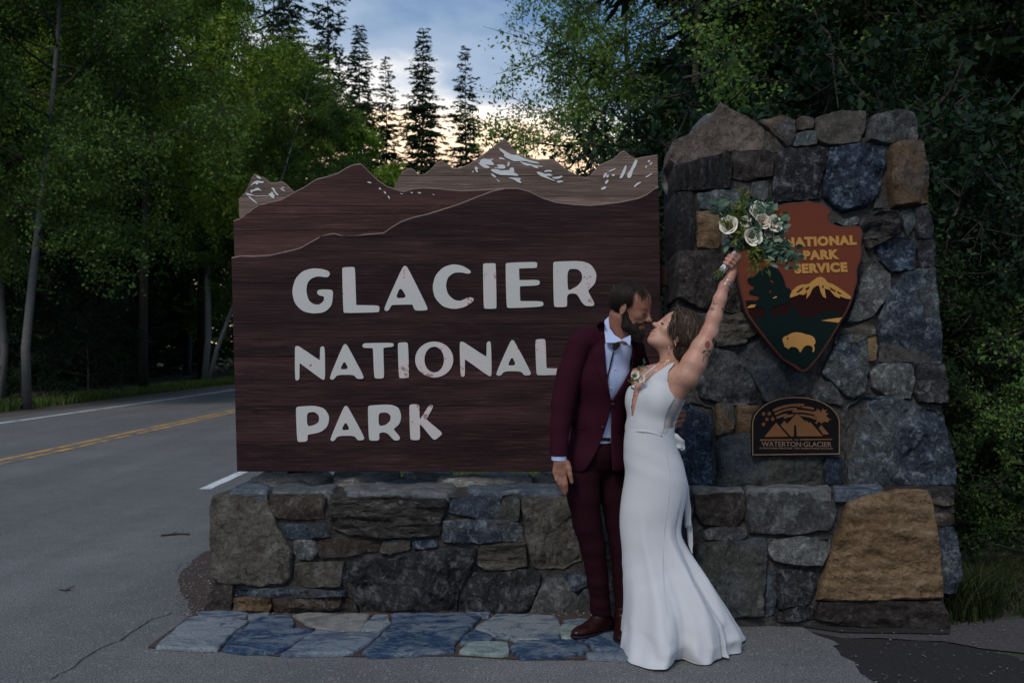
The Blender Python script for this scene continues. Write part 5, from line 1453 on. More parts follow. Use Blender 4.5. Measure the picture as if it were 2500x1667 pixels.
# --- understorey
for (x, y, k, s, r, lab) in [
    (-13.6, 21.5, 2, 1.1, .5, 'low leafy shrub beside the road, leftmost in view'),
    (-14.2, 26.5, 1, 1.3, 1.5, 'dark shrub under the nearest birch'),
    (-14.4, 31.0, 1, 1.5, 2.5, 'bluish green shrub at the dark forest edge across the road'),
    (-16.6, 36.5, 2, 1.4, 3.5, 'dark shrub left of the pale aspen trunk'),
    (-16.9, 41.0, 1, 1.3, 4.5, 'shrub at the foot of the pale aspen trunk'),
    (-14.6, 50.0, 3, 1.4, 5.5, 'green shrub at the foot of the leaning birch'),
    (1.75, 10.5, 1, 1.5, .3, 'leafy shrub seen through the slot between sign and pillar'),
    (2.5, 12.8, 2, 1.9, 1.1, 'taller shrub behind the left flank of the pillar'),
    (3.95, 7.7, 2, .85, 2.2, 'low green shrub close to the right flank of the pillar'),
    (4.7, 8.0, 1, 1.0, .2, 'bluish shrub at the right photo edge, halfway up'),
    (4.15, 9.2, 1, 1.35, 4.0, 'taller bluish shrub right of the pillar in the shade'),
    (5.4, 9.6, 2, 1.6, 5.0, 'dark tall shrub behind the bluish ones on the right'),
    (3.6, 10.5, 1, 1.8, 1.8, 'dark shrub directly behind the right shoulder of the pillar'),
    (4.3, 6.9, 3, .8, 3.3, 'bright green low shrub nearest on the right'),
    (3.05, 6.75, 2, .62, 2.9, 'small leafy shrub touching the right flank of the pillar'),
    (3.75, 6.55, 3, .55, .9, 'small bluish shrub above the shaded grass'),
    (3.5, 7.6, 2, .95, 5.9, 'mid-height green shrub behind the two small ones right of the pillar')]:
    plant((SHRUB1, SHRUB2, SHRUB3)[k - 1], 'shrub', x, y, lab, 'bush', rot=r, s=s)
# --- far wood closing the view
rs = np.random.RandomState(5)
n = 36000
x = rs.uniform(-110, 110, n); y = rs.uniform(0, 1, n) * 26 + 118 - np.abs(x) * .35
top = 13 + 5 * np.sin(x * .21) + 4 * np.sin(x * .53 + 1) + 3 * np.sin(x * 1.3) + (np.abs(x + 8) * .12)
z = rs.uniform(0, 1, n) * top
V, Q = leaf_quads(np.stack([x, y, z], 1), 1.0, rs, .3)
tag(obj('far_wood', quads_mesh('far_wood', V, Q, [L_CON])), 'far-off dark wood closing the view behind the sign', 'forest', kind='stuff')
# ================================================================== people: signed distance modelling
import openvdb
class Vox:
    def __init__(s, lo, hi, h):
        s.lo = np.array(lo, np.float32); s.h = h
        s.n = np.ceil((np.array(hi) - s.lo) / h).astype(int) + 1
        s.ax = [s.lo[i] + h * np.arange(s.n[i], dtype=np.float32) for i in range(3)]
        s.d = np.full(s.n, 1.0, np.float32)
    def sub(s, lo, hi):
        i0 = np.maximum(0, np.floor((np.array(lo) - s.lo) / s.h).astype(int))
        i1 = np.minimum(s.n, np.ceil((np.array(hi) - s.lo) / s.h).astype(int) + 1)
        if np.any(i1 <= i0): return None, None
        sl = tuple(slice(a, b) for a, b in zip(i0, i1))
        g = np.meshgrid(s.ax[0][sl[0]], s.ax[1][sl[1]], s.ax[2][sl[2]], indexing='ij', sparse=True)
        return sl, g
    def put(s, sl, e, k, sub=False):
        a = s.d[sl]
        if sub:
            e = -e
            if k > 0:
                hh = np.maximum(k - np.abs(a - e), 0) / k; s.d[sl] = np.maximum(a, e) + hh * hh * k * .25
            else: s.d[sl] = np.maximum(a, e)
        else:
            if k > 0:
                hh = np.maximum(k - np.abs(a - e), 0) / k; s.d[sl] = np.minimum(a, e) - hh * hh * k * .25
            else: s.d[sl] = np.minimum(a, e)
    def cap(s, a, b, ra, rb, k=.02, sub=False):
        a = np.array(a, np.float32); b = np.array(b, np.float32); m = max(ra, rb) + k + .03
        sl, g = s.sub(np.minimum(a, b) - m, np.maximum(a, b) + m)
        if sl is None: return s
        ab = b - a; L = float(ab @ ab) + 1e-12
        px, py, pz = g[0] - a[0], g[1] - a[1], g[2] - a[2]
        t = np.clip((px * ab[0] + py * ab[1] + pz * ab[2]) / L, 0, 1)
        e = np.sqrt((px - t * ab[0]) ** 2 + (py - t * ab[1]) ** 2 + (pz - t * ab[2]) ** 2) - (ra + (rb - ra) * t)
        s.put(sl, e, k, sub); return s
    def ell(s, c, r, fr=None, k=.02, sub=False):
        """fr: three axis vectors matching the radii r"""
        c = np.array(c, np.float32); r = np.array(r, np.float32); m = float(r.max()) + k + .03
        sl, g = s.sub(c - m, c + m)
        if sl is None: return s
        if fr is None: fr = ((1, 0, 0), (0, 1, 0), (0, 0, 1))
        px, py, pz = g[0] - c[0], g[1] - c[1], g[2] - c[2]
        q = [px * f[0] + py * f[1] + pz * f[2] for f in fr]
        k0 = np.sqrt(sum((q[i] / r[i]) ** 2 for i in range(3)))
        k1 = np.sqrt(sum((q[i] / r[i] ** 2) ** 2 for i in range(3))) + 1e-6
        s.put(sl, k0 * (k0 - 1) / k1, k, sub); return s
    def chain(s, pts, rr, k=.02):
        for i in range(len(pts) - 1): s.cap(pts[i], pts[i + 1], rr[i], rr[i + 1], k)
        return s
    def full(s):
        return np.meshgrid(*s.ax, indexing='ij', sparse=True)
    def wrinkle(s, amp, fx=30, fz=22, seed=0, f=None):
        X, Y, Z = s.full()
        w = np.sin(X * fx + Z * fz + 2.5 * np.sin(Y * 17 + seed) + seed) * np.sin(Z * fz * .6 - X * fx * .5 + 1.7 * np.sin(Z * 9 + seed * 2))
        w = w * amp
        if f is not None: w = w * f(X, Y, Z)
        s.d = (s.d + w).astype(np.float32); return s
    def px(s):
        """photo pixel coordinates of every voxel"""
        X, Y, Z = s.full()
        return CX + X / Y * F, HY - (Z - CAMZ) / Y * F
    def mesh(s, name, mat, smooth=True):
        g = openvdb.FloatGrid(background=1.0)
        g.copyFromArray(np.ascontiguousarray(s.d.astype(np.float32)))
        p, q = g.convertToQuads(isovalue=0.0)
        p = np.array(p) * s.h + s.lo
        q = np.array(q)
        me = quads_mesh(name, p, q[:, ::-1], [mat], smooth)
        # orient outward
        vol = 0.0
        a, b, c = p[q[:, 0]], p[q[:, 1]], p[q[:, 2]]
        cen = p.mean(0)
        vol = np.einsum('ij,ij->i', a - cen, np.cross(b - cen, c - cen)).sum()
        if vol > 0: me.flip_normals()
        return me
def poly_sdf_px(PX, PY, poly):
    """signed distance (pixels, negative inside) to a polygon, evaluated on arrays"""
    P = np.array(poly, np.float32); n = len(P)
    PX, PY = np.broadcast_arrays(PX, PY)
    d = np.full(PX.shape, 1e9, np.float32); ins = np.zeros(PX.shape, bool)
    for i in range(n):
        a, b = P[i], P[(i + 1) % n]
        e = b - a; wx, wy = PX - a[0], PY - a[1]
        t = np.clip((wx * e[0] + wy * e[1]) / (e @ e + 1e-9), 0, 1)
        d = np.minimum(d, (wx - e[0] * t) ** 2 + (wy - e[1] * t) ** 2)
        c = ((a[1] > PY) != (b[1] > PY)) & (PX < (b[0] - a[0]) * (PY - a[1]) / (b[1] - a[1] + 1e-12) + a[0])
        ins ^= c
    return np.where(ins, -1, 1) * np.sqrt(d)
def frame(yaw_vec, pitch):
    fh = Vector((yaw_vec[0], yaw_vec[1], 0)).normalized()
    l = Vector((0, 0, 1)).cross(fh).normalized()
    f = (fh * math.cos(pitch) + Vector((0, 0, 1)) * math.sin(pitch)).normalized()
    return f, l, f.cross(l).normalized()
def W(x, y, Y): return on_depth(x * D, y * D, Y)          # overview pixels
K1 = lambda *p: crop(p, 1320, 660, 3.563)
K2 = lambda *p: crop(p, 1320, 1060, 2.583)
K3 = lambda *p: crop(p, 1660, 430, 4.753)
K4 = lambda *p: crop(p, 1460, 660, 7.842)
E3 = lambda *p: crop(p, 1340, 1080, 7.84)

def skin_mat(name, c, red, dark, rough=.48):
    m = NT(name)
    a = m.noise(9, 4, .6); b = m.noise(60, 4, .6)
    col = m.mix(m.ramp(a, [(.38, 0), (.66, .7)]), c, red)
    col = m.mix(m.ramp(b, [(.35, .35), (.55, 0)]), col, dark)
    m.color(col).rough(rough).bump(b, .3, .003).bump(m.noise(300, 2), .3, .0008)
    m.b.inputs['Subsurface Weight'].default_value = .12
    m.b.inputs['Subsurface Radius'].default_value = (.010, .004, .002)
    m.b.inputs['Subsurface Scale'].default_value = 1.0
    return m.m
SKIN_M = skin_mat("tanned_skin", (.28, .135, .084), (.30, .105, .064), (.14, .060, .040))
SKIN_W = skin_mat("fair_skin", (.50, .285, .200), (.54, .225, .155), (.34, .170, .115))
def cloth(name, c, weave=420, rough=.85, sheen=.3, var=.12, bump=.25):
    m = NT(name)
    a = m.noise(4, 3); w = m.noise(weave, 2, .5)
    col = m.mix(a, tuple(x * (1 - var) for x in c), tuple(min(1, x * (1 + var)) for x in c))
    m.color(col).rough(rough).bump(w, bump, .0012).bump(m.noise(14, 3, .5), .25, .006)
    m.b.inputs['Sheen Weight'].default_value = sheen
    m.b.inputs['Specular IOR Level'].default_value = .08
    return m.m
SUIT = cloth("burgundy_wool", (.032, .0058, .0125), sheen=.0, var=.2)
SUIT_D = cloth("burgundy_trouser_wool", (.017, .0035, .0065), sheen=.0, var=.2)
SHIRT = cloth("pale_blue_shirt", (.42, .50, .72), sheen=.1, rough=.8)
DRESS = cloth("ivory_crepe", (.55, .56, .575), weave=600, sheen=.15, rough=.62, var=.03, bump=.12)
LEATHER = simple("dark_red_leather", (.020, .0055, .0055), .22, var=.4, scale=12, bump=.1)
BELT = simple("black_leather", (.012, .010, .010), .45)
BUTTON = simple("dark_button", (.03, .02, .02), .3)
PEARL = simple("shirt_button", (.55, .58, .62), .3)
GOLDM = simple("gold_metal", (.75, .52, .22), .25, metal=1, var=.1)
SILVER = simple("silver_metal", (.80, .78, .76), .18, metal=1, var=.05)
STONEB = simple("tiger_eye_stone", (.07, .035, .015), .2, var=.8, scale=60)
INK = simple("tattoo_ink", (.085, .066, .066), .6)
INKR = simple("red_tattoo_ink", (.24, .075, .065), .6)
LIPS_W = simple("rose_lips", (.42, .13, .12), .4)
LIPS_M = simple("lips", (.28, .11, .085), .5)
def hairmat(name, stops):
    m = NT(name)
    c = m.ramp(m.island(), stops)
    m.color(c).rough(.5); m.b.inputs['Specular IOR Level'].default_value = .25
    m.bump(m.noise(1, 3, stretch=(200, 200, 30)), .4, .002)
    return m.m
HAIR_M = hairmat("dark_brown_hair", [(0, (.012, .008, .007)), (.7, (.026, .017, .014)), (1, (.060, .040, .032))])
BEARD = hairmat("black_beard", [(0, (.010, .007, .006)), (.7, (.022, .014, .011)), (1, (.065, .042, .030))])
BEARD.node_tree.nodes["Principled BSDF"].inputs["Roughness"].default_value = .85
HAIR_W = hairmat("streaked_brown_hair", [(0, (.026, .016, .012)), (.5, (.052, .034, .024)), (.74, (.090, .060, .040)), (.9, (.20, .145, .095)), (1, (.36, .28, .19))])
HAIR_WD = hairmat("brown_hair_mass", [(0, (.040, .027, .019)), (1, (.040, .027, .019))])
HAIR_WD.node_tree.nodes["Principled BSDF"].inputs["Roughness"].default_value = .8

def head(v, O, fr, s, female=False, ears=(1, -1)):
    f, l, u = fr
    def P(x, y, z): return O + (f * x + l * y + u * z) * s
    A = (f, l, u)
    E = lambda c, r, k=.02, sub=False: v.ell(P(*c), [q * s for q in r], A, k * s, sub)
    C_ = lambda a, b, ra, rb, k=.015, sub=False: v.cap(P(*a), P(*b), ra * s, rb * s, k * s, sub)
    E((-.012, 0, .045), (.099, .077, .090), .0)
    E((.034, 0, .052), (.058, .063, .062), .03)
    E((.042, 0, -.010), (.050, .055, .066), .03)
    E((.034, 0, -.058), (.052, .047 if not female else .042, .038), .03)
    C_((.005, -.045, -.040), (.062, -.022, -.080), .014, .013, .03); C_((.005, .045, -.040), (.062, .022, -.080), .014, .013, .03)
    E((.076, 0, -.084), (.018, .020, .018), .022)
    for q in (1, -1):
        E((.060, q * .036, -.006), (.024, .020, .018), .02)
        C_((.084, q * .010, .034), (.074, q * .040, .036), .010 if not female else .007, .008, .016)
    E((.074, 0, -.046), (.024, .030, .026), .022)
    for q in (1, -1): E((.101, q * .030, .016), (.018, .016, .013), .012, True)
    for q in (1, -1):
        E((.0775, q * .031, .016), (.0135, .0155, .0105), .004)
        C_((.0905, q * .021, .0125), (.0865, q * .042, .0125), .0022, .0016, .003)
    nz = .118 if not female else .112
    C_((.091, 0, .030), (nz - .008, 0, -.006), .0075, .0095, .014)
    E((nz, 0, -.013), (.0125, .0105, .0105), .008)
    for q in (1, -1): E((nz - .012, q * .0125, -.0165), (.011, .0075, .0085), .006)
    for q in (1, -1): E((nz - .008, q * .007, -.0255), (.005, .0035, .004), .002, True)
    E((.0935, 0, -.0415), (.010, .022, .0062), .006); E((.0915, 0, -.0545), (.010, .018, .0070), .006)
    E((.098, 0, -.0475), (.012, .024, .0016), .003, True)
    for q in ears:
        c = (-.006, q * (.074 if not female else .071), .004 if not female else -.008)
        eh = 1.0 if not female else .80
        ax = ((f * .25 + u * .97).normalized(), (f * .97 - u * .25).normalized(), l)
        o = O + (f * c[0] + l * c[1] + u * c[2]) * s + l * (q * .006 * s)
        tl = (l * q + f * -.35).normalized(); fa = (f * .94 + l * q * .35).normalized()
        v.ell(o, (.031 * s * eh, .0185 * s * eh, .0075 * s), (u, fa, tl), .006 * s)
        v.ell(o + tl * .008 * s + fa * .002 * s + u * .003 * s, (.020 * s * eh, .0105 * s * eh, .0065 * s), (u, fa, tl), .004 * s, True)
        v.ell(o + tl * .004 * s + fa * .002 * s - u * .002 * s, (.010 * s, .005 * s, .004 * s), (u, fa, tl), .003 * s)
        v.ell(o - u * .027 * s * eh, (.009 * s, .008 * s, .006 * s), (u, fa, tl), .006 * s)
    return P

# ---- pieces laid on a surface, traced from the photograph
def cast(bvhs, x, y, off=0.0, fallback=None):
    o = Vector((0, 0, CAMZ)); d = (on_depth(x, y, 4.0) - o).normalized()
    best = None
    for b in bvhs:
        h = b.ray_cast(o, d, 30)
        if h[0] is not None and (best is None or h[3] < best[3]): best = h
    if best is None: return fallback
    return best[0] - d * off
def decal(name, poly, bvhs, off, th, mat, parent, step=3.0, smooth=0, w=.25, Yfall=None):
    q = [Vector((p[0], p[1])) for p in poly]
    if smooth: q = chaikin(q, smooth, True, w)
    bm = bmesh.new()
    f = bm.faces.new([bm.verts.new((p[0], p[1], 0)) for p in q])
    bmesh.ops.triangulate(bm, faces=[f])
    for _ in range(7):
        le = [e for e in bm.edges if e.calc_length() > step]
        if not le: break
        bmesh.ops.subdivide_edges(bm, edges=le, cuts=1)
        bmesh.ops.triangulate(bm, faces=[f for f in bm.faces if len(f.verts) > 3])
    last = None
    pend = []
    for v in bm.verts:
        h = cast(bvhs, v.co.x, v.co.y, off)
        if h is None: pend.append((v, v.co.copy())); continue
        last = h; v.co = h
    ok = [v.co.y for v in bm.verts if v not in [p[0] for p in pend]]
    Ym = Yfall or (sum(ok) / len(ok) if ok else 4.7)
    for v, c in pend: v.co = on_depth(c.x, c.y, Ym)
    # relax depth a little so the piece lies smoothly
    for _ in range(2):
        nc = {}
        for v in bm.verts:
            nb = [e.other_vert(v).co for e in v.link_edges]
            nc[v] = v.co * .5 + sum(nb, Vector()) / len(nb) * .5 if not v.is_boundary else v.co.copy()
        for v, c in nc.items(): v.co = c
    bmesh.ops.recalc_face_normals(bm, faces=bm.faces)
    cen = Vector((0, 0, CAMZ))
    s_ = sum(f.normal.dot(cen - f.calc_center_median()) for f in bm.faces)
    if s_ < 0:
        for f in bm.faces: f.normal_flip()
    if th > 0:
        bmesh.ops.solidify(bm, geom=bm.faces[:], thickness=th)
        bmesh.ops.recalc_face_normals(bm, faces=bm.faces)
    me = bpy.data.meshes.new(name); bm.to_mesh(me); bm.free()
    me.shade_smooth(); me.set_sharp_from_angle(angle=R(60)); me.materials.append(mat)
    return obj(name, me, parent)
def facet(name, poly, ref, th, mat, parent, smooth=0):
    """thin piece on a plane through three (pixel, depth) points"""
    A3 = [on_depth(x, y, Y) for (x, y), Y in ref]
    n = (A3[1] - A3[0]).cross(A3[2] - A3[0]).normalized()
    q = [Vector((p[0], p[1])) for p in poly]
    if smooth: q = chaikin(q, smooth, True, .2)
    o = Vector((0, 0, CAMZ)); V = []
    for p in q:
        d = on_depth(p[0], p[1], 1.0) - o
        t = (A3[0] - o).dot(n) / d.dot(n); V.append(o + d * t)
    bm = bmesh.new(); bm.faces.new([bm.verts.new(v) for v in V])
    if n.y > 0: n = -n
    bmesh.ops.recalc_face_normals(bm, faces=bm.faces)
    g = bmesh.ops.extrude_face_region(bm, geom=bm.faces[:])
    for v in [e for e in g['geom'] if isinstance(e, bmesh.types.BMVert)]: v.co -= n * th
    bmesh.ops.recalc_face_normals(bm, faces=bm.faces)
    bmesh.ops.triangulate(bm, faces=bm.faces)
    me = bpy.data.meshes.new(name); bm.to_mesh(me); bm.free(); me.materials.append(mat)
    return obj(name, me, parent)
def bvh_of(me): 
    return BVHTree.FromPolygons([v.co for v in me.vertices], [p.vertices for p in me.polygons])
def cord(name, poly, bvhs, off, r, mat, parent, n=6, sub=4):
    P = [cast(bvhs, x, y, off) for x, y in poly]; P = [p for p in P if p is not None]
    V, Fc = tube(catmull(P, sub), r, n)
    return obj(name, mesh_from(name, V, Fc, True, [mat]), parent)
def strand(P, r0, r1=None, n=4, sub=3):
    Q = catmull(P, sub); m = len(Q)
    r1 = r0 * .25 if r1 is None else r1
    return tube(Q, [r0 + (r1 - r0) * (i / (m - 1)) ** 1.5 for i in range(m)], n, cap=False)
# ================================================================== the groom
groom = empty('person', 'man in a burgundy suit with dark beard leaning in to kiss the bride', 'person', (.45, 4.8, .02))
mf = frame((math.sin(R(33)), -math.cos(R(33))), 0)                 # torso
TF, TL, TU = mf
hf_m = frame((math.cos(R(24)), -math.sin(R(24))), R(-19))
OM = W(1444, 713, 4.76)
pelvis, waist, chest, uch, nb = W(1374, 1045, 4.86), W(1376, 960, 4.84), W(1388, 868, 4.82), W(1398, 805, 4.82), W(1414, 782, 4.82)
sR = W(1330, 792, 4.72); sL = uch + TL * .165 + TU * .0
elR, wrR = W(1289, 925, 4.70), W(1284, 1050, 4.66)
elL, wrL = W(1498, 925, 5.04), W(1538, 960, 4.94)
anR, knR, hpR = Vector((.488, 4.83, .10)), W(1362, 1252, 4.80), W(1343, 1100, 4.80)
anL, knL, hpL = Vector((.597, 4.83, .10)), W(1428, 1252, 4.865), W(1415, 1100, 4.90)
v = Vox((-.02 + .12, 4.40, -.02), (1.12, 5.22, 1.92), .0042)
AX = (TL, TF, TU)
v.ell(chest, (.150, .100, .165), AX, .0).ell(uch - TU * .01, (.150, .080, .075), AX, .05)
v.ell(waist, (.125, .088, .13), AX, .06).ell(pelvis, (.145, .105, .11), AX, .06)
v.chain([uch + TL * .05, sR], [.06, .050], .04); v.chain([uch, sL], [.06, .050], .04)
v.chain([sR, elR, wrR], [.042, .032, .026], .02); v.chain([sL, elL, wrL], [.042, .032, .026], .02)
v.chain([hpR + Vector((.01, .03, 0)), knR, anR], [.058, .040, .030], .02); v.chain([hpL + Vector((0, .02, 0)), knL, anL], [.058, .040, .030], .02)
v.ell(anR + Vector((-.05, -.035, -.045)), (.08, .026, .020), (Vector((-.82, -.57, 0)), Vector((.57, -.82, 0)), Vector((0, 0, 1))), .03)
v.ell(anL + Vector((-.0, -.07, -.045)), (.026, .08, .020), None, .03)
neck_top = OM - hf_m[0] * .030 - hf_m[2] * .045
v.cap(nb - TU * .02, neck_top, .066, .062, .03)
v.cap(nb + TF * .045, OM + hf_m[0] * .02 - hf_m[2] * .07, .035, .035, .03)
PM = head(v, OM, hf_m, 1.06)
# right hand hanging
def hp(u, w_, Y): 
    p = E3((u, w_))[0]; return on_depth(p[0], p[1], Y)
v.cap(wrR, hp(220, 380, 4.655), .027, .030, .015)
for a_, b_, ra, rb in (((150, 400), (115, 560), .016, .014), ((210, 390), (180, 600), .018, .015), ((270, 390), (240, 610), .018, .015), ((320, 400), (300, 590), .016, .0145)):
    v.cap(hp(*a_, 4.652), hp(*b_, 4.648), ra, rb, .014)
for pts_, rr in ((((300, 600), (332, 780), (338, 925)), (.0108, .0096, .0080)), (((235, 622), (282, 820), (308, 978)), (.0108, .0096, .0080)),
                 (((168, 612), (212, 790), (262, 925)), (.0104, .0092, .0076)), (((108, 572), (148, 715), (212, 848)), (.0100, .0090, .0072))):
    ys = (4.646, 4.636, 4.650)
    v.chain([hp(*p, yy) for p, yy in zip(pts_, ys)], rr, .002)
v.chain([hp(345, 400, 4.650), hp(385, 500, 4.635), hp(405, 620, 4.628), hp(438, 755, 4.628)], (.018, .0135, .0115, .0095), .008)
# left hand round the bride's back
for j in range(4):
    y0 = 1178 + j * 0
def k1(u, w_, Y):
    p = K1((u, w_))[0]; return on_depth(p[0], p[1], Y)
v.cap(wrL, k1(1205, 1290, 4.85), .028, .030, .015)
for (u0, w0), (u1, w1), (u2, w2) in (((1245, 1230), (1215, 1225), (1185, 1240)), ((1245, 1265), (1200, 1265), (1168, 1282)), ((1235, 1305), (1192, 1312), (1165, 1326)), ((1215, 1345), (1180, 1352), (1165, 1368))):
    v.chain([k1(u0, w0, 4.83), k1(u1, w1, 4.775), k1(u2, w2, 4.745)], (.012, .011, .009), .005)
body_me = v.mesh('body', SKIN_M)
obj('body', body_me, groom)

# trousers
v = Vox((.18, 4.60, .08), (.80, 5.08, 1.12), .0056)
v.ell(pelvis, (.158, .118, .115), AX, 0).ell(pelvis + TU * .05, (.146, .108, .10), AX, .04)
v.chain([W(1340, 1095, 4.81), W(1341, 1140, 4.80), W(1349, 1203, 4.80), W(1362, 1254, 4.80), W(1372, 1330, 4.81), W(1378, 1380, 4.82), W(1382, 1412, 4.82)], [.088, .085, .074, .065, .055, .053, .051], .015)
v.chain([W(1408, 1095, 4.90), W(1414, 1140, 4.89), W(1422, 1203, 4.88), W(1428, 1254, 4.86), W(1432, 1330, 4.85), W(1434, 1380, 4.84), W(1436, 1412, 4.83)], [.088, .080, .070, .062, .055, .053, .052], .015)
def low_f(X, Y, Z): return .35 + np.clip((.45 - Z) * 3, 0, 1.4) + np.clip((Z - .75) * 3, 0, .7)
v.wrinkle(.0045, 7, 40, 1, low_f).wrinkle(.0018, 24, 66, 5, low_f)
# crease down the front of the visible leg
X, Y, Z = v.full()
v.d = np.maximum(v.d, Z - 1.095).astype(np.float32)
v.d = np.maximum(v.d, .115 - Z + .12 * (Y - 4.80)).astype(np.float32)
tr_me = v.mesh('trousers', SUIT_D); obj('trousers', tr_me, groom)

# shirt
v = Vox((.10, 4.45, .95), (1.0, 5.20, 1.66), .006)
v.ell(chest, (.158, .110, .172), AX, .0).ell(uch - TU * .01, (.155, .088, .08), AX, .05)
v.ell(waist, (.135, .102, .14), AX, .06).ell(pelvis + TU * .07, (.142, .112, .10), AX, .05)
v.cap(nb - TU * .03, nb + (neck_top - nb) * .22, .078, .072, .03)
v.cap(nb + (neck_top - nb) * .10, neck_top, .062, .062, .004, True)
v.wrinkle(.0028, 40, 22, 3)
X, Y, Z = v.full()
v.d = np.maximum(v.d, 1.015 - Z).astype(np.float32)
sh_me = v.mesh('shirt', SHIRT); shirt = obj('shirt', sh_me, groom)
cuffv = Vox((.10, 4.5, .88), (.42, 4.82, 1.02), .003)
cuffv.cap(W(1284, 1020, 4.665), W(1284, 1057, 4.66), .038, .0385, 0)
X, Y, Z = cuffv.full(); cuffv.d = np.maximum(cuffv.d, (CAMZ - (1057 - 804) / 2100 * 4.66) - Z - .04 * (X - .24)).astype(np.float32)
cuffv.cap(W(1284, 1040, 4.662), W(1285, 1075, 4.66), .034, .034, 0, True)
obj('shirt_cuff', cuffv.mesh('shirt_cuff', SHIRT), shirt)

# jacket
v = Vox((.10, 4.40, .82), (1.02, 5.25, 1.68), .0054)
v.ell(chest, (.178, .130, .19), AX, .0).ell(uch - TU * .015, (.165, .100, .085), AX, .05)
v.ell(waist, (.160, .124, .16), AX, .06).ell(pelvis + TU * .03, (.176, .140, .14), AX, .06).ell(pelvis - TU * .05, (.182, .145, .12), AX, .05)
v.chain([W(1396, 772, 4.82), W(1345, 782, 4.75)], [.070, .060], .03); v.cap(W(1345, 782, 4.75), sR + TU * .010, .060, .056, .02); v.chain([uch + TU * .010, sL], [.066, .060], .03)
v.chain([sR, W(1307, 860, 4.72), W(1293, 925, 4.70), W(1285, 985, 4.68), W(1284, 1055, 4.66)], [.060, .064, .060, .050, .045], .012)
v.chain([sL, elL, W(1536, 960, 4.945)], [.066, .054, .046], .018)
v.wrinkle(.0022, 9, 22, 2).wrinkle(.0020, 30, 48, 7, lambda X, Y, Z: .3 + np.clip((.40 - X) * 4, 0, 1))
# elbow creases
PX, PY = v.px()
X, Y, Z = v.full()
front = (X - chest.x) * TF.x + (Y - chest.y) * TF.y
def cut(poly, soft=0.0, frontal=True):
    d2 = poly_sdf_px(PX, PY, poly) * (4.75 / F)
    e = np.maximum(d2, -(front + .01)) if frontal else d2
    v.d = np.maximum(v.d, -e).astype(np.float32)
V_OPEN = K1((545, 380), (552, 520), (556, 640), (566, 780), (582, 950), (598, 1050), (613, 1135), (660, 1070), (725, 965), (798, 825), (800, 700), (792, 560), (790, 380))
cut(V_OPEN)
OPEN2 = [(1404.5 * D, 929 * D), (1398 * D, 960 * D), (1385 * D, 1001 * D), (1376 * D, 1025 * D), (1360 * D, 1056 * D), (1347 * D, 1076 * D), (1338 * D, 1083 * D), (1325 * D, 1084 * D), (1300 * D, 1072 * D), (1290 * D, 1200 * D), (1500 * D, 1200 * D), (1500 * D, 1090 * D), (1425 * D, 1088 * D), (1406 * D, 1080 * D), (1403 * D, 1000 * D)]
cut(OPEN2)
v.d = np.maximum(v.d, (.872 - Z)).astype(np.float32)
# sleeve end
sl = (np.broadcast_to(PX, v.d.shape) < 1306 * D) & (np.broadcast_to(Y, v.d.shape) < 4.735)
zc_ = CAMZ - (1046 - 804) / 2100 * 4.66
v.d = np.where(sl, np.maximum(v.d, (zc_ - Z) - .05 * (X - .24)), v.d).astype(np.float32)
# neck hole
v.cap(nb - TU * .02 + TF * .01, nb + (neck_top - nb) * .6 + TU * .02, .082, .086, .006, True)
jk_me = v.mesh('jacket', SUIT); jacket = obj('jacket', jk_me, groom)
JB, SB, BB, TB = bvh_of(jk_me), bvh_of(sh_me), bvh_of(body_me), bvh_of(tr_me)
# separate sleeve line, lapels, pocket flap, buttons
decal('lapel', K1((556, 438), (520, 450), (486, 482), (455, 518), (492, 548), (448, 566), (438, 640), (462, 760), (505, 890), (556, 1010), (611, 1132), (597, 1050), (581, 950), (565, 780), (555, 640), (551, 520)), [JB, SB], .006, .005, SUIT, jacket)
decal('lapel', K1((793, 560), (840, 575), (872, 610), (850, 650), (885, 680), (880, 780), (835, 880), (760, 990), (690, 1080), (632, 1142), (613, 1135), (660, 1070), (725, 965), (799, 825), (801, 700)), [JB, SB], .006, .005, SUIT, jacket)
decal('pocket_flap', K1((228, 1288), (300, 1310), (395, 1332), (392, 1372), (370, 1388), (300, 1372), (222, 1345)), [JB], .004, .004, SUIT, jacket)
def button(parent, x, y, bv, r, mat, off=.004, name='button'):
    p = cast(bv, x, y, off)
    if p is None: return
    d = (Vector((0, 0, CAMZ)) - p).normalized()
    V, Fc = tube([p, p + d * .003], [r, r * .9], 12)
    obj(name, mesh_from(name, V, Fc, True, [mat]), parent)
for q in ((628, 1162), (540, 1362)): button(jacket, *K1(q)[0], [JB], .0085, BUTTON)
for k in range(4): button(jacket, *K1((78, 1475 + k * 20))[0], [JB], .0055, BUTTON, .002)
# shirt details
decal('placket', K1((668, 640), (640, 800), (612, 960), (600, 1060), (612, 1120), (640, 1050), (668, 940), (692, 800), (715, 640)), [SB], .002, .0025, SHIRT, shirt, step=5)
for q in ((672, 700), (647, 858), (608, 1022)): button(shirt, *K1(q)[0], [SB], .0055, PEARL, .0045)
COLL = [K1((552, 440), (600, 392), (612, 395), (592, 440), (600, 500), (640, 560), (698, 598), (706, 612), (640, 628), (566, 628), (556, 540)),
        K1((706, 600), (745, 580), (782, 562), (784, 600), (778, 655), (742, 620), (712, 612))]
kp = lambda q: K1(q)[0]
facet('collar', COLL[0], ((kp((602, 392)), 4.785), (kp((562, 628)), 4.685), (kp((706, 610)), 4.668)), .004, SHIRT, shirt)
facet('collar', COLL[1], ((kp((784, 562)), 4.705), (kp((778, 655)), 4.665), (kp((706, 606)), 4.667)), .004, SHIRT, shirt)
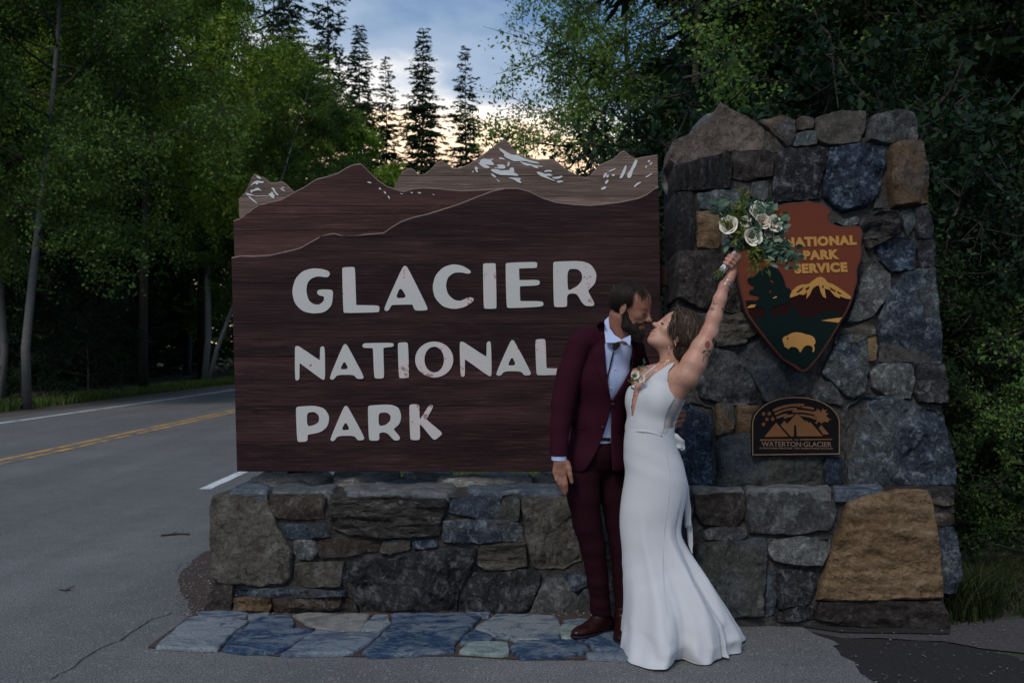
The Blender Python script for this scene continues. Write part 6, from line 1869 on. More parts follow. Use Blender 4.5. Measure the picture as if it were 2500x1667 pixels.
# bolo tie
bolo = decal('bolo_clasp', K1((622, 622), (650, 612), (690, 625), (690, 650), (672, 680), (650, 705), (632, 700), (622, 660)), [SB], .016, .009, STONEB, groom, smooth=1)
cl = K1((619, 618), (650, 608), (694, 622), (694, 652), (674, 684), (650, 711), (628, 704), (618, 660))
decal('clasp_rim', cl, [SB], .0135, .005, SILVER, bolo, smooth=1)
cord('cord', K1((640, 700), (625, 760), (605, 850), (588, 920), (583, 960)), [SB, JB], .006, .0022, BELT, bolo)
cord('cord', K1((634, 700), (618, 760), (598, 850), (580, 925)), [SB, JB], .006, .0022, BELT, bolo)
# belt
decal('belt', K2((382, 20), (440, 22), (440, 44), (374, 42)), [TB, SB], .004, .005, BELT, groom)

# shoes
def shoe(heel, toe, name_parent, lift=.02):
    d = (toe - heel); L = d.length; d.normalize(); n_ = Vector((-d.y, d.x, 0)); up = Vector((0, 0, 1))
    lo_ = [min(heel[i], toe[i]) - .09 for i in range(2)] + [0.0]; hi_ = [max(heel[i], toe[i]) + .09 for i in range(2)] + [.24]
    s = Vox(lo_, hi_, .003)
    z0 = lift
    def Q(t, z): return heel + d * (L * t) + up * (z0 + z - heel.z)
    s.ell(Q(.20, .035), (.075, .036, .034), (d, n_, up), 0).ell(Q(.62, .028), (.085, .045, .030), (d, n_, up), .03)
    s.ell(Q(.84, .022), (.052, .036, .022), (d, n_, up), .02)
    s.cap(Q(.20, .05), Q(.30, .125), .040, .040, .03); s.cap(Q(.30, .085), Q(.55, .045), .034, .030, .03)
    X, Y, Z = s.full(); s.d = np.maximum(s.d, (z0 + .010) - Z).astype(np.float32)
    s.d = np.maximum(s.d, Z - .155).astype(np.float32)
    sh = obj('shoe', s.mesh('shoe', LEATHER), name_parent)
    s = Vox(lo_, hi_, .003)
    s.ell(Q(.17, 0), (.052, .037, .05), (d, n_, up), 0).ell(Q(.62, 0), (.095, .048, .05), (d, n_, up), .03).ell(Q(.86, 0), (.05, .037, .05), (d, n_, up), .03)
    X, Y, Z = s.full(); s.d = np.maximum(np.maximum(s.d, z0 - Z), Z - (z0 + .012)).astype(np.float32)
    obj('sole', s.mesh('sole', BELT), sh)
    for k in range(4):
        t = .36 + k * .055
        a_ = Q(t, .118 - k * .017)
        V, Fc = tube([a_ - n_ * .016, a_ + up * .004, a_ + n_ * .016], .0022, 5)
        obj('lace', mesh_from('lace', V, Fc, True, [BELT]), sh)
shoe(Vector((.535, 4.865, .02)), Vector((.318, 4.715, .02)), groom)
shoe(Vector((.590, 4.885, .02)), Vector((.556, 4.620, .02)), groom)

# hair
f, l, u = hf_m
sM = 1.06
v = Vox(tuple(OM - Vector((.17, .17, .16))), tuple(OM + Vector((.17, .17, .20))), .003)
v.ell(PM(-.014, 0, .045), [q * sM for q in (.1025, .0805, .0925)], (f, l, u), 0)
X, Y, Z = v.full()
lx = ((X - OM.x) * f.x + (Y - OM.y) * f.y + (Z - OM.z) * f.z) / sM
ly = ((X - OM.x) * l.x + (Y - OM.y) * l.y + (Z - OM.z) * l.z) / sM
lz = ((X - OM.x) * u.x + (Y - OM.y) * u.y + (Z - OM.z) * u.z) / sM
ragg = .004 * np.sin(ly * 160) + .004 * np.sin(lz * 190 + lx * 90)
line_ = lx - np.interp(lz, [-.08, -.03, .0, .02, .05, .08, .11, .15], [-.055, -.030, -.022, .026, .040, .010, -.055, -.10]) + ragg
v.d = np.maximum(v.d, line_ * sM).astype(np.float32)
v.d = np.maximum(v.d, (-.062 - lz) * sM).astype(np.float32)
hair = obj('hair', v.mesh('hair', HAIR_M), groom)
rng = random.Random(9)
parts = []
def on_skull(x, y, z, e=.004):
    d = Vector((x + .014, y, z - .046)); q = math.sqrt((d.x / .101) ** 2 + (d.y / .078) ** 2 + (d.z / .091) ** 2)
    d = d / q; r = 1 + e / .09
    return PM(-.014 + d.x * r, d.y * r, .046 + d.z * r)
for _ in range(1500):                                   # strands combed from the crown
    a0 = rng.uniform(-1, 1); side = -1 if rng.random() < .85 else 1
    typ = rng.random()
    if typ < .70:                                         # sides and back, hanging down
        x0, y0, z0 = rng.uniform(-.10, .01), side * rng.uniform(.030, .065), .105
        x1 = rng.uniform(-.10, .035); z1 = rng.uniform(-.055, .03) if x1 < -.02 else rng.uniform(.012, .05)
        y1 = side * .076
    else:                                                 # thin strands over the bare top, towards the brow
        x0, y0, z0 = rng.uniform(-.07, -.02), rng.uniform(-.05, .04), .13
        x1, y1, z1 = rng.uniform(.05, .10), rng.uniform(-.075, -.015), rng.uniform(.055, .085)
    P = []
    e0 = rng.uniform(.004, .011)
    for k in range(5):
        t = k / 4
        P.append(on_skull(x0 + (x1 - x0) * t, y0 + (y1 - y0) * t ** .8, z0 + (z1 - z0) * t ** 1.3, e0 + .006 * math.sin(t * 3)))
    if typ >= .70 and rng.random() < .78: continue
    parts.append(strand(P, rng.uniform(.0007, .0014), n=3, sub=2))
for _ in range(26):
    x0, y0 = rng.uniform(-.05, .03), rng.uniform(-.05, .03)
    a_ = on_skull(x0, y0, .14, .002); b_ = a_ + u * rng.uniform(.008, .022) + f * rng.uniform(-.01, .02) + l * rng.uniform(-.01, .01)
    parts.append(strand([a_, (a_ + b_) / 2 + l * .003, b_], .0006, n=3))
obj('hair_strands', mesh_from('hair_strands', *merge(parts), True, [HAIR_M]), hair)
for q in (1, -1):                                        # eyebrows
    parts = []
    for k in range(46):
        t = rng.random(); a_ = PM(.0975 - .010 * t - .006 * t * t, q * (.012 + .032 * t), .031 + .010 * math.sin(t * 2.4) + rng.uniform(-.003, .003))
        parts.append(strand([a_, a_ + (f * -.001 + l * q * .008 + u * rng.uniform(-.001, .004))], .0016, .0006, n=3, sub=1))
    obj('eyebrow', mesh_from('eyebrow', *merge(parts), True, [HAIR_M]), groom)
    parts = [strand([PM(.0930 - .006 * t, q * (.020 + .022 * t), .0125), PM(.1000 - .006 * t, q * (.021 + .023 * t), .0075)], .0013, .0005, n=3, sub=1) for t in [i / 16 for i in range(17)]]
    obj('eyelashes', mesh_from('eyelashes', *merge(parts), True, [HAIR_M]), groom)
# beard
v = Vox(tuple(OM - Vector((.10, .17, .20))), tuple(OM + Vector((.18, .12, .06))), .003)
v.cap(PM(.008, -.060, -.015), PM(.030, -.052, -.070), .014, .026, .02).cap(PM(.008, .060, -.015), PM(.030, .052, -.070), .014, .026, .02)
v.cap(PM(.030, -.045, -.072), PM(.082, -.012, -.094), .026, .026, .02).cap(PM(.030, .045, -.072), PM(.082, .012, -.094), .026, .026, .02)
v.ell(PM(.078, 0, -.100), [q * sM for q in (.032, .034, .032)], (f, l, u), .02)
v.cap(PM(.070, -.036, -.046), PM(.066, -.036, -.075), .013, .020, .02).cap(PM(.070, .036, -.046), PM(.066, .036, -.075), .013, .020, .02)
v.cap(PM(.098, -.004, -.031), PM(.084, -.033, -.044), .0075, .008, .006).cap(PM(.098, .004, -.031), PM(.084, .033, -.044), .0075, .008, .006)
v.wrinkle(.0012, 140, 110, 3)
obj('beard', v.mesh('beard', BEARD), groom)
parts = []
for _ in range(2200):
    t = rng.random(); q = -1 if rng.random() < .8 else 1
    if rng.random() < .75:
        a_ = PM(.005 + .085 * t, q * (.066 - .052 * t ** 1.3) , -.020 - .070 * t ** .8 + rng.uniform(-.025, .02))
        a_ = a_ + l * (q * rng.uniform(.006, .013))
    else: a_ = PM(rng.uniform(.05, .11), q * rng.uniform(0, .03), rng.uniform(-.125, -.08))
    b_ = a_ + (f * rng.uniform(-.006, .010) + u * rng.uniform(-.020, -.006) + l * q * rng.uniform(-.002, .006))
    parts.append(strand([a_, b_], .0009, .0003, n=3, sub=1))
obj('beard_strands', mesh_from('beard_strands', *merge(parts), True, [BEARD]), groom)
v = Vox(tuple(PM(.092, 0, -.05) - Vector((.05, .05, .05))), tuple(PM(.092, 0, -.05) + Vector((.05, .05, .05))), .002)
v.ell(PM(.0955, 0, -.0535), [q * sM for q in (.0095, .018, .0062)], (f, l, u), .002)
obj('lips', v.mesh('lips', LIPS_M), groom)
# ================================================================== the bride
bride = empty('person', 'woman in a long ivory wedding dress raising a bouquet high while kissing the groom', 'person', (.75, 4.62, .0))
wf = frame((-math.sin(R(40)), -math.cos(R(40))), 0)
BF, BLf, BU = wf
hf_w = frame((-math.cos(R(8)), -math.sin(R(8))), R(40))
OW = W(1546, 774, 4.715)
pel, wai, rib, uc, nbw = W(1508, 1095, 4.68), W(1489, 985, 4.69), W(1500, 920, 4.70), W(1520, 868, 4.71), W(1543, 838, 4.73)
shL, shR = W(1580, 862, 4.60), uc - BLf * .15
eL, wL = W(1631, 757, 4.60), W(1676, 640, 4.60)
v = Vox((.42, 4.32, .02), (1.22, 5.14, 1.98), .0042)
AXW = (BLf, BF, BU)
v.ell(rib, (.128, .092, .13), AXW, 0).ell(uc, (.132, .070, .07), AXW, .05).ell(wai, (.120, .088, .11), AXW, .06).ell(pel, (.125, .095, .11), AXW, .06)
for q in (1, -1): v.ell(rib + BLf * (.060 * q) + BF * .058 + BU * .006, (.044, .040, .058), AXW, .06)
v.cap(uc + BLf * .02, shL, .052, .055, .05); v.cap(uc, shR, .052, .045, .05)
v.cap(shL - BU * .025 - BLf * .03 , rib + BLf * .085 - BU * .01 + BF * -.02, .052, .050, .04)          # side of the back under the arm
v.cap(uc + BLf * .06 + BF * .035, shL + BF * .01, .036, .042, .03)                                      # chest to raised shoulder
def k1(u_, w_, Y):
    p = K1((u_, w_))[0]; return on_depth(p[0], p[1], Y)
v.chain([shL, k1(1330, 810, 4.595), k1(1400, 670, 4.60), k1(1470, 540, 4.60)], [.060, .060, .050, .042], .02)
v.chain([k1(1470, 540, 4.60), k1(1510, 410, 4.60), k1(1560, 250, 4.60), k1(1600, 130, 4.60), wL], [.040, .038, .032, .026, .023], .015)
v.chain([shR, W(1428, 905, 5.00), W(1375, 880, 5.06)], [.045, .036, .026], .02)
v.ell(W(1362, 868, 5.06), (.045, .02, .03), None, .015)
for q in (1, -1):
    hp_ = pel + BLf * (.055 * q) - BU * .03; kn_ = Vector((.725 + .035 * q, 4.655, .48)); an_ = Vector((.77 + .05 * q, 4.66, .09))
    v.chain([hp_, kn_, an_], [.062, .042, .030], .02)
    v.ell(an_ + Vector((-.04, -.05, -.045)), (.045, .09, .022), (Vector((.8, -.6, 0)), Vector((-.6, -.8, 0)), Vector((0, 0, 1))), .02)
# neck
v.cap(nbw - BU * .02, OW - hf_w[0] * .015 - hf_w[2] * .050, .052, .048, .03)
v.cap(nbw + BF * .03 - BU * .01, OW + hf_w[0] * .015 - hf_w[2] * .055, .03, .03, .025)
PWm = head(v, OW, hf_w, 1.04, True)
# hand round the bouquet handle
def k3(u_, w_, Y):
    p = K3((u_, w_))[0]; return on_depth(p[0], p[1], Y)
ca, pa = Vector((220, -280)) / 356, Vector((280, 220)) / 356
cf = Vector((596, 968))
def hq(al, pe, Y): q = cf + ca * al + pa * pe; return k3(q.x, q.y, Y)
v.chain([wL, k3(600, 1130, 4.602), hq(-40, 55, 4.606)], [.023, .022, .024], .012)
v.cap(hq(-60, 42, 4.606), hq(62, 46, 4.606), .021, .020, .012); v.cap(hq(-50, 10, 4.622), hq(55, 12, 4.622), .014, .014, .012)
for j, al in enumerate((-72, -26, 22, 66)):
    sc_ = (.80, .95, 1.0, .94)[j]
    v.chain([hq(al, 62, 4.598), hq(al + 6, 52, 4.572), hq(al + 2, -6, 4.560), hq(al - 4, -52 * sc_, 4.575), hq(al - 6, -48 * sc_, 4.594)], [.0115 * sc_, .0112 * sc_, .0102 * sc_, .0090 * sc_, .0080 * sc_], .004)
v.chain([hq(10, 70, 4.592), hq(70, 52, 4.570), hq(112, 14, 4.562), hq(122, -18, 4.566)], [.0150, .0125, .0110, .0090], .006)
wb_me = v.mesh('body', SKIN_W); obj('body', wb_me, bride)
WB = bvh_of(wb_me)

# bodice
v2 = Vox((.50, 4.36, 1.00), (1.06, 5.02, 1.60), .0045)
def torso_dress(v, e):
    v.ell(rib, (.128 + e, .092 + e, .13 + e), AXW, 0).ell(uc, (.132 + e, .070 + e, .07 + e), AXW, .05).ell(wai, (.120 + e, .088 + e, .11 + e), AXW, .06).ell(pel, (.150 + e, .118 + e, .12 + e), AXW, .06)
    for q in (1, -1): v.ell(rib + BLf * (.060 * q) + BF * .058 + BU * .006, (.044 + e, .040 + e, .058 + e), AXW, .07)
    v.cap(shL - BU * .025 - BLf * .03, rib + BLf * .085 - BU * .01 + BF * -.02, .052 + e, .050 + e, .04)
    v.cap(uc + BLf * .06 + BF * .035, shL + BF * .01, .036 + e, .042 + e, .03)
    v.cap(uc + BLf * .02, shL, .052 + e, .055 + e, .05)
torso_dress(v2, .007)
v2.wrinkle(.0012, 40, 40, 2)
PX, PY = v2.px()
BOD = K1((1152, 796), (1000, 893), (885, 1000), (840, 1110), (797, 1292), (788, 1200), (797, 1130), (828, 985), (770, 1010), (640, 1040), (640, 1424), (1066, 1424), (1085, 1280), (1122, 1185), (1170, 1112), (1128, 1050), (1104, 960), (1110, 880), (1170, 802))
v2.d = np.maximum(v2.d, poly_sdf_px(PX, PY, BOD) * (4.6 / F)).astype(np.float32)
bd_me = v2.mesh('dress_bodice', DRESS); 
# skirt: lofted rings
HEM = [(.553, 4.45), (.60, 4.38), (.655, 4.31), (.712, 4.245), (.748, 4.29), (.78, 4.368), (.81, 4.352), (.845, 4.345), (.875, 4.352), (.909, 4.372), (.945, 4.42), (.977, 4.468), (1.005, 4.435), (1.04, 4.415), (1.085, 4.47), (1.13, 4.55), (1.168, 4.64), (1.18, 4.74), (1.175, 4.86), (1.12, 4.97), (1.0, 5.03), (.86, 5.0), (.72, 4.94), (.62, 4.85), (.565, 4.72), (.545, 4.58)]
lr = [(980, 1437, 1549, 4.69, .110), (1000, 1434, 1549, 4.69, .113), (1019, 1433, 1550, 4.69, .116), (1048, 1431, 1563, 4.69, .122), (1085, 1438, 1575, 4.68, .126), (1110, 1433, 1579, 4.68, .128), (1136, 1428, 1579, 4.68, .128), (1165, 1424.5, 1571, 4.67, .124), (1201, 1422.5, 1563, 4.67, .118), (1230, 1425, 1563, 4.66, .118), (1260, 1429, 1580, 4.66, .125), (1300, 1429.5, 1609, 4.65, .145), (1340, 1432, 1628, 4.64, .175), (1380, 1435, 1646, 4.64, .215), (1420, 1436, 1667, 4.64, .255), (1450, 1436.5, 1682, 4.64, .29)]
N = 220
th = np.linspace(0, 2 * np.pi, N, endpoint=False)
hem = np.array(HEM); hc = np.array([.80, 4.66])
ha = np.arctan2(hem[:, 1] - hc[1], hem[:, 0] - hc[0]); o_ = np.argsort(ha)
hr = np.hypot(hem[:, 0] - hc[0], hem[:, 1] - hc[1])
hrr = np.interp(th, np.concatenate([ha[o_] - 2 * np.pi, ha[o_], ha[o_] + 2 * np.pi]), np.tile(hr[o_], 3))
FOLDS = [(K2((878, 590), (930, 760), (1000, 920), (1100, 1120), (1190, 1260)), -.030, 15), (K2((850, 700), (950, 950), (1080, 1150), (1210, 1300)), .022, 15),
         (K2((900, 560), (1000, 800), (1090, 1010), (1150, 1190)), .018, 11), (K2((790, 1000), (800, 1200), (830, 1330)), -.016, 12), (K2((920, 1290), (960, 1380), (1020, 1450)), .034, 16),
         (K2((880, 1180), (905, 1320), (930, 1440)), -.030, 15), (K2((640, 1240), (700, 1330), (720, 1430)), -.022, 14), (K2((690, 1420), (760, 1380), (830, 1240)), .026, 13),
         (K2((1040, 1330), (1080, 1400), (1090, 1450)), -.030, 10), (K2((1130, 1330), (1170, 1400), (1180, 1430)), .022, 12), (K2((560, 1100), (580, 1280), (600, 1420)), .014, 12),
         (K2((660, 960), (720, 975), (790, 985)), -.004, 5), (K2((700, 1030), (760, 1050)), -.004, 5), (K2((760, 232), (800, 236)), -.004, 4), (K2((560, 540), (640, 536)), -.003, 4)]
rings = []
zs = []
for (y, xl, xr, Yc, ry) in lr:
    z = CAMZ - (y - 804) / 2100 * Yc
    XL, XR = (xl - 1176) / 2100 * Yc, (xr - 1176) / 2100 * Yc
    zs.append((z, (XL + XR) / 2, (XR - XL) / 2, Yc, ry))
zs = np.array(zs)
zf = np.linspace(zs[0, 0], zs[-1, 0], 80)
sm_ = np.stack([zf] + [np.interp(-zf, -zs[:, 0], zs[:, k]) for k in (1, 2, 3, 4)], 1)
for _ in range(14): sm_[1:-1, 1:] = (sm_[:-2, 1:] + sm_[1:-1, 1:] * 2 + sm_[2:, 1:]) / 4
zs = sm_
zz = np.concatenate([np.linspace(zs[0, 0], zs[-1, 0], 130), np.linspace(zs[-1, 0], .006, 34)[1:]])
Vv = []
for z in zz:
    zi = max(z, zs[-1, 0])
    cx_, rx_, cy_, ry_ = [np.interp(-zi, -zs[:, 0], zs[:, k]) for k in (1, 2, 3, 4)]
    t = np.clip((.42 - z) / .42, 0, 1)                 # 0 above the knee, 1 at the hem
    # smooth folds
    fold = np.zeros(N)
    for (a0, wd, am, z1) in ((4.35, .16, .030, .75), (4.82, .10, -.020, .60), (5.25, .13, .032, .70), (5.62, .10, -.030, .85), (5.92, .10, .026, .95), (6.15, .08, -.022, .8), (.25, .12, .03, .8), (3.75, .12, .012, .5), (1.2, .2, .03, .6), (2.2, .2, .03, .5)):
        dth = (th - a0 - .10 * (z - .3) + np.pi) % (2 * np.pi) - np.pi
        s_ = np.clip((z1 - z) / z1, 0, 1)
        fold += am * s_ ** 1.2 * np.exp(-(dth / wd) ** 2)
    r_e = 1.0
    ex = cx_ + rx_ * np.cos(th); ey = cy_ + ry_ * np.sin(th)
    tt = t ** 2.0
    hx = hc[0] + hrr * np.cos(th); hy = hc[1] + hrr * np.sin(th)
    kx = ex * (1 - tt) + hx * tt; ky = ey * (1 - tt) + hy * tt
    sil = np.abs(np.sin(th)) ** .6                      # keep the outline, fold the front
    nx, ny = np.cos(th), np.sin(th)
    kx = kx + nx * fold * sil * .8; ky = ky + ny * fold * sil * 1.5
    ppx = CX + kx / ky * F; ppy = HY - (z - CAMZ) / ky * F
    fr_ = (np.sin(th) < .35)
    for ln2, am, wd in FOLDS:
        dd_ = np.full(N, 1e9)
        for (ax_, ay_), (bx_, by_) in zip(ln2[:-1], ln2[1:]):
            ex_, ey_ = bx_ - ax_, by_ - ay_; t2 = np.clip(((ppx - ax_) * ex_ + (ppy - ay_) * ey_) / (ex_ ** 2 + ey_ ** 2), 0, 1)
            dd_ = np.minimum(dd_, np.hypot(ppx - ax_ - ex_ * t2, ppy - ay_ - ey_ * t2))
        s0 = np.clip((ppy - ln2[0][1] + wd) / (120), 0, 1)
        w3 = am * np.exp(-(dd_ / wd) ** 2) * fr_ * s0 * sil
        kx += nx * w3; ky += ny * w3
    # crumple near the ground
    cr_ = np.clip((.16 - z) / .16, 0, 1)
    w_ = np.sin(th * 9 + 3 * np.sin(th * 2)) * .016 * cr_ + np.sin(th * 5 + z * 30) * .010 * cr_
    kx += nx * w_; ky += ny * w_
    # soft drag lines over the hips and thighs
    hh = .0010 * np.sin(z * 60 + 4 * np.cos(th)) * np.exp(-((z - .93) / .10) ** 2) + .0016 * np.sin(z * 55 - 5 * th) * np.exp(-((z - .38) / .06) ** 2)
    kx += nx * hh; ky += ny * hh
    wob = 0.0
    if z < .02: wob = .010 * (1 + np.sin(th * 7 + 1.3)) * .5
    Vv.append(np.stack([kx, ky, np.full(N, z) + wob], 1))
Vv = np.concatenate(Vv)
nr = len(zz)
q = []
for i in range(nr - 1):
    a_ = i * N + np.arange(N); b_ = i * N + (np.arange(N) + 1) % N
    q.append(np.stack([a_, a_ + N, b_ + N, b_], 1))
sk_me = quads_mesh('dress', Vv, np.concatenate(q), [DRESS])
dress = obj('dress', sk_me, bride)
obj('bodice', bd_me, dress)
SK, BDB = bvh_of(sk_me), bvh_of(bd_me)
# princess seam, waist seam, lace panel, straps
cord('seam', K2((780, 70), (812, 240), (808, 400), (785, 560), (772, 740), (778, 960), (800, 1140), (835, 1300), (848, 1440)), [SK], .0022, .0014, DRESS, dress, 4)
cord('seam', K1((738, 1400), (850, 1398), (950, 1408), (1060, 1440)), [SK, BDB], .002, .0032, DRESS, dress, 4)
m = NT("lace_fabric")
lv = m.voronoi(90, 'DISTANCE_TO_EDGE'); ln_ = m.noise(60, 4, .6)
m.color((.62, .64, .66)).rough(.8)
tp_ = m.n('ShaderNodeBsdfTransparent'); mx = m.n('ShaderNodeMixShader')
m.l(m.ramp(m.math('ADD', lv, m.math('MULTIPLY', ln_, .10)), [(.05, .95), (.09, .35)]), mx.inputs[0])
m.l(tp_.outputs[0], mx.inputs[1]); m.l(m.b.outputs[0], mx.inputs[2]); m.l(mx.outputs[0], m.out.inputs[0])
LACE = m.m
decal('lace_panel', K1((1170, 1112), (1215, 1120), (1262, 1122), (1235, 1185), (1200, 1262), (1168, 1350), (1160, 1440), (1068, 1440), (1086, 1280), (1122, 1185)), [WB, BDB], .007, .0, LACE, dress, Yfall=4.66)
cord('strap', K1((832, 984), (870, 945), (915, 905), (965, 862), (1000, 830)), [WB, BDB], .003, .006, DRESS, dress, 6)
# bow and tails at the back of the waist
def ribbon(name, path, widths, mat, parent, depth, wdir=None):
    C = catmull([Vector(on_depth(p[0], p[1], Yy)) for p, Yy in zip(path, depth)], 6)
    wi = np.interp(np.linspace(0, len(widths) - 1, len(C)), range(len(widths)), widths)
    V, Fc = [], []
    for i, c in enumerate(C):
        t = (C[min(i + 1, len(C) - 1)] - C[max(i - 1, 0)]).normalized()
        sd_ = t.cross(Vector((0, 1, 0))).normalized()
        ph = .5 * math.sin(i * .5)
        sd_ = (sd_ + Vector((0, ph, 0))).normalized()
        for k in range(5):
            w_ = (k / 4 - .5) * wi[i]
            V.append(c + sd_ * w_ + Vector((0, .006 * math.cos(k * 2.4 + i * .3), 0)))
    for i in range(len(C) - 1):
        for k in range(4): Fc.append((i * 5 + k, i * 5 + k + 1, i * 5 + k + 6, i * 5 + k + 5))
    me = mesh_from(name, V, Fc, True, [mat])
    bm = bmesh.new(); bm.from_mesh(me); bmesh.ops.solidify(bm, geom=bm.faces[:], thickness=.0012); bm.to_mesh(me); bm.free()
    return obj(name, me, parent)
bow = ribbon('bow', K2((800, -20), (840, 20), (880, 60), (895, 90), (868, 75), (850, 110)), [.02, .05, .055, .02, .03, .02], DRESS, dress, (4.66, 4.66, 4.67, 4.68, 4.69, 4.69))
ribbon('bow_tail', K2((845, 60), (880, 180), (912, 330), (925, 450), (928, 585)), [.02, .03, .035, .035, .03], DRESS, bow, (4.70, 4.72, 4.73, 4.73, 4.72))
ribbon('bow_tail', K2((850, 60), (890, 220), (915, 400), (935, 560), (945, 690), (955, 750)), [.02, .03, .03, .03, .025, .004], DRESS, bow, (4.72, 4.74, 4.75, 4.75, 4.74, 4.73))
# tattoos
def ink(poly, mat=INK, **k): decal('tattoo', K1(*poly), [WB], .0008, 0, mat, bride, step=2.5, **k)
ink([(1425, 640), (1438, 618), (1455, 612), (1470, 622), (1475, 645), (1468, 668), (1450, 682), (1432, 672)], INKR, smooth=1)
ink([(1448, 684), (1440, 700), (1448, 702), (1456, 688)]); ink([(1430, 690), (1408, 705), (1398, 722), (1420, 718), (1442, 702)], smooth=1)
ink([(1462, 690), (1480, 696), (1484, 712), (1466, 714), (1450, 704)], smooth=1)
ink([(1418, 730), (1424, 730), (1416, 795), (1410, 795)]); ink([(1436, 722), (1442, 722), (1430, 765), (1426, 765)]); ink([(1448, 718), (1453, 718), (1452, 752), (1447, 752)])
ink([(1500, 580), (1518, 590), (1512, 625), (1496, 640), (1490, 610)], smooth=1)
ink([(1500, 268), (1503, 268), (1512, 300), (1508, 302)]); ink([(1490, 285), (1520, 290), (1545, 285), (1545, 289), (1518, 295), (1490, 289)]); ink([(1478, 318), (1512, 345), (1509, 349), (1475, 322)])
ink([(1462, 345), (1495, 322), (1498, 326), (1466, 349)]); ink([(1490, 325), (1494, 325), (1490, 355), (1486, 355)]); ink([(1575, 320), (1590, 330), (1592, 360), (1578, 352)], smooth=1)
# jewellery
def beads(name, path, bvhs, n, r, mat, parent):
    P = catmull([cast(bvhs, *p, .003) for p in path], 8)
    V, Fc = tube(P, .0011, 5); parts = [(V, Fc)]
    for k in range(n):
        c = P[int((k + .5) / n * (len(P) - 1))]
        V = [c + Vector(x_) * r for x_ in ((1, 0, 0), (-1, 0, 0), (0, 1, 0), (0, -1, 0), (0, 0, 1), (0, 0, -1))]
        parts.append((V, [(0, 2, 4), (2, 1, 4), (1, 3, 4), (3, 0, 4), (2, 0, 5), (1, 2, 5), (3, 1, 5), (0, 3, 5)]))
    return obj(name, mesh_from(name, *merge(parts), True, [mat]), parent)
beads('necklace', K1((1160, 782), (1110, 795), (1060, 822), (1005, 862), (960, 905), (920, 950), (884, 992)), [WB, BDB], 14, .0034, SILVER, bride)
beads('necklace', K1((1140, 778), (1080, 790), (1030, 812), (985, 838), (940, 875), (905, 905)), [WB, BDB], 12, .0026, GOLDM, bride)
ear = PWm(-.008, .082, -.030)
V, Fc = tube([ear + Vector((0, -.004, 0)), ear + Vector((-.002, -.006, -.012)), ear + Vector((-.001, -.005, -.022))], [.0022, .0028, .0016], 6)
obj('earring', mesh_from('earring', V, Fc, True, [GOLDM]), bride)
e2 = k1(1112, 660, 4.62)
V, Fc = tube([e2, e2 + Vector((0, 0, -.012)), e2 + Vector((.001, 0, -.040)), e2 + Vector((.001, 0, -.050))], [.0010, .0012, .0030, .0012], 6)
obj('earring', mesh_from('earring', V, Fc, True, [SILVER]), bride)
axw = (wL - k1(1560, 250, 4.60)).normalized()
for (t_, tilt, r_) in ((-.012, .25, .031), (-.020, -.15, .032), (-.030, .45, .034)):
    c = wL + axw * (t_ - .012)
    n0 = (axw + Vector((tilt * .6, tilt, 0))).normalized(); a_ = n0.orthogonal().normalized(); b_ = n0.cross(a_)
    P = [c + (a_ * math.cos(w_) + b_ * math.sin(w_)) * r_ for w_ in [2 * math.pi * k / 24 for k in range(25)]]
    V, Fc = tube(P, .0017, 6, cap=False)
    obj('bracelet', mesh_from('bracelet', V, Fc, True, [SILVER]), bride)
# hair
f, l, u = hf_w
sW = 1.04
gz = Vector((0, 0, 1))
v = Vox(tuple(OW - Vector((.20, .19, .22))), tuple(OW + Vector((.26, .19, .22))), .0032)
v.ell(PWm(-.018, 0, .047), [q_ * sW for q_ in (.106, .091, .096)], (f, l, u), 0)
v.ell(PWm(-.070, 0, -.005), [q_ * sW for q_ in (.062, .078, .085)], (f, l, u), .04)
v.cap(PWm(-.055, -.01, -.03), W(1572, 806, 4.72), .058, .030, .03)
X, Y, Z = v.full()
lx = ((X - OW.x) * f.x + (Y - OW.y) * f.y + (Z - OW.z) * f.z) / sW
ly = ((X - OW.x) * l.x + (Y - OW.y) * l.y + (Z - OW.z) * l.z) / sW
lz = ((X - OW.x) * u.x + (Y - OW.y) * u.y + (Z - OW.z) * u.z) / sW
line_ = lx - np.interp(lz, [-.12, -.03, .0, .03, .06, .09, .13], [-.034, -.022, .016, .050, .070, .078, .066]) + .003 * np.sin(ly * 190)
v.d = np.maximum(v.d, line_ * sW).astype(np.float32)
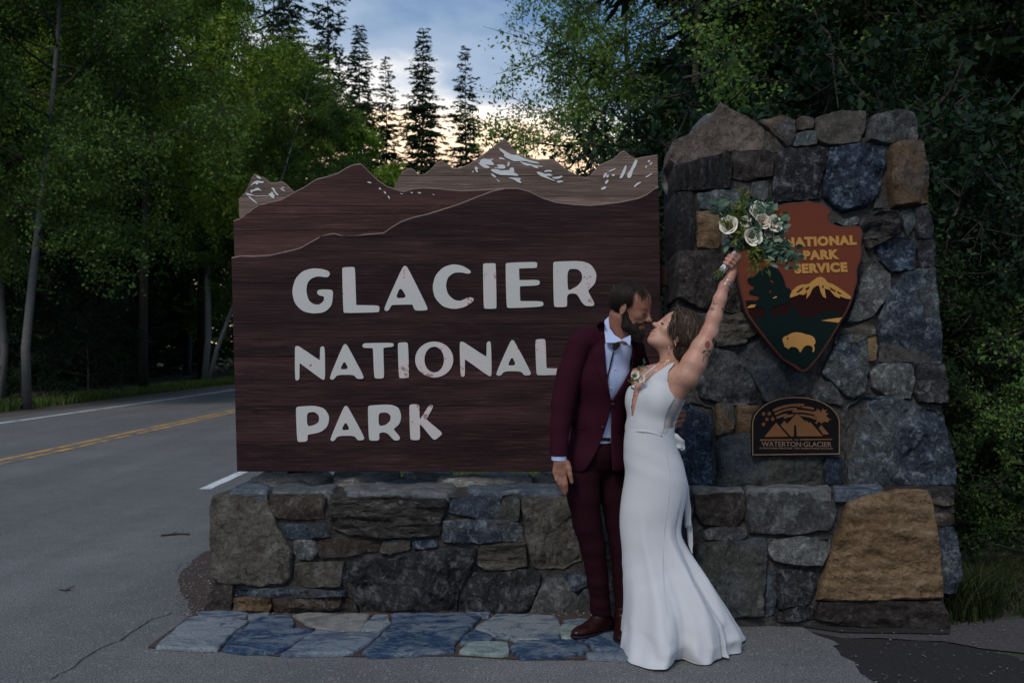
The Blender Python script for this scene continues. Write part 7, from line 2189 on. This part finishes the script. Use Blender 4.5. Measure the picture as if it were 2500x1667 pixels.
# leave the near ear free
v.ell(PWm(-.002, .088, -.018), [q_ * sW for q_ in (.015, .020, .018)], (f, l, u), .008, True)
v.wrinkle(.0020, 120, 40, 4)
hw = obj('hair', v.mesh('hair', HAIR_WD), bride)
rng = random.Random(4)
parts = []
def skw(x, y, z, e):
    d = Vector((x + .016, y, z - .048)); q_ = math.sqrt((d.x / .100) ** 2 + (d.y / .085) ** 2 + (d.z / .090) ** 2) + 1e-6
    d = d / q_; r = 1 + e / .09
    return PWm(-.016 + d.x * r, d.y * r, .048 + d.z * r)
for _ in range(2300):
    side = 1 if rng.random() < .88 else -1
    x0 = rng.uniform(-.03, .095); P = []
    typ = rng.random()
    if typ < .62:          # from the parting back over the ear to the nape
        x1, z1 = rng.uniform(-.115, -.045), rng.uniform(-.06, .02)
        e0 = rng.uniform(.010, .020)
        for k in range(5):
            t = k / 4; P.append(skw(x0 + (x1 - x0) * t ** 1.5, side * (.012 + .080 * math.sin(t * 1.5)), .135 + (z1 - .135) * t ** 1.5, e0 + .008 * math.sin(t * 3)))
        end = W(rng.uniform(1552, 1600), rng.uniform(780, 818), 4.66 + rng.uniform(-.02, .07)) 
        w9 = rng.uniform(-.014, .014)
        P.append(P[-1].lerp(end, .45) + Vector((.010 + w9, w9 * .5, .0))); P.append(P[-2].lerp(end, .8) + Vector((-w9, 0, 0))); P.append(end)
    elif typ < .74:        # towards the back of the head
        x1, z1 = rng.uniform(-.14, -.09), rng.uniform(-.01, .07)
        for k in range(5):
            t = k / 4; P.append(skw(x0 + (x1 - x0) * t, side * (.008 + rng.uniform(.02, .06) * t), .14 + (z1 - .14) * t ** 1.6, .014 + .008 * math.sin(t * 3)))
        P.append(P[-1] + Vector((rng.uniform(-.01, .01), rng.uniform(-.02, .01), -rng.uniform(.02, .07))))
    elif typ < .86:        # draped over the top of the ear
        side = 1; x1, z1 = rng.uniform(-.045, .012), rng.uniform(-.004, .030); e0 = rng.uniform(.018, .026)
        for k in range(5):
            t = k / 4; P.append(skw(x0 + (x1 - x0) * t, side * (.012 + .085 * math.sin(t * 1.57)), .135 + (z1 - .135) * t ** 1.5, e0))
        P.append(P[-1] - gz * rng.uniform(.005, .02) + Vector((rng.uniform(.004, .02), 0, 0)))
    else:                  # face framing strands
        x0 = rng.uniform(.050, .100)
        a_ = skw(x0, side * .012, .13, .008)
        b_ = skw(rng.uniform(.055, .100), side * .060, .070, .010); c_2 = PWm(rng.uniform(.024, .072), side * .080, rng.uniform(-.005, .03))
        d_2 = c_2 + Vector((rng.uniform(-.004, .020), rng.uniform(-.006, .003), -rng.uniform(.015, .060)))
        w9 = rng.uniform(-.010, .010)
        P = [a_, (a_ + b_) / 2 + u * rng.uniform(.006, .020), b_ + f * w9, c_2 - f * w9 * .6 + l * side * .004, d_2]
    if rng.random() < .25:
        P = [p_ + Vector((rng.uniform(-.006, .006), rng.uniform(-.006, .003), rng.uniform(-.002, .008))) for p_ in P]
    parts.append(strand(P, rng.uniform(.0010, .0022), n=3, sub=2))
obj('hair_strands', mesh_from('hair_strands', *merge(parts), True, [HAIR_W]), hw)
for q_ in (1, -1):
    parts = [strand([PWm(.0950 - .010 * t, q_ * (.012 + .028 * t), .031 + .007 * math.sin(t * 2.6)), PWm(.0940 - .012 * t, q_ * (.017 + .029 * t), .0325 + .006 * math.sin(t * 2.6))], .0015, .0006, n=3, sub=1) for t in [i / 20 for i in range(21)]]
    obj('eyebrow', mesh_from('eyebrow', *merge(parts), True, [HAIR_WD]), bride)
    parts = [strand([PWm(.0905 - .006 * t, q_ * (.020 + .022 * t), .0115), PWm(.0985 - .004 * t, q_ * (.021 + .025 * t), .0075), PWm(.102 - .004 * t, q_ * (.021 + .026 * t), .0095)], .0009, .0003, n=3, sub=1) for t in [i / 18 for i in range(19)]]
    obj('eyelashes', mesh_from('eyelashes', *merge(parts), True, [BELT]), bride)
v = Vox(tuple(PWm(.092, 0, -.05) - Vector((.05, .05, .05))), tuple(PWm(.092, 0, -.05) + Vector((.05, .05, .05))), .002)
v.ell(PWm(.0945, 0, -.0415), [q_ * sW for q_ in (.0098, .0205, .0058)], (f, l, u), .002).ell(PWm(.0925, 0, -.0545), [q_ * sW for q_ in (.0098, .017, .0065)], (f, l, u), .002)
v.ell(PWm(.100, 0, -.0475), [q_ * sW for q_ in (.012, .024, .0014)], (f, l, u), .002, True)
obj('lips', v.mesh('lips', LIPS_W), bride)

# ================================================================== flowers
ROSE = simple("cream_rose_petal", (.84, .79, .64), .6, var=.06, scale=30)
ROSE2 = simple("blush_rose_petal", (.78, .66, .55), .6, var=.08, scale=30)
RUST = simple("rust_petal", (.40, .13, .05), .6, var=.2)
STEM = simple("green_stem", (.13, .17, .06), .6, var=.3)
EUC = leafmat("eucalyptus_leaves", [(0, (.05, .10, .06)), (.5, (.11, .185, .125)), (1, (.26, .35, .26))], .2)
OLIVE = leafmat("olive_green_leaves", [(0, (.07, .12, .02)), (.6, (.16, .20, .04)), (1, (.30, .30, .07))], .25)
SATIN = simple("white_satin_ribbon", (.74, .75, .76), .35, var=.03)
def petal_mesh(c, ax, az, r, open_, rs):
    """one cupped petal of a rose"""
    a_ = ax.orthogonal().normalized(); b_ = ax.cross(a_)
    out = a_ * math.cos(az) + b_ * math.sin(az); sd_ = ax.cross(out)
    V, Fc = [], []
    nu, nv = 5, 5
    for i in range(nu):
        t = i / (nu - 1)
        for j in range(nv):
            s_ = (j / (nv - 1) - .5) * 2
            wd = r * .85 * math.sin(min(1, .25 + t * .95) * 2.3) * (1 if t < .9 else .8)
            cup = math.sqrt(max(0, 1 - (s_ * .72) ** 2))
            rad = r * (.15 + open_ * (.25 + .75 * t ** .8)) * (cup * .55 + .45)
            hgt = r * (1.15 * t - .25 * open_ * t * t) - r * .15 * s_ * s_
            curl = r * .18 * open_ * max(0, t - .7) * 3
            V.append(c + out * (rad + curl) + sd_ * s_ * wd + ax * (hgt - curl * .6))
    for i in range(nu - 1):
        for j in range(nv - 1): Fc.append((i * nv + j, i * nv + j + 1, (i + 1) * nv + j + 1, (i + 1) * nv + j))
    return V, Fc
def rose(c, ax, r, mat, parent, seed):
    rs = random.Random(seed); parts = []
    for ring, (n_, op) in enumerate(((3, .18), (5, .38), (5, .62), (6, .90))):
        for k in range(n_):
            parts.append(petal_mesh(c, ax, 2 * math.pi * (k + rs.uniform(-.12, .12)) / n_ + ring * .6, r * (.74 + .09 * ring), op * rs.uniform(.9, 1.1), rs))
    return obj('rose', mesh_from('rose', *merge(parts), True, [mat]), parent)
bq = empty('bouquet', 'loose bouquet of cream roses and eucalyptus held up by the bride before the emblem', 'bouquet', tuple(k3(800, 760, 4.56)))
top = k3(640, 900, 4.58)
for i, (x_, y_, r_, mt, dx, dy, Yy) in enumerate(((575, 590, .040, ROSE, -.5, .2, 4.52), (880, 450, .037, ROSE, .1, .5, 4.53), (945, 540, .034, ROSE2, .2, .2, 4.50), (1060, 575, .038, ROSE, .5, .2, 4.51), (830, 700, .040, ROSE, .1, -.1, 4.50),
                                       (1090, 770, .030, ROSE2, .6, -.3, 4.53), (900, 370, .026, ROSE2, 0, .8, 4.56), (1010, 660, .026, ROSE2, .3, -.1, 4.52), (570, 455, .018, RUST, -.4, .6, 4.54), (1010, 830, .022, ROSE2, .5, -.5, 4.55), (760, 540, .026, ROSE, -.1, .1, 4.53))):
    rose(k3(x_, y_, Yy + .02), Vector((dx, -1.0, dy)).normalized(), r_, mt, bq, i)
rs = np.random.RandomState(8)
def sprig(base, tip, n_, size, mat, parent, name='leaf_sprig', droop=.0, asp=.5):
    base, tip = Vector(base), Vector(tip)
    mid = (base + tip) / 2 + Vector((0, -.02, .02)); end = tip + Vector((0, 0, -droop))
    P = catmull([base, mid, end], 5)
    parts = [tube(P, [.0018 - .0012 * i / (len(P) - 1) for i in range(len(P))], 4, cap=False)]
    for k in range(n_):
        t = .25 + .75 * (k + .5) / n_; c = P[int(t * (len(P) - 1))]
        d = (P[-1] - P[0]).normalized() * .5 + Vector(rs.normal(0, .6, 3)); d.normalize()
        sd_ = d.cross(Vector(rs.normal(0, 1, 3))).normalized(); s_ = size * rs.uniform(.7, 1.3); up_ = d.cross(sd_)
        V = [c, c + d * s_ * .35 + sd_ * s_ * asp * .5, c + d * s_ * .75 + sd_ * s_ * asp * .38, c + d * s_, c + d * s_ * .75 - sd_ * s_ * asp * .38, c + d * s_ * .35 - sd_ * s_ * asp * .5, c + d * s_ * .5 + up_ * s_ * .08]
        parts.append((V, [(0, 1, 6), (1, 2, 6), (2, 3, 6), (3, 4, 6), (4, 5, 6), (5, 0, 6)]))
    return obj(name, mesh_from(name, *merge(parts), True, [mat]), parent)
tips = [(720, 120, 'O'), (690, 230, 'O'), (760, 300, 'O'), (420, 300, 'E'), (390, 400, 'E'), (460, 520, 'O'), (840, 260, 'E'), (1090, 260, 'E'), (1040, 330, 'E'), (1120, 380, 'E'), (980, 300, 'E'), (1230, 400, 'R'), (1180, 460, 'R'), (1250, 500, 'E'), (1240, 600, 'E'), (1200, 690, 'E'),
        (1290, 780, 'E'), (1330, 850, 'E'), (1390, 900, 'E'), (1420, 980, 'E'), (1380, 1050, 'E'), (1360, 1100, 'E'), (1300, 1000, 'E'), (1240, 950, 'E'), (1150, 1050, 'E'), (1050, 1130, 'O'), (960, 1150, 'O'), (900, 1080, 'O'), (1080, 980, 'E'), (820, 1150, 'O'), (540, 820, 'E'), (620, 760, 'O'), (700, 650, 'O'), (560, 330, 'O'), (640, 420, 'O'), (800, 850, 'O'), (950, 800, 'E'), (870, 620, 'E'), (1150, 560, 'E'), (720, 780, 'E'), (1000, 760, 'E'), (650, 300, 'O'), (880, 900, 'O'), (1120, 900, 'E'), (1180, 820, 'E'), (960, 950, 'O')]
for (x_, y_, k_) in tips + [(x_ + rs.uniform(-70, 70), y_ + rs.uniform(-60, 60), k_) for x_, y_, k_ in tips]:
    Yy = 4.54 + rs.uniform(-.05, .07)
    sprig(k3(740 + rs.uniform(-60, 60), 760 + rs.uniform(-60, 60), 4.58), k3(x_, y_, Yy), 13 if k_ == 'E' else 16, .044 if k_ == 'E' else .034, {'E': EUC, 'O': OLIVE, 'R': RUST if rs.rand() < .5 else OLIVE}[k_], bq, asp=.55 if k_ == 'E' else .28)
hd0, hd1 = k3(440, 1160, 4.585), k3(700, 830, 4.585)
parts = []
for k in range(22):
    o2 = Vector(rs.normal(0, .0065, 3)); fl = Vector(rs.normal(0, .010, 3))
    parts.append(tube([hd0 + fl + o2, hd0.lerp(hd1, .35) + o2 * .7, hd0.lerp(hd1, .8) + o2, k3(800 + rs.uniform(-140, 160), 720 + rs.uniform(-150, 120), 4.56)], .0026, 5))
obj('stems', mesh_from('stems', *merge(parts), True, [STEM]), bq)
wr0, wr1 = hd0.lerp(hd1, .16), hd0.lerp(hd1, .82)
P = [wr0.lerp(wr1, k / 6) for k in range(7)]
V, Fc = tube(P, [.0165, .0172, .0168, .017, .0168, .0172, .018], 14)
obj('ribbon_wrap', mesh_from('ribbon_wrap', V, Fc, True, [SATIN]), bq)

bt = empty('boutonniere', 'small cream rose boutonniere with leaves pinned to the groom lapel', 'boutonniere', tuple(k1(845, 925, 4.56)))
hit = cast([JB, WB, BDB], *K1((850, 920))[0], .02)
Yb = min(hit.y, 4.60)
for i, (x_, y_, r_, mt) in enumerate(((822, 912, .018, ROSE), (872, 940, .017, ROSE2), (845, 958, .012, ROSE))):
    rose(k1(x_, y_, Yb), Vector((-.2, -1, .2)).normalized(), r_, mt, bt, 40 + i)
for (x_, y_, mt, sz) in ((920, 800, EUC, .028), (905, 830, EUC, .024), (780, 1030, OLIVE, .03), (775, 980, OLIVE, .026), (885, 880, OLIVE, .02), (800, 960, EUC, .024)):
    sprig(k1(845, 930, Yb + .005), k1(x_, y_, Yb), 4, sz, mt, bt, asp=.42)
